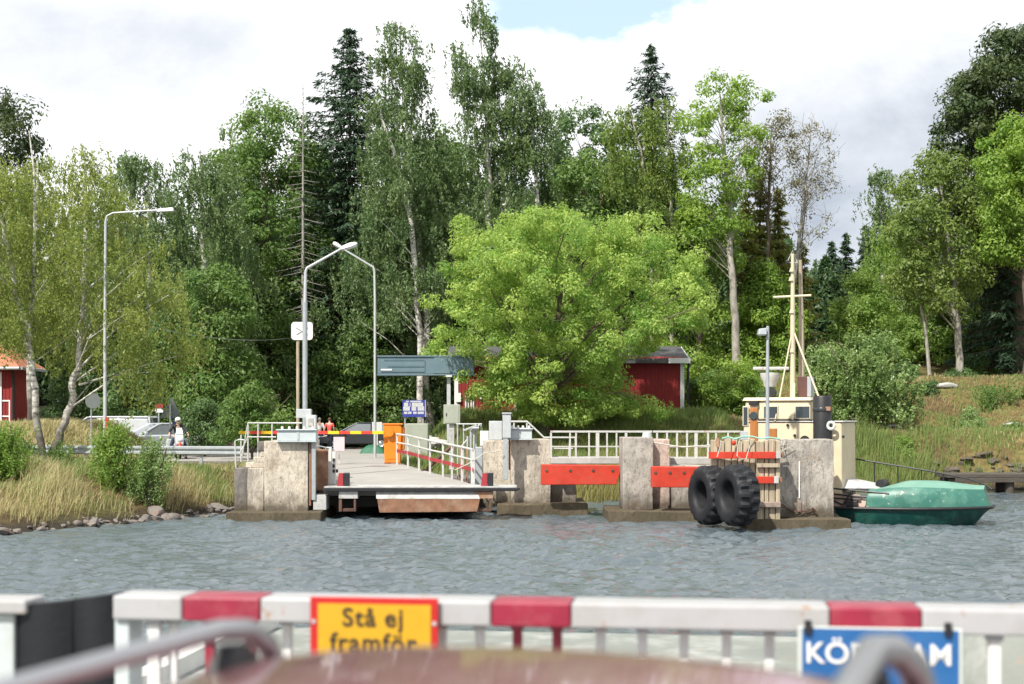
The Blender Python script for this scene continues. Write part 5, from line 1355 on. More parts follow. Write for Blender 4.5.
hull.add([v for v in rows[-1]], [tuple(range(len(rows[-1])))]); hull.add([v for v in rows[0]], [tuple(range(len(rows[0])))[::-1]])
build('hull', hull, M['hull'], boat, sm=True)
for side, nm in ((-1, 'rub_rail'), (1, 'rub_rail')):
    build(nm, MB().tube([bp(s, side*(float(half(s))+.02), sheer(s)) for s in SS] + ([bp(4.07, 0, sheer(4.05))] if side == -1 else []), .045, 8), M['black'], boat, sm=True)
build('deck', loft([[bp(s, -float(half(s))*.97, sheer(s)-.02), bp(s, float(half(s))*.97, sheer(s)-.02)] for s in SS]), M['red_deck'], boat)
# whaleback bow
def wb(s):
    h = float(half(s)); zs = sheer(s)+.03
    top = (0.50*float(sstep(0.72, 0.80, s)) + 0.07*float(sstep(0.8, 1.8, s)))*(1-0.16*float(sstep(2.2, 4.05, s)))
    return h, zs, top
Sb = [.72, .75, .78, .81, .87] + list(np.linspace(0.96, 4.0, 20))
side_rows, top_rows = [], []
for s in Sb:
    h, zs, tp = wb(s)
    rk = 0.16*max(0, (s-2.5)/1.5)
    side_rows.append([bp(s, -h*.985, zs), bp(s-rk*.5, -h*1.0, zs+tp*.45), bp(s-rk*.8, -h*.965, zs+tp*.78), bp(s-rk, -h*.88, zs+tp)])
    dm = 0.62*float(sstep(0.75, 1.9, s))*(1-.35*float(sstep(2.6, 4.0, s)))
    top_rows.append([bp(s-rk, -h*.88, zs+tp+.002)] + [bp(s-rk, h*q, zs+tp+.002+.25*dm*(1-abs(q/.88)**1.7)) for q in (-.72,-.5,-.25,0,.25,.5,.72)] + [bp(s-rk, h*.88, zs+tp+.002)])
def mirror(rows):
    out = []
    for rw in rows:
        o = []
        for v in rw:
            q = v - BO; tt = q.dot(bl); o.append(v - bl*2*tt)
        out.append(o)
    return out
sd = loft(side_rows); m2 = loft(mirror(side_rows)); sd.add(m2.v, m2.f)
fr = side_rows[-1] + mirror([side_rows[-1]])[0][::-1]
sd.add(fr, [tuple(range(len(fr)))])
build('bow_side', sd, M['teal'], boat, sm=True)
tp_ = loft(top_rows); e = top_rows[-1]; tp_.add(e, [tuple(range(len(e)))])
build('bow_top', tp_, M['teal_lit'], boat, sm=True)
# bulwark, hatch, engine gear amidships
build('bulwark', MB().hexa([bp(-.9,-1.30,sheer(0)),bp(.95,-1.30,sheer(0)),bp(.95,-1.24,sheer(0)),bp(-.9,-1.24,sheer(0))], [bp(-.9,-1.30,.86),bp(.55,-1.30,.86),bp(.55,-1.24,.86),bp(-.9,-1.24,.86)]), M['pink_bulwark'], boat)
build('hatch_cover', MB().hexa([bp(-.2,-.8,1.0),bp(1.1,-.7,1.0),bp(1.1,.8,1.0),bp(-.2,.8,1.0)], [bp(-.1,-.5,1.28),bp(.8,-.45,1.10),bp(.8,.5,1.10),bp(-.1,.5,1.28)]), M['worn_steel'], boat, bevel=.02)
build('dark_cover', MB().hexa([bp(-.2,-1.0,.92),bp(1.75,-.9,.94),bp(1.75,.9,.94),bp(-.2,1.0,.92)], [bp(-.15,-.9,.998),bp(1.6,-.8,1.02),bp(1.6,.8,1.02),bp(-.15,.9,.998)]), M['black'], boat, bevel=.03)
build('winch', MB().lathe([(0,-.3),(.15,-.29),(.10,-.2),(.10,.2),(.15,.29),(0,.3)], bp(1.0,-.2,1.12), bl, 12), M['black'], boat, sm=True)
build('winch', MB().lathe([(0,-.25),(.10,-.24),(.07,-.15),(.07,.15),(.10,.24),(0,.25)], bp(1.45,.1,1.08), bl, 12), M['black'], boat, sm=True)
g = MB()
for a, b in (((-.8,.95),(.1,.55)), ((.1,.55),(.35,.98)), ((.35,.98),(.35,.55)), ((-.6,1.0),(-.35,.5)), ((-.7,.9),(.9,.78)), ((-.2,1.02),(1.4,.9)), ((-.5,.75),(.6,.72))):
    g.tube([bp(a[0],-1.36,a[1]), bp(b[0],-1.36,b[1])], .028, 6)
build('gear_frame', g, M['black'], boat)
build('crate', MB().obox(bp(.35,-1.33,.60), .34, .22, .16, BH), M['black'], boat, bevel=.02)
build('fender', MB().lathe([(.25,-.15),(.36,-.16),(.42,-.08),(.42,.08),(.36,.16),(.25,.15),(.25,-.15)], bp(-.45,-1.62,.30), (.25,-.9,.25), 24), M['rubber'], boat, sm=True)
# far side railing
rl = [(-.3,1.84),(.6,1.70),(1.5,1.57),(2.4,1.43),(3.3,1.28),(3.8,1.13),(4.0,1.0)]
build('rail', MB().tube([bp(s, float(half(s))*.86, z) for s, z in rl], .026, 6), M['black'], boat, sm=True)
for s, z in ((-.25,1.83),(.5,1.715),(1.2,1.61),(1.9,1.51),(2.55,1.405)):
    build('stanchion', MB().tube([bp(s, float(half(s))*.86, z), bp(s, float(half(s))*.88, sheer(s)+.3)], .02, 6), M['black'], boat, sm=True)
# deckhouse and wheelhouse
dz0, dz1 = sheer(0)+.002, 2.93
build('deckhouse', MB().hexa([bp(-2.95,-1.0,dz0),bp(0,-1.0,dz0),bp(0,1.0,dz0),bp(-2.95,1.0,dz0)], [bp(-2.95,-.96,dz1),bp(-.02,-.96,dz1),bp(-.02,.96,dz1),bp(-2.95,.96,dz1)]), M['cream'], boat, bevel=.05)
build('deckhouse_roof', MB().hexa([bp(-2.97,-1.0,dz1+.003),bp(.04,-1.0,dz1+.003),bp(.04,1.0,dz1+.003),bp(-2.97,1.0,dz1+.003)], [bp(-2.96,-.98,dz1+.04),bp(.02,-.98,dz1+.04),bp(.02,.98,dz1+.04),bp(-2.96,.98,dz1+.04)]), M['worn_steel'], boat, bevel=.01)
wh = build('wheelhouse', MB().hexa([bp(-2.93,-.93,dz1+.043),bp(-.95,-.93,dz1+.043),bp(-.95,.9,dz1+.043),bp(-2.93,.9,dz1+.043)], [bp(-2.91,-.90,3.56),bp(-.97,-.90,3.56),bp(-.97,.88,3.56),bp(-2.91,.88,3.56)]), M['cream'], boat, bevel=.05)
build('wheelhouse_roof', MB().hexa([bp(-2.99,-.98,3.563),bp(-.90,-.98,3.563),bp(-.90,.95,3.563),bp(-2.99,.95,3.563)], [bp(-2.95,-.9,3.66),bp(-.95,-.9,3.66),bp(-.95,.88,3.66),bp(-2.95,.88,3.66)]), M['cream'], boat, bevel=.03)
def sp_(px):            # where on the boat's near side a picture column falls
    k_ = (px-512)/F; o = BO + bl*(-.95)
    return (k_*o.y - o.x)/(bf.x - k_*bf.y)
def window(px0, px1, za, zb, t=-.945):
    s0, s1 = sp_(px0), sp_(px1)
    fr = build('window', MB().hexa([bp(s0,t-.005,za),bp(s1,t-.005,za),bp(s1,t+.03,za),bp(s0,t+.03,za)], [bp(s0,t-.005,zb),bp(s1,t-.005,zb),bp(s1,t+.03,zb),bp(s0,t+.03,zb)]), M['cream_rope'], boat, bevel=.03)
    e = .035
    build('pane', MB().hexa([bp(s0+e,t-.012,za+e),bp(s1-e,t-.012,za+e),bp(s1-e,t-.006,za+e),bp(s0+e,t-.006,za+e)], [bp(s0+e,t-.012,zb-e),bp(s1-e,t-.012,zb-e),bp(s1-e,t-.006,zb-e),bp(s0+e,t-.006,zb-e)]), M['glass'], fr)
window(742.8, 749.0, wz(426,44), wz(406.5,44), -.985); window(763, 778.5, 3.02, 3.42); window(794.5, 810.5, 3.02, 3.42)
s0, s1 = sp_(750.5), sp_(758)
dr = build('door', MB().hexa([bp(s0,-1.015,1.6),bp(s1,-1.015,1.6),bp(s1,-.97,1.6),bp(s0,-.97,1.6)], [bp(s0,-1.005,wz(408,44)),bp(s1,-1.005,wz(408,44)),bp(s1,-.93,wz(408,44)),bp(s0,-.93,wz(408,44))]), M['varnish'], boat, bevel=.01)
build('porthole', MB().lathe([(0,.02),(.11,.02),(.13,.0)], bp((s0+s1)/2,-1.02,wz(416,44)), -bl, 16), M['glass'], dr, sm=True)
build('hood', MB().obox(bp(sp_(754),-.97,wz(403.5,44)), .28, .14, .13, BH), M['black'], boat, bevel=.01)
build('side_hatch', MB().obox(bp(sp_(773.5),-.985,wz(433.5,43.3)), .22, .04, .34, BH), M['varnish'], boat, bevel=.05)
for px, py in ((788,425), (795,435), (843.5,436)):
    build('vent', MB().lathe([(0,.05),(.035,.05),(.045,0)], bp(sp_(px),-.985,wz(py,43)), -bl, 10), M['black'], boat, sm=True)
build('arch_hatch', MB().lathe([(0,.03),(.14,.03),(.15,0)], bp(sp_(805),-.985,wz(440,42.8)), -bl, 16), M['black'], boat, sm=True)
build('handrail', MB().tube([bp(sp_(759),-1.0,dz1+.08), bp(sp_(812),-1.0,dz1+.08)], .022, 6), M['black'], boat, sm=True)
# funnel, mast and roof gear
fs = sp_(823)
build('funnel', MB().lathe([(0,1.55),(.24,1.55),(.27,1.5),(.27,0),(0,0)], bp(fs,-1.02,wz(440,42.3)-.25), (0,0,1), 20), M['black'], boat, sm=True)
build('funnel_band', MB().lathe([(.275,0),(.285,.02),(.285,.10),(.275,.12)], bp(fs,-1.02,wz(412,42.3)), (0,0,1), 20), M['dark_car'], boat, sm=True)
build('funnel_lug', MB().obox(bp(fs+.2,-1.2,wz(409,42.3)), .16, .10, .12, BH), M['rust'], boat, bevel=.01)
build('life_ring', MB().tube([bp(sp_(833)+.10*math.cos(a),-1.2,wz(425.5,42.2)+.10*math.sin(a)) for a in np.linspace(0, 6.283, 15)], .045, 8), M['sign_grey'], boat, sm=True)
ms = sp_(786.5)
mast = build('mast', MB().tube([bp(ms,-.2,3.6), bp(ms,-.2,wz(330,43)), bp(ms,-.2,wz(255,43))], [.085,.075,.05], 10), M['cream_rope'], boat, sm=True)
build('spreader', MB().tube([bp(ms-.58,-.2,wz(297.5,43)), bp(ms+.56,-.2,wz(297,43))], .035, 8), M['cream_rope'], mast, sm=True)
for s_, py in ((ms, 272), (ms, 313), (ms, 352), (ms-.02, 281)):
    build('step', MB().hexa([bp(s_-.08,-.31,wz(py+1,43)),bp(s_+.05,-.31,wz(py+1,43)),bp(s_+.05,-.25,wz(py+1,43)),bp(s_-.08,-.25,wz(py+1,43))], [bp(s_-.04,-.30,wz(py-3,43)),bp(s_+.0,-.30,wz(py-3,43)),bp(s_+.0,-.25,wz(py-3,43)),bp(s_-.04,-.25,wz(py-3,43))]), M['cream_rope'], mast)
build('mast_head', MB().tube([bp(ms-.18,-.2,wz(264,43)), bp(ms,-.2,wz(252,43)), bp(ms+.14,-.2,wz(264,43)), bp(ms-.18,-.2,wz(264,43))], .018, 6), M['rail_white'], mast)
build('mast_lamp', MB().obox(bp(ms-.15,-.2,wz(263,43)), .12, .12, .10, BH), M['black'], mast, bevel=.01)
build('stay', MB().tube([bp(ms+.04,-.2,wz(333,43)), bp(fs-.05,-1.0,wz(403,42.4))], .028, 6), M['cream_rope'], boat, sm=True)
build('stay', MB().tube([bp(ms-.04,-.25,wz(338,43)), bp(sp_(775.5),-1.0,wz(421,43.4))], .024, 6), M['cream_rope'], boat, sm=True)
build('stay', MB().tube([bp(ms+.06,-.3,wz(384,43)), bp(ms+.2,-1.0,wz(420,43.1))], .05, 6), M['cream_rope'], boat, sm=True)
build('rear_mast', MB().tube([bp(ms+.14,.35,3.6), bp(ms+.13,.35,wz(330,43.4)), bp(ms+.10,.35,wz(261,43.4))], [.10,.08,.05], 10), M['wood'], boat, sm=True)
build('roof_box', MB().obox(bp(sp_(795)+.02,.1,wz(387.5,43.6)), .28, .5, .62, BH), M['brown_box'], boat, bevel=.01)
build('roof_box_door', MB().obox(bp(sp_(801.6)+.02,.1,wz(387.5,43.6)), .13, .45, .60, BH), M['galv'], boat, bevel=.01)
rd = build('radar', MB().box(*(lambda c: (c.x-.55, c.x+.55, c.y-.08, c.y+.08, c.z-.05, c.z+.05))(P(771, 368.5, 43.6))), M['rail_white'], boat, bevel=.03)
build('radar_base', MB().lathe([(0,.14),(.30,.12),(.30,0),(.22,-.14),(.18,-.3),(0,-.3)], P(770, 377, 43.6), (0,0,1), 16), M['rail_white'], boat, sm=True)
build('searchlight', MB().lathe([(0,-.12),(.15,-.1),(.17,.12),(0,.13)], P(771, 392.5, 43.5), (-.5,-.8,0), 14).tube([P(771,398,43.5), P(771,392,43.5)], .05, 6), M['black'], boat, sm=True)
# dock lamp in front of the boat
t = thing('quay_lamp', 'slim grey lamp pole with a small floodlight standing behind the timber fender', 'lamp', (wx(767.5,40.2), 40.2, 1.6))
y = 40.2
build('pole', MB().tube([(wx(767.5,y), y, 1.2), (wx(767.5,y), y, wz(370,y)), (wx(767.8,y), y, wz(326,y))], [.06,.05,.042], 10), M['galv'], t, sm=True)
build('flood_lamp', MB().hexa([(wx(757.5,y), y-.15, wz(335,y)),(wx(766,y), y-.15, wz(335,y)),(wx(766,y), y+.15, wz(335,y)),(wx(757.5,y), y+.15, wz(335,y))], [(wx(758.5,y), y-.12, wz(329,y)),(wx(766,y), y-.12, wz(328,y)),(wx(766,y), y+.12, wz(328,y)),(wx(758.5,y), y+.12, wz(329,y))]), M['galv'], t, bevel=.02)
build('lens', MB().box(wx(758.2,y), wx(765.2,y), y-.12, y+.12, wz(335,y)-.012, wz(335,y)-.002), M['lens'], t)
one('junction_box', MB().box(wx(741,40.3), wx(748,40.3), 40.3, 40.5, wz(440,40.3), wz(431,40.3)).box(wx(744,40.3), wx(745,40.3), 40.35, 40.4, 1.6, wz(440,40.3)-.003), M['galv_pale'], 'small pale junction box on a stub behind the timber fender', 'box', bevel=.01)
# ------------------------------------------------------------------ lamps, signs, guardrail
def ferry_lamp(px, d, foot, bend, hx0, hy0, hx1, hy1, lab, thick=None):
    t = thing('street_lamp', lab, 'lamp', (wx(px,d), d, foot), 'pair of ferry lamps leaning towards each other')
    a, b = P(hx0, hy0, d), P(hx1, hy1, d)
    pts = [(wx(px,d), d, foot), (wx(px,d), d, wz(300,d)), P(px+.6*(1 if hx0 > px else -1), bend+4, d), P(px+2*(1 if hx0 > px else -1), bend, d), a]
    build('pole', MB().tube(pts[:2] + [pts[2]], [.062,.056,.048], 10), M['galv_pale'], t, sm=True)
    build('arm', MB().tube([pts[2], pts[3], a], [.05,.045,.035], 8), M['galv_pale'], t, sm=True)
    dr = (b-a).normalized(); up = dr.cross(Vector((0,1,0))); up = up if up.z > 0 else -up
    L_ = (b-a).length; q = []
    for s, w, h in ((-.02,.05,.04), (.15,.12,.09), (.6,.15,.11), (.9,.12,.08), (1.02,.04,.03)):
        c = a + dr*L_*s
        q.append([c+Vector((0,-w,0))-up*h*.4, c+Vector((0,-w*.8,0))+up*h*.8, c+Vector((0,w*.8,0))+up*h*.8, c+Vector((0,w,0))-up*h*.4, c+Vector((0,-w,0))-up*h*.4])
    mb = MB(); n = 5
    mb.add([v for r_ in q for v in r_], [(i*n+j, i*n+j+1, (i+1)*n+j+1, (i+1)*n+j) for i in range(4) for j in range(4)] + [(0,1,2,3), (20,23,22,21)])
    build('lamp_head', mb, M['sign_white'], t, sm=True)
    c = a + dr*L_*.6 - up*.055
    build('lens', MB().ball(c, .22, .11, .05, 12, 6, Matrix((dr, Vector((0,1,0)), up)).transposed()), M['lens'], t, sm=True)
    if thick: build('sleeve', MB().tube([(wx(px,d), d, foot+.01), (wx(px,d), d, wz(302,d))], .082, 10), M['galv'], t, sm=True)
    return t
ferry_lamp(305, 46.4, 1.1, 268, 341, 249, 357, 243.5, 'left ferry lamp with a white sleeve and its arm leaning right', True)
ferry_lamp(375, 62.0, 1.3, 267, 343, 249, 333.5, 242.5, 'right ferry lamp, taller and plain, with its arm leaning left')
d = 48.7
t = thing('street_lamp', 'tall lamp post among the birches with a long arm reaching right', 'lamp', (wx(105,d), d, gz(wx(105,d), d)))
build('pole', MB().tube([(wx(105,d), d, gz(wx(105,d), d)-.1), (wx(105,d), d, wz(330,d)), (wx(105.5,d), d, wz(222,d))], [.065,.055,.042], 10), M['galv_pale'], t, sm=True)
build('arm', MB().tube([P(105.5,222,d), P(107,216,d), P(113,213,d), P(160,210,d)], [.042,.036,.03,.028], 8), M['galv_pale'], t, sm=True)
build('lamp_head', MB().hexa([P(157,212.2,d)+Vector((0,-.1,0)), P(174,211.2,d)+Vector((0,-.1,0)), P(174,211.2,d)+Vector((0,.1,0)), P(157,212.2,d)+Vector((0,.1,0))], [P(158,209,d)+Vector((0,-.07,0)), P(173,207.5,d)+Vector((0,-.07,0)), P(173,207.5,d)+Vector((0,.07,0)), P(158,209,d)+Vector((0,.07,0))]), M['sign_white'], t, bevel=.02)
one('red_marker', MB().box(wx(106.2,48.6), wx(109,48.6), 48.5, 48.55, 1.2, wz(417,48.6)), M['sign_red'], 'red marker board strapped to the tall lamp post', 'marker', bevel=.004)
d = 49.0
t = thing('traffic_mirror', 'white rounded square sign seen from behind on a pole left of the ferry lamp', 'sign', (wx(298,d), d, 1.2))
c = P(302, 331, d)
rp = []
for i, (sx, sz) in enumerate(((1,1),(-1,1),(-1,-1),(1,-1))):
    for a in np.linspace(i*math.pi/2, (i+1)*math.pi/2, 5): rp.append((c.x + sx*.26 + .11*math.cos(a), c.z + sz*.20 + .11*math.sin(a)))
build('sign_plate', MB().prism(rp, d, d+.03), M['sign_white'], t, bevel=.005)
build('rib', MB().tube([(c.x-.2,d-.015,c.z+.12),(c.x+.2,d-.015,c.z-.12)], .012, 6).tube([(c.x-.2,d-.015,c.z-.12),(c.x+.2,d-.015,c.z+.12)], .012, 6), M['galv'], t)
build('pole', MB().tube([(wx(297.5,d), d+.08, 1.1), (wx(297.5,d), d+.08, wz(326,d))], .055, 8), M['wood'], t, sm=True)
# guardrail along the left road
t = thing('guardrail', 'galvanised guardrail beam on posts along the left road edge', 'guardrail', (wx(140,49.6), 49.6, 1.3))
def gy_(x): return 51.0 + (x + 16.5)*(-.26)
xs = np.linspace(-20.0, wx(241,48.6), 12)
def gzt(x): return 2.07 + 0.0*x
mb = MB()
prof = [(-.02,.155),(.05,.12),(.05,.06),(-.015,.02),(-.015,-.02),(.05,-.06),(.05,-.12),(-.02,-.155)]
rows = [[Vector((x, gy_(x)-dy, gzt(x)-.155+dz)) for dy, dz in prof] for x in xs]
n = len(prof); mb.add([v for r_ in rows for v in r_] + [v+Vector((0,.012,0)) for r_ in rows for v in r_],
    [(i*n+j, (i+1)*n+j, (i+1)*n+j+1, i*n+j+1) for i in range(len(rows)-1) for j in range(n-1)] + [(len(rows)*n+i*n+j, len(rows)*n+i*n+j+1, len(rows)*n+(i+1)*n+j+1, len(rows)*n+(i+1)*n+j) for i in range(len(rows)-1) for j in range(n-1)])
build('beam', mb, M['galv'], t, sm=True)
for px in (-30, 22, 78, 140, 202):
    x = wx(px, 49.8); y = gy_(x)
    build('post', MB().box(x-.055, x+.055, y+.05, y+.15, gz(x,y)-.2, gzt(x)-.02), M['galv'], t)
# signs by the road
d = 64.5
t = thing('warning_sign', 'grey back of a large triangular warning sign behind the motorcyclist', 'sign', (wx(170.5,d), d, 1.3))
build('plate', MB().prism([(wx(159.5,d),wz(418,d)),(wx(182.5,d),wz(418,d)),(wx(172,d),wz(398,d)),(wx(170.5,d),wz(398,d))], d, d+.03), M['sign_back'], t, bevel=.01)
build('pole', MB().tube([(wx(170.5,d), d-.05, 1.3), (wx(170.5,d), d-.05, wz(404,d))], .045, 8), M['galv_pale'], t, sm=True)
build('lower_plate', MB().box(wx(172,d), wx(179,d), d+.04, d+.06, wz(426,d), wz(418.5,d)), M['board_blue'], t)
d = 68.0
t = thing('direction_sign', 'weathered pale direction signs with dark lettering right of the motorcyclist', 'sign', (wx(200,d), d, 1.3))
build('upper_board', MB().prism([(wx(185.5,d),wz(425.5,d)),(wx(188,d),wz(420,d)),(wx(214,d),wz(420,d)),(wx(214,d),wz(430.7,d)),(wx(188.5,d),wz(430.7,d))], d, d+.03), M['sign_grey'], t)
build('lower_board', MB().box(wx(187.5,d), wx(200.5,d), d, d+.03, wz(438,d), wz(433.3,d)), M['sign_grey'], t)
rr = np.random.default_rng(6)
for (py, hh, a, b, gp) in ((423.2,.07,192,205,(201.2,)), (427.6,.06,192.5,202,(197,)), (435.3,.02,189,199.5,())):
    mb = MB(); px = a
    while px < b:
        w = rr.uniform(.6, 1.1)
        if not any(abs(px-g) < .6 for g in gp): mb.box(wx(px,d), wx(px+w*.6,d), d-.006, d-.001, wz(py,d)-hh, wz(py,d)+hh*rr.uniform(.7, 1.4))
        px += w
    build('lettering', mb, M['sign_black'], t)
for px in (191, 212): build('post', MB().tube([(wx(px,d), d+.06, 1.2), (wx(px,d), d+.06, wz(421,d))], .04, 6), M['galv'], t, sm=True)
d = 70.0
t = thing('bus_stop_sign', 'small red and white sign on a post above the silver car', 'sign', (wx(158.5,d), d, 1.3))
build('red_plate', MB().box(wx(155,d), wx(163,d), d, d+.03, wz(408.5,d), wz(404,d)), M['red_panel'], t)
build('white_plate', MB().box(wx(155,d), wx(163,d), d, d+.03, wz(412.5,d), wz(408.7,d)), M['sign_white'], t)
build('post', MB().tube([(wx(158.5,d), d+.05, 1.2), (wx(158.5,d), d+.05, wz(404.5,d))], .04, 6), M['galv'], t, sm=True)
d = 55.5
t = thing('round_sign', 'round grey sign back on a slim post left of the tall lamp', 'sign', (wx(92,d), d, gz(wx(92,d), d)))
build('plate', MB().lathe([(0,-.015),(.30,-.015),(.30,.015),(0,.015)], P(93,401,d), (0,1,0), 24), M['sign_back'], t)
build('post', MB().tube([(wx(91,d), d+.04, gz(wx(91,d),d)-.1), (wx(91,d), d+.04, wz(396,d))], .03, 6), M['galv'], t, sm=True)
def wire(a, b, sag, lab):
    q = [a.lerp(b, f) - Vector((0,0,sag*4*f*(1-f))) for f in np.linspace(0, 1, 12)]
    one('overhead_cable', MB().tube(q, .013, 5), M['wire'], lab, 'cable', sm=True)
wire(P(105.5,316,48.7), P(303,336,83.5), .5, 'thin overhead cable crossing the dark wood behind the left birches')

# ------------------------------------------------------------------ houses
def house_center():
    d = 66.0; zf = 3.0
    t = thing('red_house', 'long falu red boathouse with white corner boards behind the bright tree', 'house', (2.8, d, zf))
    xa, xb = wx(455,d), wx(683.5,d); ze = wz(358,d)
    wall = MB().box(xa, xb, d, d+6, zf-.6, ze).prism([(d-.0,ze+.001),(d+6,ze+.001),(d+3,ze+.55)], xa+.02, xb-.02, 'x')
    build('wall', wall, M['falu'], t)
    ov = .45
    rf = MB()
    for sgn in (0, 1):
        y0, y1 = (d-ov, d+3) if sgn == 0 else (d+6+ov, d+3)
        za, zb = ze-.22, ze+.60
        rf.hexa([(xa-.4,y0,za),(xb+.22,y0,za),(xb+.22,y1,zb),(xa-.4,y1,zb)], [(xa-.4,y0,za+.09),(xb+.22,y0,za+.09),(xb+.22,y1,zb+.09),(xa-.4,y1,zb+.09)])
    r_ = build('roof', rf, M['roof_grey'], t)
    build('barge_board', MB().prism([(d-ov-.05,ze-.30),(d-ov-.05,ze-.06),(d+3,ze+.68),(d+3,ze+.46)], xb+.223, xb+.26, 'x'), M['sign_white'], r_)
    build('eave_box', MB().box(xb-.75, xb+.26, d-ov-.10, d-ov-.052, ze-.26, ze-.02), M['sign_white'], r_)
    build('fascia', MB().box(xa-.4, xb+.21, d-ov-.045, d-ov-.022, ze-.26, ze-.06), M['roof_grey'], r_)
    build('corner_board', MB().box(xb-.15, xb+.03, d-.03, d-.003, zf-.5, ze-.02), M['sign_white'], t)
    build('corner_board', MB().box(xa-.03, xa+.15, d-.03, d-.003, zf-.5, ze-.02), M['sign_white'], t)
    build('downpipe', MB().tube([(xb+.25,d-.1,ze-.2),(xb+.2,d-.1,ze-.5),(xb+.2,d-.1,zf-.3)], .06, 8), M['black'], t, sm=True)
    for a, b, py0, py1 in ((465,469,396,417), (470.5,474,396,417), (514,521,396,420), (593,620,346,369)):
        w = build('window', MB().box(wx(a,d), wx(b,d), d-.05, d-.004, wz(py1,d), wz(py0,d)), M['sign_white'], t)
        build('pane', MB().box(wx(a,d)+.12, wx(b,d)-.12, d-.058, d-.052, wz(py1,d)+.12, wz(py0,d)-.12) if b-a > 6 else MB().box(wx(a,d)+.06, wx(b,d)-.06, d-.058, d-.052, wz(py1,d)+.1, wz(py0,d)-.1), M['glass'], w)
    build('meter_box', MB().box(wx(456,d), wx(461,d), d-.12, d-.004, wz(402,d), wz(393,d)), M['sign_white'], t)
    build('meter_box', MB().box(wx(466,d)+.6, wx(470,d)+.6, d-.12, d-.004, wz(399,d), wz(391,d)), M['sign_white'], t)
house_center()
one('gable_shed', MB().box(wx(688,65), wx(712,65), 65, 67.2, 2.6, 2.75).box(wx(693,65), wx(694.5,65), 65, 65.1, 2.75, wz(413,65)).box(wx(708,65), wx(709.5,65), 65, 65.1, 2.75, wz(413,65)).box(wx(686,65), wx(713,65), 65, 65.12, wz(413,65), wz(411.5,65)), M['slab'], 'grey timber landing with a rail at the right corner of the red house', 'landing')
def cottage():
    d = 61.0; zf = 2.35
    t = thing('red_cottage', 'red wooden cottage with an orange tiled hip roof at the left edge', 'house', (wx(-20,d), d, zf))
    xa, xb = wx(-95,d), wx(13,d); ze = wz(367,d)
    build('wall', MB().box(xa, xb, d, d+2.9, zf-.6, ze), M['falu'], t)
    xm = wx(-30,d); zr = wz(338,d)
    rf = MB(); ov = .45; e = [(xa-ov,d-ov,ze-.05),(xb+ov,d-ov,ze-.05),(xb+ov,d+2.9+ov,ze-.05),(xa-ov,d+2.9+ov,ze-.05)]
    ra, rb = (xa+2.2,d+1.45,zr), (xb-1.2,d+1.45,zr)
    rf.add(e+[ra,rb], [(0,1,5,4),(1,2,5),(2,3,4,5),(3,0,4),(3,2,1,0)])
    r_ = build('roof', rf, M['tile'], t)
    build('gutter', MB().tube([(xa-ov,d-ov-.05,ze-.07),(xb+ov,d-ov-.05,ze-.07)], .07, 8), M['galv'], r_, sm=True)
    build('gutter', MB().tube([(xb+ov+.05,d-ov,ze-.07),(xb+ov+.05,d+2.9,ze-.07)], .07, 8), M['galv'], r_, sm=True)
    build('downpipe', MB().tube([(wx(12,d),d-.2,ze-.12),(wx(14,d),d-.08,ze-.4),(wx(14,d),d-.08,zf)], .06, 8), M['black'], t, sm=True)
    w = build('door', MB().box(wx(-24,d), wx(2,d), d-.05, d-.004, zf, wz(372,d)), M['sign_white'], t)
    build('lattice', MB().box(wx(2.5,d), wx(10,d), d-.03, d-.004, wz(401.5,d), wz(400,d)).box(wx(2.5,d), wx(10,d), d-.03, d-.004, wz(417,d), wz(415.5,d)).box(wx(9,d), wx(10.3,d), d-.035, d-.032, zf, wz(400,d)), M['sign_white'], t)
    build('corner_board', MB().box(xb-.12, xb+.03, d-.03, d-.004, zf-.5, ze-.1), M['falu'], t)
cottage()

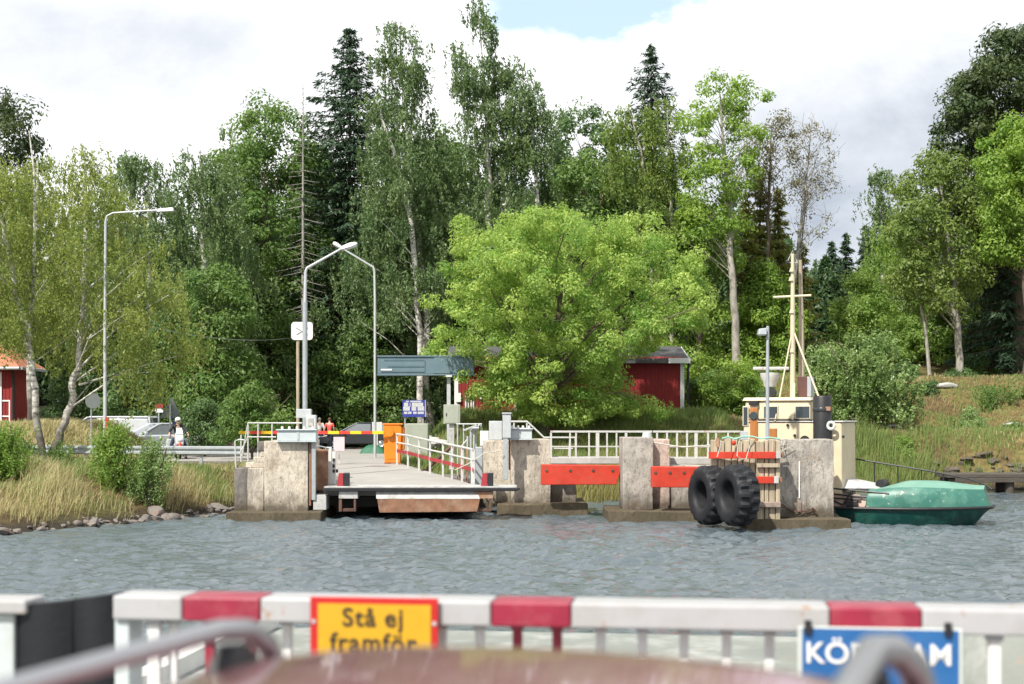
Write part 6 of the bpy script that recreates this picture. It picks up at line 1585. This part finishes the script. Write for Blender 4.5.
# ------------------------------------------------------------------ cars by the wood
def car(name, label, cat, px, d, rz, paint, body, glass, L=4.4, W=1.75, group=None):
    """body and glasshouse outlines in (along, height); front looks along local +x"""
    t = thing(name, label, cat, (wx(px,d), d, 1.312), group, rz)
    build('body', MB().prism(body, -W/2, W/2), paint, t, bevel=.07, local=True, sm=True)
    if cat == 'van': build('cargo_panel', MB().prism([(-2.36,1.10),(-2.27,1.70),(.25,1.72),(.25,1.10)], -W/2+.055, W/2-.055), paint, t, local=True, bevel=.05)
    n = len(glass); mb = MB()
    a = [(x, -W/2+.10+.16*(z-.9), z) for x, z in glass]; b = [(x, W/2-.10-.16*(z-.9), z) for x, z in glass]
    mb.add(a+b, [tuple(range(n)), tuple(range(n, 2*n))[::-1]] + [(i, i+n, (i+1) % n + n, (i+1) % n) for i in range(n)])
    g = build('windows', mb, M['car_glass'], t, local=True, bevel=.03)
    top = max(z for _, z in glass); xs_ = sorted(x for x, z in glass if z > top-.05)
    build('roof', MB().prism([(xs_[0]-.05,top-.03),(xs_[-1]+.05,top-.03),(xs_[-1]-.1,top+.05),(xs_[0]+.1,top+.05)], -W/2+.16, W/2-.16), paint, t, local=True, bevel=.03)
    for s in (-1, 1):
        build('pillar', MB().tube([(glass[0][0],s*(W/2-.1),glass[0][1]),(xs_[0],s*(W/2-.22),top)], .05, 6), paint, t, local=True)
        build('pillar', MB().tube([(glass[-1][0],s*(W/2-.1),glass[-1][1]),(xs_[-1],s*(W/2-.22),top)], .05, 6), paint, t, local=True)
        build('pillar', MB().tube([((xs_[0]+xs_[-1])/2,s*(W/2-.07),.92),((xs_[0]+xs_[-1])/2,s*(W/2-.2),top)], .045, 6), paint, t, local=True)
        build('mirror', MB().obox((glass[-1][0]-.25, s*(W/2+.08), 1.0), .14, .18, .13), paint, t, local=True, bevel=.03)
        build('headlight', MB().obox((L/2-.10, s*(W/2-.28), .66), .16, .34, .14), M['lens'], t, local=True, bevel=.03)
        build('tail_light', MB().obox((-L/2+.04, s*(W/2-.16), .80), .10, .20, .26), M['tail'], t, local=True, bevel=.02)
        for x in (-L*.29, L*.31):
            w = build('wheel', MB().lathe([(.20,-.10),(.29,-.11),(.32,-.06),(.32,.06),(.29,.11),(.20,.10)], (x, s*(W/2-.07), .32), (0,1,0), 20), M['tyre'], t, local=True, sm=True)
            build('rim', MB().lathe([(0,s*.10),(.08,s*.09),(.12,s*.06),(.19,s*.09),(.21,s*.06),(.21,-s*.08)], (x, s*(W/2-.07), .32), (0,1,0), 20), M['rim'], w, local=True, sm=True)
    build('bumper', MB().obox((L/2-.02, 0, .40), .10, W*.86, .20), M['black'], t, local=True, bevel=.03)
    build('bumper', MB().obox((-L/2+.02, 0, .42), .10, W*.86, .22), M['black'], t, local=True, bevel=.03)
    build('number_plate', MB().obox((L/2+.035, 0, .42), .02, .50, .11), M['sign_white'], t, local=True)
    return t
hatch = [(-2.15,.28),(2.1,.28),(2.18,.5),(2.12,.72),(1.25,.92),(-2.1,.98),(-2.2,.6)]
hg = [(-2.0,.96),(-1.55,1.42),(.05,1.45),(1.05,.93)]
van = [(-2.4,.3),(2.35,.3),(2.42,.6),(2.35,.9),(1.75,1.12),(-2.4,1.15)]
vg = [(-2.38,1.12),(-2.3,1.75),(.75,1.78),(1.7,1.1)]
car('parked_van', 'white van parked behind the tall lamp post', 'van', 108, 70, R(176), M['white_car'], van, vg, 4.8, 1.85)
car('parked_car', 'silver car with a dark windscreen parked left of the motorcyclist', 'car', 155, 68.5, R(215), M['silver_car'], hatch, hg)
car('parked_car', 'dark estate car with a pale roof parked right of the two pedestrians', 'car', 358, 80, R(185), M['dark_car'], hatch, hg)
t = thing('tarp_heap', 'heap covered with a dark green tarpaulin right of the dark car', 'heap', (wx(374,70), 70, 1.31))
mb = MB(); r_ = np.random.default_rng(1); n, m = 18, 10
vs = []
for j in range(m+1):
    for i in range(n+1):
        u, v = i/n*2-1, j/m*2-1
        h = (1-abs(u)**2.2)*(1-abs(v)**2.2)
        vs.append((wx(373,70)+u*.62, 70+v*.6, 1.31 + .42*max(0, h)**.6 + r_.normal(0, .03)*h))
mb.add(vs, [(j*(n+1)+i, j*(n+1)+i+1, (j+1)*(n+1)+i+1, (j+1)*(n+1)+i) for j in range(m) for i in range(n)])
build('tarpaulin', mb, M['tarp'], t, sm=True)
one('info_board', MB().box(wx(372,72), wx(382,72), 72, 72.05, wz(432,72), wz(422,72)).box(wx(376.5,72), wx(377.5,72), 72.06, 72.12, 1.3, wz(424,72)), M['sign_grey'], 'pale grey board behind the right ferry lamp', 'board')
# jetty at the right
t = thing('timber_jetty', 'dark timber jetty on stout piles at the right edge of the water', 'jetty', (19.5, 57, 0))
y = 57.5
xa = wx(948,y)
build('deck', MB().box(xa, 26.0, y, y+1.7, wz(478,y), wz(474,y)), M['dark_wood'], t, bevel=.02)
build('beam', MB().box(xa+.3, 26.0, y-.02, y+.22, wz(482.5,y), wz(478,y)-.004).box(xa+.3, 26.0, y+1.4, y+1.65, wz(482.5,y), wz(478,y)-.004), M['dark_wood'], t, bevel=.02)
for x in (wx(955,y), wx(1012,y), 22.5, 25.0):
    build('pile', MB().tube([(x, y+.3, -1.6), (x, y+.3, wz(479,y))], .19, 12), M['dark_wood'], t, sm=True)
    build('pile', MB().tube([(x, y+1.4, -1.6), (x, y+1.4, wz(479,y))], .19, 12), M['dark_wood'], t, sm=True)

# ------------------------------------------------------------------ people
def skin_mesh(verts, edges, radii, sub=2, root=0):
    me = bpy.data.meshes.new('tmp'); me.from_pydata([tuple(v) for v in verts], edges, [])
    o = bpy.data.objects.new('tmp', me); COL.objects.link(o)
    sk = o.modifiers.new('skin', 'SKIN'); sk.use_smooth_shade = True; sk.branch_smoothing = 0.4
    lay = me.skin_vertices[0].data
    for i, q in enumerate(radii):
        lay[i].radius = (q, q) if not isinstance(q, tuple) else q
        lay[i].use_root = (i == root)
    ss = o.modifiers.new('sub', 'SUBSURF'); ss.levels = sub; ss.render_levels = sub
    bpy.context.view_layer.update()
    out = bpy.data.meshes.new_from_object(o.evaluated_get(bpy.context.evaluated_depsgraph_get()))
    bpy.data.objects.remove(o); bpy.data.meshes.remove(me)
    out.polygons.foreach_set('use_smooth', [True]*len(out.polygons))
    return out
class Sk:
    def __init__(s): s.v = []; s.e = []; s.r = []
    def n(s, p, r, par=None):
        s.v.append(Vector(p)); s.r.append(r); i = len(s.v)-1
        if par is not None: s.e.append((par, i))
        return i
    def mesh(s, sub=2): return skin_mesh(s.v, s.e, s.r, sub)
def person(label, loc, rz, J, shirt, trousers, hair=None, helmet=None, shorts=False, sleeves=1.0):
    """J: joints in local metres, x right, y ahead, z up"""
    t = thing('person', label, 'person', loc, None, rz)
    s = Sk()
    pel = s.n(J['pelvis'], (.135,.10)); wa = s.n(J['waist'], (.12,.09), pel); chst = s.n(J['chest'], (.155,.105), wa)
    nk = s.n(J['neck'], .055, chst); hd = s.n(J['head'] - Vector((0,0,.06)), (.072,.08), nk); h2 = s.n(J['head'] + Vector((0,0,.03)), (.078,.095), hd); s.n(J['head'] + Vector((0,0,.10)), (.055,.065), h2)
    for sd in ('l', 'r'):
        sh = s.n(J['sh_'+sd], .062, chst); elb = s.n(J['el_'+sd], .043, sh); wr = s.n(J['wr_'+sd], .030, elb)
        dv = (J['wr_'+sd]-J['el_'+sd]).normalized(); pm = s.n(J['wr_'+sd]+dv*.07, (.038,.020), wr)
        sx = Vector((1,0,0)) if abs(dv.x) < .8 else Vector((0,1,0)); sx = (sx - dv*sx.dot(dv)).normalized(); cu = dv.cross(sx)
        for kx, ln in ((-.028,.065), (-.009,.08), (.010,.076), (.028,.06)):
            a = s.n(J['wr_'+sd]+dv*.11+sx*kx, .010, pm); b = s.n(J['wr_'+sd]+dv*(.11+ln*.55)+sx*kx+cu*.012, .009, a); s.n(J['wr_'+sd]+dv*(.11+ln*.85)+sx*kx+cu*.035, .0075, b)
        a = s.n(J['wr_'+sd]+dv*.045+sx*.045, .011, wr); s.n(J['wr_'+sd]+dv*.09+sx*.06, .009, a)
        hp = s.n(J['hip_'+sd], .09, pel); kn = s.n(J['kn_'+sd], .058, hp); an = s.n(J['an_'+sd], .040, kn); s.n(J['an_'+sd]+J.get('foot', Vector((0,.16,-.055))), .036, an)
    body = build('body', s.mesh(1), M['skin'], t, local=True)
    hc = J['head']
    face = MB().ball(hc+Vector((0,.098,-.015)), .014, .02, .022, 8, 6)                       # nose
    build('nose', face, M['skin'], body, local=True, sm=True)
    for sx in (-1, 1):
        build('eye', MB().ball(hc+Vector((sx*.032,.088,.015)), .012, .008, .008, 8, 6), M['black'], body, local=True, sm=True)
        build('ear', MB().ball(hc+Vector((sx*.085,0,-.005)), .014, .026, .034, 8, 6), M['skin'], body, local=True, sm=True)
    build('mouth', MB().ball(hc+Vector((0,.088,-.06)), .026, .008, .006, 8, 6), M['red_panel'], body, local=True, sm=True)
    c = Sk(); p0 = c.n(J['waist']-Vector((0,0,.12)), (.15,.115)); p1 = c.n(J['waist'], (.145,.11), p0); p2 = c.n(J['chest'], (.175,.125), p1); c.n(J['neck']-Vector((0,0,.035)), .075, p2)
    for sd in ('l', 'r'):
        a = c.n(J['sh_'+sd], .078, p2); e = J['sh_'+sd].lerp(J['el_'+sd], min(1, sleeves)); b = c.n(e, .06, a)
        if sleeves > 1: c.n(J['el_'+sd].lerp(J['wr_'+sd], sleeves-1), .045, b)
    build('shirt', c.mesh(2), shirt, t, local=True)
    c = Sk(); p0 = c.n(J['pelvis']+Vector((0,0,.06)), (.145,.11)); p1 = c.n(J['pelvis']-Vector((0,0,.03)), (.145,.115), p0)
    for sd in ('l', 'r'):
        a = c.n(J['hip_'+sd], .10, p1); b = c.n(J['kn_'+sd], .074 if not shorts else .085, a)
        if not shorts: c.n(J['an_'+sd]+Vector((0,0,.03)), .062, b)
    build('trousers', c.mesh(2), trousers, t, local=True)
    for sd in ('l', 'r'):
        f = J.get('foot', Vector((0,.16,-.055))); fd = Vector((f.x, f.y, 0)).normalized()
        build('shoe', MB().ball(J['an_'+sd]+Vector((fd.x*.07,fd.y*.07,-.045)), .05, .14, .048, 12, 8, Matrix.Rotation(math.atan2(-fd.x, fd.y), 3, 'Z')), M['shoe'], t, local=True, sm=True)
    if hair: build('hair', MB().ball(hc+Vector((0,-.012,.035)), .092, .108, .095, 14, 10), hair, t, local=True, sm=True)
    if helmet:
        build('helmet', MB().ball(hc+Vector((0,-.01,.03)), .128, .15, .135, 16, 10), helmet, t, local=True, sm=True)
        build('visor', MB().ball(hc+Vector((0,.075,.0)), .10, .07, .05, 14, 8), M['black'], t, local=True, sm=True)
    return t
V = Vector
def walking(k=1.0, sw=.14):
    return dict(pelvis=V((0,0,.95)), waist=V((0,0,1.12)), chest=V((0,.01,1.34)), neck=V((0,.01,1.50)), head=V((0,.03,1.64)),
        sh_l=V((-.19,0,1.42)), el_l=V((-.25,-.06+sw*.5,1.14)), wr_l=V((-.25,.06+sw,.90)), sh_r=V((.19,0,1.42)), el_r=V((.25,-.06-sw*.5,1.14)), wr_r=V((.25,.02-sw,.90)),
        hip_l=V((-.09,0,.90)), kn_l=V((-.10,.02-sw*.6,.50)), an_l=V((-.10,-.06-sw*1.3,.09)), hip_r=V((.09,0,.90)), kn_r=V((.10,.06+sw*.6,.49)), an_r=V((.10,.02+sw*1.1,.09)))
person('pedestrian in a pale shirt and blue jeans walking away, left of two', (wx(319.5,80), 80, 1.312), R(4), walking(sw=.12), M['cloth_white'], M['cloth_blue'], hair=M['hair_grey'], sleeves=.9)
person('pedestrian in a coral red top and dark trousers walking away', (wx(329.5,79), 79, 1.312), R(-6), walking(sw=-.12), M['cloth_red'], M['cloth_navy'], hair=M['hair'], sleeves=.7)
# motorcycle and rider, seen from the front left
mz = R(198); md = 60.7
def moto():
    t = thing('motorcycle', 'white touring motorcycle with a side case standing on the road', 'motorcycle', (wx(178,md), md, 1.312), None, mz)
    # local: y ahead, x right
    for y in (.72, -.70):
        w = build('wheel', MB().lathe([(.24,-.05),(.29,-.065),(.315,-.03),(.32,0),(.315,.03),(.29,.065),(.24,.05),(.24,-.05)], (0,y,.32), (1,0,0), 24), M['tyre'], t, local=True, sm=True)
        sp = MB().lathe([(.20,-.03),(.245,-.04),(.245,.04),(.20,.03),(.20,-.03)], (0,y,.32), (1,0,0), 24).lathe([(0,-.06),(.05,-.06),(.05,.06),(0,.06)], (0,y,.32), (1,0,0), 12)
        for a in range(5): sp.tube([(0,y,.32), (0, y+.21*math.cos(a*1.2566), .32+.21*math.sin(a*1.2566))], .014, 5)
        build('rim', sp, M['rim'], w, local=True, sm=True)
    build('fork', MB().tube([(-.09,.72,.32),(-.10,.50,.95)], .027, 8).tube([(.09,.72,.32),(.10,.50,.95)], .027, 8), M['rim'], t, local=True, sm=True)
    build('fairing', MB().prism([(.95,.62),(.88,.92),(.60,1.12),(.35,1.0),(.25,.62),(.45,.45)], -.17, .17, 'x'), M['white_car'], t, local=True, bevel=.05, sm=True)
    build('windscreen', MB().hexa([(-.15,.74,1.06),(.15,.74,1.06),(.15,.70,1.04),(-.15,.70,1.04)], [(-.11,.56,1.32),(.11,.56,1.32),(.11,.54,1.31),(-.11,.54,1.31)]), M['lens'], t, local=True)
    build('headlight', MB().ball((0,.93,.82), .10, .04, .07, 12, 8), M['lens'], t, local=True, sm=True)
    build('front_mudguard', MB().tube([(0,1.02,.45),(0,.90,.66),(0,.72,.70),(0,.52,.62)], [.04,.07,.07,.04], 8), M['beam_red'], t, local=True, sm=True)
    build('tank', MB().ball((0,.18,.86), .17, .32, .16, 14, 10), M['white_car'], t, local=True, sm=True)
    build('seat', MB().prism([(.0,.78),(-.30,.76),(-.75,.86),(-.78,.92),(-.35,.86),(-.02,.88)], -.14, .14, 'x'), M['black'], t, local=True, bevel=.03)
    build('engine', MB().obox((0,.08,.46), .40, .50, .36).obox((0,-.2,.40), .26, .35, .22), M['rim'], t, local=True, bevel=.05)
    build('handlebar', MB().tube([(-.38,.34,1.08),(-.25,.46,1.06),(0,.52,1.02),(.25,.46,1.06),(.38,.34,1.08)], .016, 8), M['black'], t, local=True, sm=True)
    for s in (-1, 1):
        build('mirror', MB().ball((s*.36,.50,1.24), .06, .015, .04, 10, 6).tube([(s*.28,.44,1.06),(s*.36,.50,1.22)], .008, 5), M['black'], t, local=True, sm=True)
        build('side_case', MB().obox((s*.34,-.55,.66), .22, .46, .36), M['house_grey'], t, local=True, bevel=.05)
    build('exhaust', MB().tube([(.18,.25,.30),(.2,-.2,.28),(.24,-.75,.40)], [.03,.035,.055], 10), M['rim'], t, local=True, sm=True)
    build('tail', MB().prism([(-.72,.80),(-1.05,.88),(-1.05,.96),(-.74,.94)], -.09, .09, 'x'), M['white_car'], t, local=True, bevel=.03)
    build('side_stand', MB().tube([(-.12,.0,.30),(-.30,.05,.012)], .014, 6), M['black'], t, local=True)
moto()
J = dict(pelvis=V((0,-.25,.97)), waist=V((0,-.20,1.13)), chest=V((0,-.08,1.34)), neck=V((0,-.02,1.49)), head=V((0,.02,1.62)),
    sh_l=V((-.20,-.06,1.41)), el_l=V((-.33,.10,1.20)), wr_l=V((-.37,.30,1.09)), sh_r=V((.20,-.06,1.41)), el_r=V((.33,.10,1.20)), wr_r=V((.37,.30,1.09)),
    hip_l=V((-.12,-.22,.93)), kn_l=V((-.30,.10,.56)), an_l=V((-.34,-.02,.09)), hip_r=V((.12,-.22,.93)), kn_r=V((.30,.10,.56)), an_r=V((.34,-.02,.09)))
person('motorcyclist in a dark jacket and pale helmet astride the white motorcycle', (wx(178,md), md, 1.312), mz, J, M['cloth_dark'], M['cloth_navy'], helmet=M['helmet'], sleeves=1.9)
# ------------------------------------------------------------------ the ferry in the foreground
DZ = 1.35                                     # car deck above the water
GA = R(-7.2)                                  # the ferry lies slightly turned to the view
gu = Vector((math.cos(GA), math.sin(GA), 0)); gn = Vector((-math.sin(GA), math.cos(GA), 0))
G0 = Vector((0, 4.80, 0))                     # a point of the gate
def gp(u, n, z): return G0 + gu*u + gn*n + Vector((0,0,z))
def gu_at(px, n=0.0):                         # distance along the gate for a picture column
    k = (px-512)/F; o = G0 + gn*n
    return (k*o.y - o.x)/(gu.x - k*gu.y)
def gzp(py, u, n=0.0): return H + (HOR-py)/F*gp(u, n, 0).y
def gbox(mb, u0, u1, n0, n1, z0, z1):
    return mb.hexa([gp(u0,n0,z0),gp(u1,n0,z0),gp(u1,n1,z0),gp(u0,n1,z0)], [gp(u0,n0,z1),gp(u1,n0,z1),gp(u1,n1,z1),gp(u0,n1,z1)])
setting(build('ferry_deck', gbox(MB(), -5.5, 5.5, -14, .9, .55, DZ), M['deck']))
setting(build('ferry_hull', gbox(MB(), -5.6, 5.6, -14, .9, -1.2, .548), M['hull']))
t = thing('bow_ramp', 'pale worn bow ramp of the ferry beyond the gate', 'ramp', gp(0, 3.5, DZ))
build('plate', gbox(MB(), -2.9, 2.15, .92, 6.6, DZ-.16, DZ-.02), M['deck'], t)
for u in (-2.9, 2.02): build('side_plate', gbox(MB(), u, u+.13, .92, 6.6, DZ-.018, DZ+.10), M['white'], t)
ZT = 3.05 - 184/F*4.8                         # top of the gate
gate = thing('ferry_gate', 'white ferry gate with dark red sections and upright bars', 'gate', gp(0, 0, DZ))
ua, ub = gu_at(112), gu_at(1075)
cuts = [112, 182, 260, 491, 571, 830, 922, 1075]
for i, (a, b) in enumerate(zip(cuts[:-1], cuts[1:])):
    e = 0.0015
    build('top_rail', gbox(MB(), gu_at(a)+e, gu_at(b)-e, 0, .17, ZT-.085, ZT), M['gate_red' if i % 2 else 'white_shaded'], gate, bevel=.008)
bars = [(150,.022,'white_shaded',.0), (169,.016,'white_shaded',.05), (206,.016,'gate_red',.05), (247,.016,'gate_red',.05), (284,.016,'white_shaded',.05), (323,.016,'white_shaded',.05), (362,.016,'white_shaded',.05), (401,.016,'white_shaded',.05), (440,.016,'white_shaded',.05), (478,.016,'white_shaded',.05),
        (516,.016,'gate_red',.05), (556,.016,'gate_red',.05), (600,.016,'white_shaded',.05), (642,.016,'white_shaded',.05), (684,.016,'white_shaded',.05), (727,.016,'white_shaded',.05), (770,.016,'white_shaded',.05), (812,.016,'white_shaded',.05), (855,.016,'gate_red',.05), (901,.016,'gate_red',.05), (948,.016,'white_shaded',.05), (997,.020,'white_shaded',.0), (1045,.016,'white_shaded',.05)]
for px, w, m, n in bars:
    u = gu_at(px, n)
    build('bar', gbox(MB(), u-w, u+w, n+.03, n+.03+.03, DZ+.10, ZT-.087), M['sign_white' if m == 'white_shaded' else m], gate, bevel=.004)  # white bars get a brighter colour to offset the rail's shade
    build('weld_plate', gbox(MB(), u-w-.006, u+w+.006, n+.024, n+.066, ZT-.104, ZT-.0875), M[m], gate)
build('bottom_rail', gbox(MB(), ua, ub, .05, .13, DZ+.04, DZ+.098), M['white_shaded'], gate, bevel=.006)
build('end_post', gbox(MB(), gu_at(112), gu_at(127), .02, .15, DZ+.0, ZT-.087), M['house_grey'], gate, bevel=.006)
g2 = thing('ferry_bulwark', 'white rail section with a grey post at the left edge of the deck', 'railing', gp(gu_at(-60), 0, DZ))
z2 = gzp(600, gu_at(0))
build('top_rail', gbox(MB(), gu_at(-320), gu_at(25.5), .0, .16, z2-.05, z2), M['white_shaded'], g2, bevel=.008)
build('post', gbox(MB(), gu_at(-12), gu_at(10), .03, .15, DZ, z2-.053), M['house_grey'], g2, bevel=.006)
build('plate', gbox(MB(), gu_at(-320), gu_at(-12.5), .05, .12, DZ, z2-.053), M['white_shaded'], g2)
def flap(px0, px1, bx0, bx1, pyl, pyr, lab):
    ul, ur, vl, vr = gu_at(px0), gu_at(px1), gu_at(bx0), gu_at(bx1)
    mb = MB(); n = 9
    rows = []
    for fz in np.linspace(0, 1, 7):
        rw = []
        for f in np.linspace(0, 1, n):
            u = (ul+(ur-ul)*f)*(1-fz) + (vl+(vr-vl)*f)*fz
            zt = gzp(pyl+(pyr-pyl)*f, u); z = zt*(1-fz) + (DZ+.04)*fz
            bow = -.035*math.sin(math.pi*f) 
            rw.append((gp(u, .05+bow, z), gp(u, .10+bow, z)))
        rows.append(rw)
    R_ = len(rows); vs = [p[0] for r_ in rows for p in r_] + [p[1] for r_ in rows for p in r_]; o = R_*n
    fs = [(i*n+j, (i+1)*n+j, (i+1)*n+j+1, i*n+j+1) for i in range(R_-1) for j in range(n-1)]
    fs += [tuple(o+q for q in f[::-1]) for f in fs]
    fs += [(j, j+1, o+j+1, o+j) for j in range(n-1)] + [(i*n, o+i*n, o+(i+1)*n, (i+1)*n) for i in range(R_-1)] + [(i*n+n-1, (i+1)*n+n-1, o+(i+1)*n+n-1, o+i*n+n-1) for i in range(R_-1)]
    mb.add(vs, fs)
    one('rubber_flap', mb, M['flap_rubber'], lab, 'rubber flap', 'black rubber flaps in the gate gap', sm=True)
flap(9, 66, 11, 66, 606.5, 602, 'black rubber flap hanging beside the left grey post')
flap(66.5, 113, 72, 114, 601, 594.5, 'black rubber flap hanging against the white gate end')
# yellow warning sign
t = thing('warning_sign', 'yellow sign with a red border reading Stå ej framför on the gate', 'sign', gp(gu_at(374), -.02, ZT-.2))
sa, sb = gu_at(309.5, -.03), gu_at(437.5, -.03); zt = ZT+.010; zb = zt-.28
build('red_plate', gbox(MB(), sa, sb, -.022, -.012, zb, zt), M['sign_red'], t, bevel=.002)
build('yellow_panel', gbox(MB(), sa+.028, sb-.024, -.0245, -.0225, zb+.03, zt-.022), M['sign_yellow'], t)
for u, z in ((sa+.013, zt-.085), (sb-.012, zt-.085)):
    build('screw', MB().lathe([(0,.004),(.007,.003),(.008,0)], gp(u, -.0225, z), -gn, 10), M['galv_pale'], t, sm=True)
ROT = Matrix((gu, Vector((0,0,1)), -gn)).transposed()
text_mesh('lettering', 'Stå', .088, gp(gu_at(375.5, -.03), -.0265, zt-.070), ROT, M['sign_black'], t, align='RIGHT', bold=.0012, spacing=1.12)
text_mesh('lettering', 'ej', .088, gp(gu_at(384, -.03), -.0265, zt-.070), ROT, M['sign_black'], t, align='LEFT', bold=.0012, spacing=1.12)
text_mesh('lettering', 'framför', .088, gp((sa+sb)/2-.002, -.0265, zt-.155), ROT, M['sign_black'], t, bold=.0012, spacing=1.12)
# blue sign
t = thing('lane_sign', 'blue sign reading KÖR FRAM clipped under the right end of the gate', 'sign', gp(gu_at(880), -.02, ZT-.3))
sa, sb = gu_at(798, -.03), gu_at(963, -.03); zt = gzp(628, gu_at(880, -.03), -.03); zb = zt-.26
build('plate', gbox(MB(), sa, sb, -.024, -.012, zb, zt), M['sign_grey'], t, bevel=.003)
build('blue_panel', gbox(MB(), sa+.014, sb-.012, -.0265, -.0245, zb+.012, zt-.006), M['sign_blue'], t)
text_mesh('lettering', 'KÖR FRAM', .096, gp((sa+sb)/2-.005, -.0285, zt-.088), ROT, M['sign_white'], t, bold=.0016, spacing=1.0)
for px in (808, 948):
    u = gu_at(px, -.03)
    build('clip', gbox(MB(), u-.012, u+.012, -.040, -.028, zt-.022, zt+.022), M['black'], t, bevel=.003)
# grey dome with a dark hole on the deck to the right of the ramp
c = P(985, 690, 6.6)
t = thing('mooring_bollard', 'dull green grey rounded bollard with a dark hole right of the blue sign', 'bollard', (c.x+.35, c.y, DZ))
prof = [(0,.86),(.22,.84),(.40,.76),(.52,.60),(.56,.40),(.56,0)]
build('dome', MB().lathe(prof, (c.x+.35, c.y, DZ-.02), (0,0,1), 28), M['deck'], t, sm=True)
build('eye_hole', MB().lathe([(0,.02),(.026,.02),(.03,0)], (c.x+.10, c.y-.44, DZ+.70), (-.3,-1,.15), 14), M['black'], t, sm=True)

# ------------------------------------------------------------------ the red car we look over
CA = R(-19)                                    # heading, clockwise seen from above
cf = Vector((-math.sin(CA), math.cos(CA), 0)); cr = Vector((math.cos(CA), math.sin(CA), 0))
C0 = Vector((.11, 2.19, DZ))                   # middle of the front roof edge, on the deck
def cp(s, r, z): return C0 + cf*s + cr*r + Vector((0,0,z))
car_ = thing('passenger_car', 'dusty red car with bright roof rails parked on the ferry deck', 'car', C0)
def rtop(s, r):                                # roof surface height over the deck
    e = max(0.0, s+.12)
    return 1.360 - .03*(abs(r)/.62)**4 - .115*r*r - .55*e**1.6 - .008*(s+.5)**2
rows = [[cp(s, r, rtop(s, r)) for r in np.linspace(-.68, .68, 29)] for s in list(np.linspace(-2.0, -.2, 14)) + list(np.linspace(-.15, .14, 10))]
build('roof', loft(rows), M['car_red'], car_, sm=True)
for side in (-1, 1):
    w = .445 if side > 0 else .545
    pts, rad = [], []
    for s, h, k in ((-1.75,.0,.016),(-1.68,.04,.018),(-1.5,.055,.016),(-1.0,.058,.016),(-.5,.06,.016),(-.16,.062,.017),(-.07,.056,.018),(-.005,.036,.019),(.03,.0,.019),(.04,-.02,.019)):
        pts.append(cp(s, side*(w + (.055 if side > 0 else .0)*max(0, min(1, (s+.13)/.15))), rtop(s, w)+h)); rad.append(k*(1.25 if side > 0 else 1.0))
    build('roof_rail', MB().tube(pts, rad, 12), M['alu'], car_, sm=True)
    build('rail_foot', MB().hexa([cp(-.17,side*w-.022,rtop(-.17,w)-.004),cp(-.045,side*w-.022,rtop(-.05,w)-.004),cp(-.045,side*w+.022,rtop(-.05,w)-.006),cp(-.17,side*w+.022,rtop(-.17,w)-.006)],
                                  [cp(-.14,side*w-.014,rtop(-.14,w)+.036),cp(-.085,side*w-.014,rtop(-.09,w)+.032),cp(-.085,side*w+.014,rtop(-.09,w)+.032),cp(-.14,side*w+.014,rtop(-.14,w)+.036)]), M['black'], car_, bevel=.004)
# lower body
def cmb(poly, r0, r1):
    n = len(poly); a = [cp(s, r0, z) for s, z in poly]; b = [cp(s, r1, z) for s, z in poly]
    return MB().add(a+b, [tuple(range(n)), tuple(range(n, 2*n))[::-1]] + [(i, i+n, (i+1) % n + n, (i+1) % n) for i in range(n)])
build('body', cmb([(-1.98,.25),(1.86,.25),(1.92,.5),(1.86,.68),(1.6,.80),(.75,.92),(-1.98,.95)], -.84, .84), M['car_red'], car_, bevel=.08, sm=True)
wsl = [cp(.80,-.70,.92), cp(.80,.70,.92), cp(.16,.56,1.235), cp(.16,-.56,1.235)]
build('windscreen', MB().hexa([v-Vector((0,0,.012)) for v in wsl], wsl), M['glass'], car_)
for side in (-1, 1):
    q = [cp(.72,side*.76,.955), cp(-1.9,side*.76,.985), cp(-1.8,side*.60,1.20), cp(.14,side*.585,1.185)]
    build('side_window', MB().hexa([v-cr*side*.012 for v in q], q), M['glass'], car_)
    build('pillar', MB().tube([cp(.80,side*.74,.93), cp(.12,side*.59,1.21)], .035, 8), M['car_red'], car_, sm=True)
    build('pillar', MB().tube([cp(-.75,side*.775,.96), cp(-.75,side*.60,1.22)], .03, 8), M['black'], car_, sm=True)
    build('wing_mirror', MB().obox(cp(.55,side*.93,1.0), .2, .12, .14, CA), M['car_red'], car_, bevel=.03)
    build('headlight', MB().obox(cp(1.80,side*.58,.66), .34, .16, .14, CA), M['lens'], car_, bevel=.03)
    for s in (-1.15, 1.18):
        w_ = build('wheel', MB().lathe([(.20,-.10),(.29,-.11),(.32,-.06),(.32,.06),(.29,.11),(.20,.10),(.20,-.10)], cp(s, side*.77, .322), cr, 24), M['tyre'], car_, sm=True)
        build('rim', MB().lathe([(0,side*.10),(.08,side*.09),(.12,side*.06),(.195,side*.09)], cp(s, side*.77, .322), cr, 20), M['rim'], w_, sm=True)
build('tailgate', MB().hexa([cp(-2.0,-.66,.95),cp(-2.0,.66,.95),cp(-1.96,.66,.95),cp(-1.96,-.66,.95)], [cp(-1.99,-.55,1.20),cp(-1.99,.55,1.20),cp(-1.95,.55,1.20),cp(-1.95,-.55,1.20)]), M['glass'], car_)
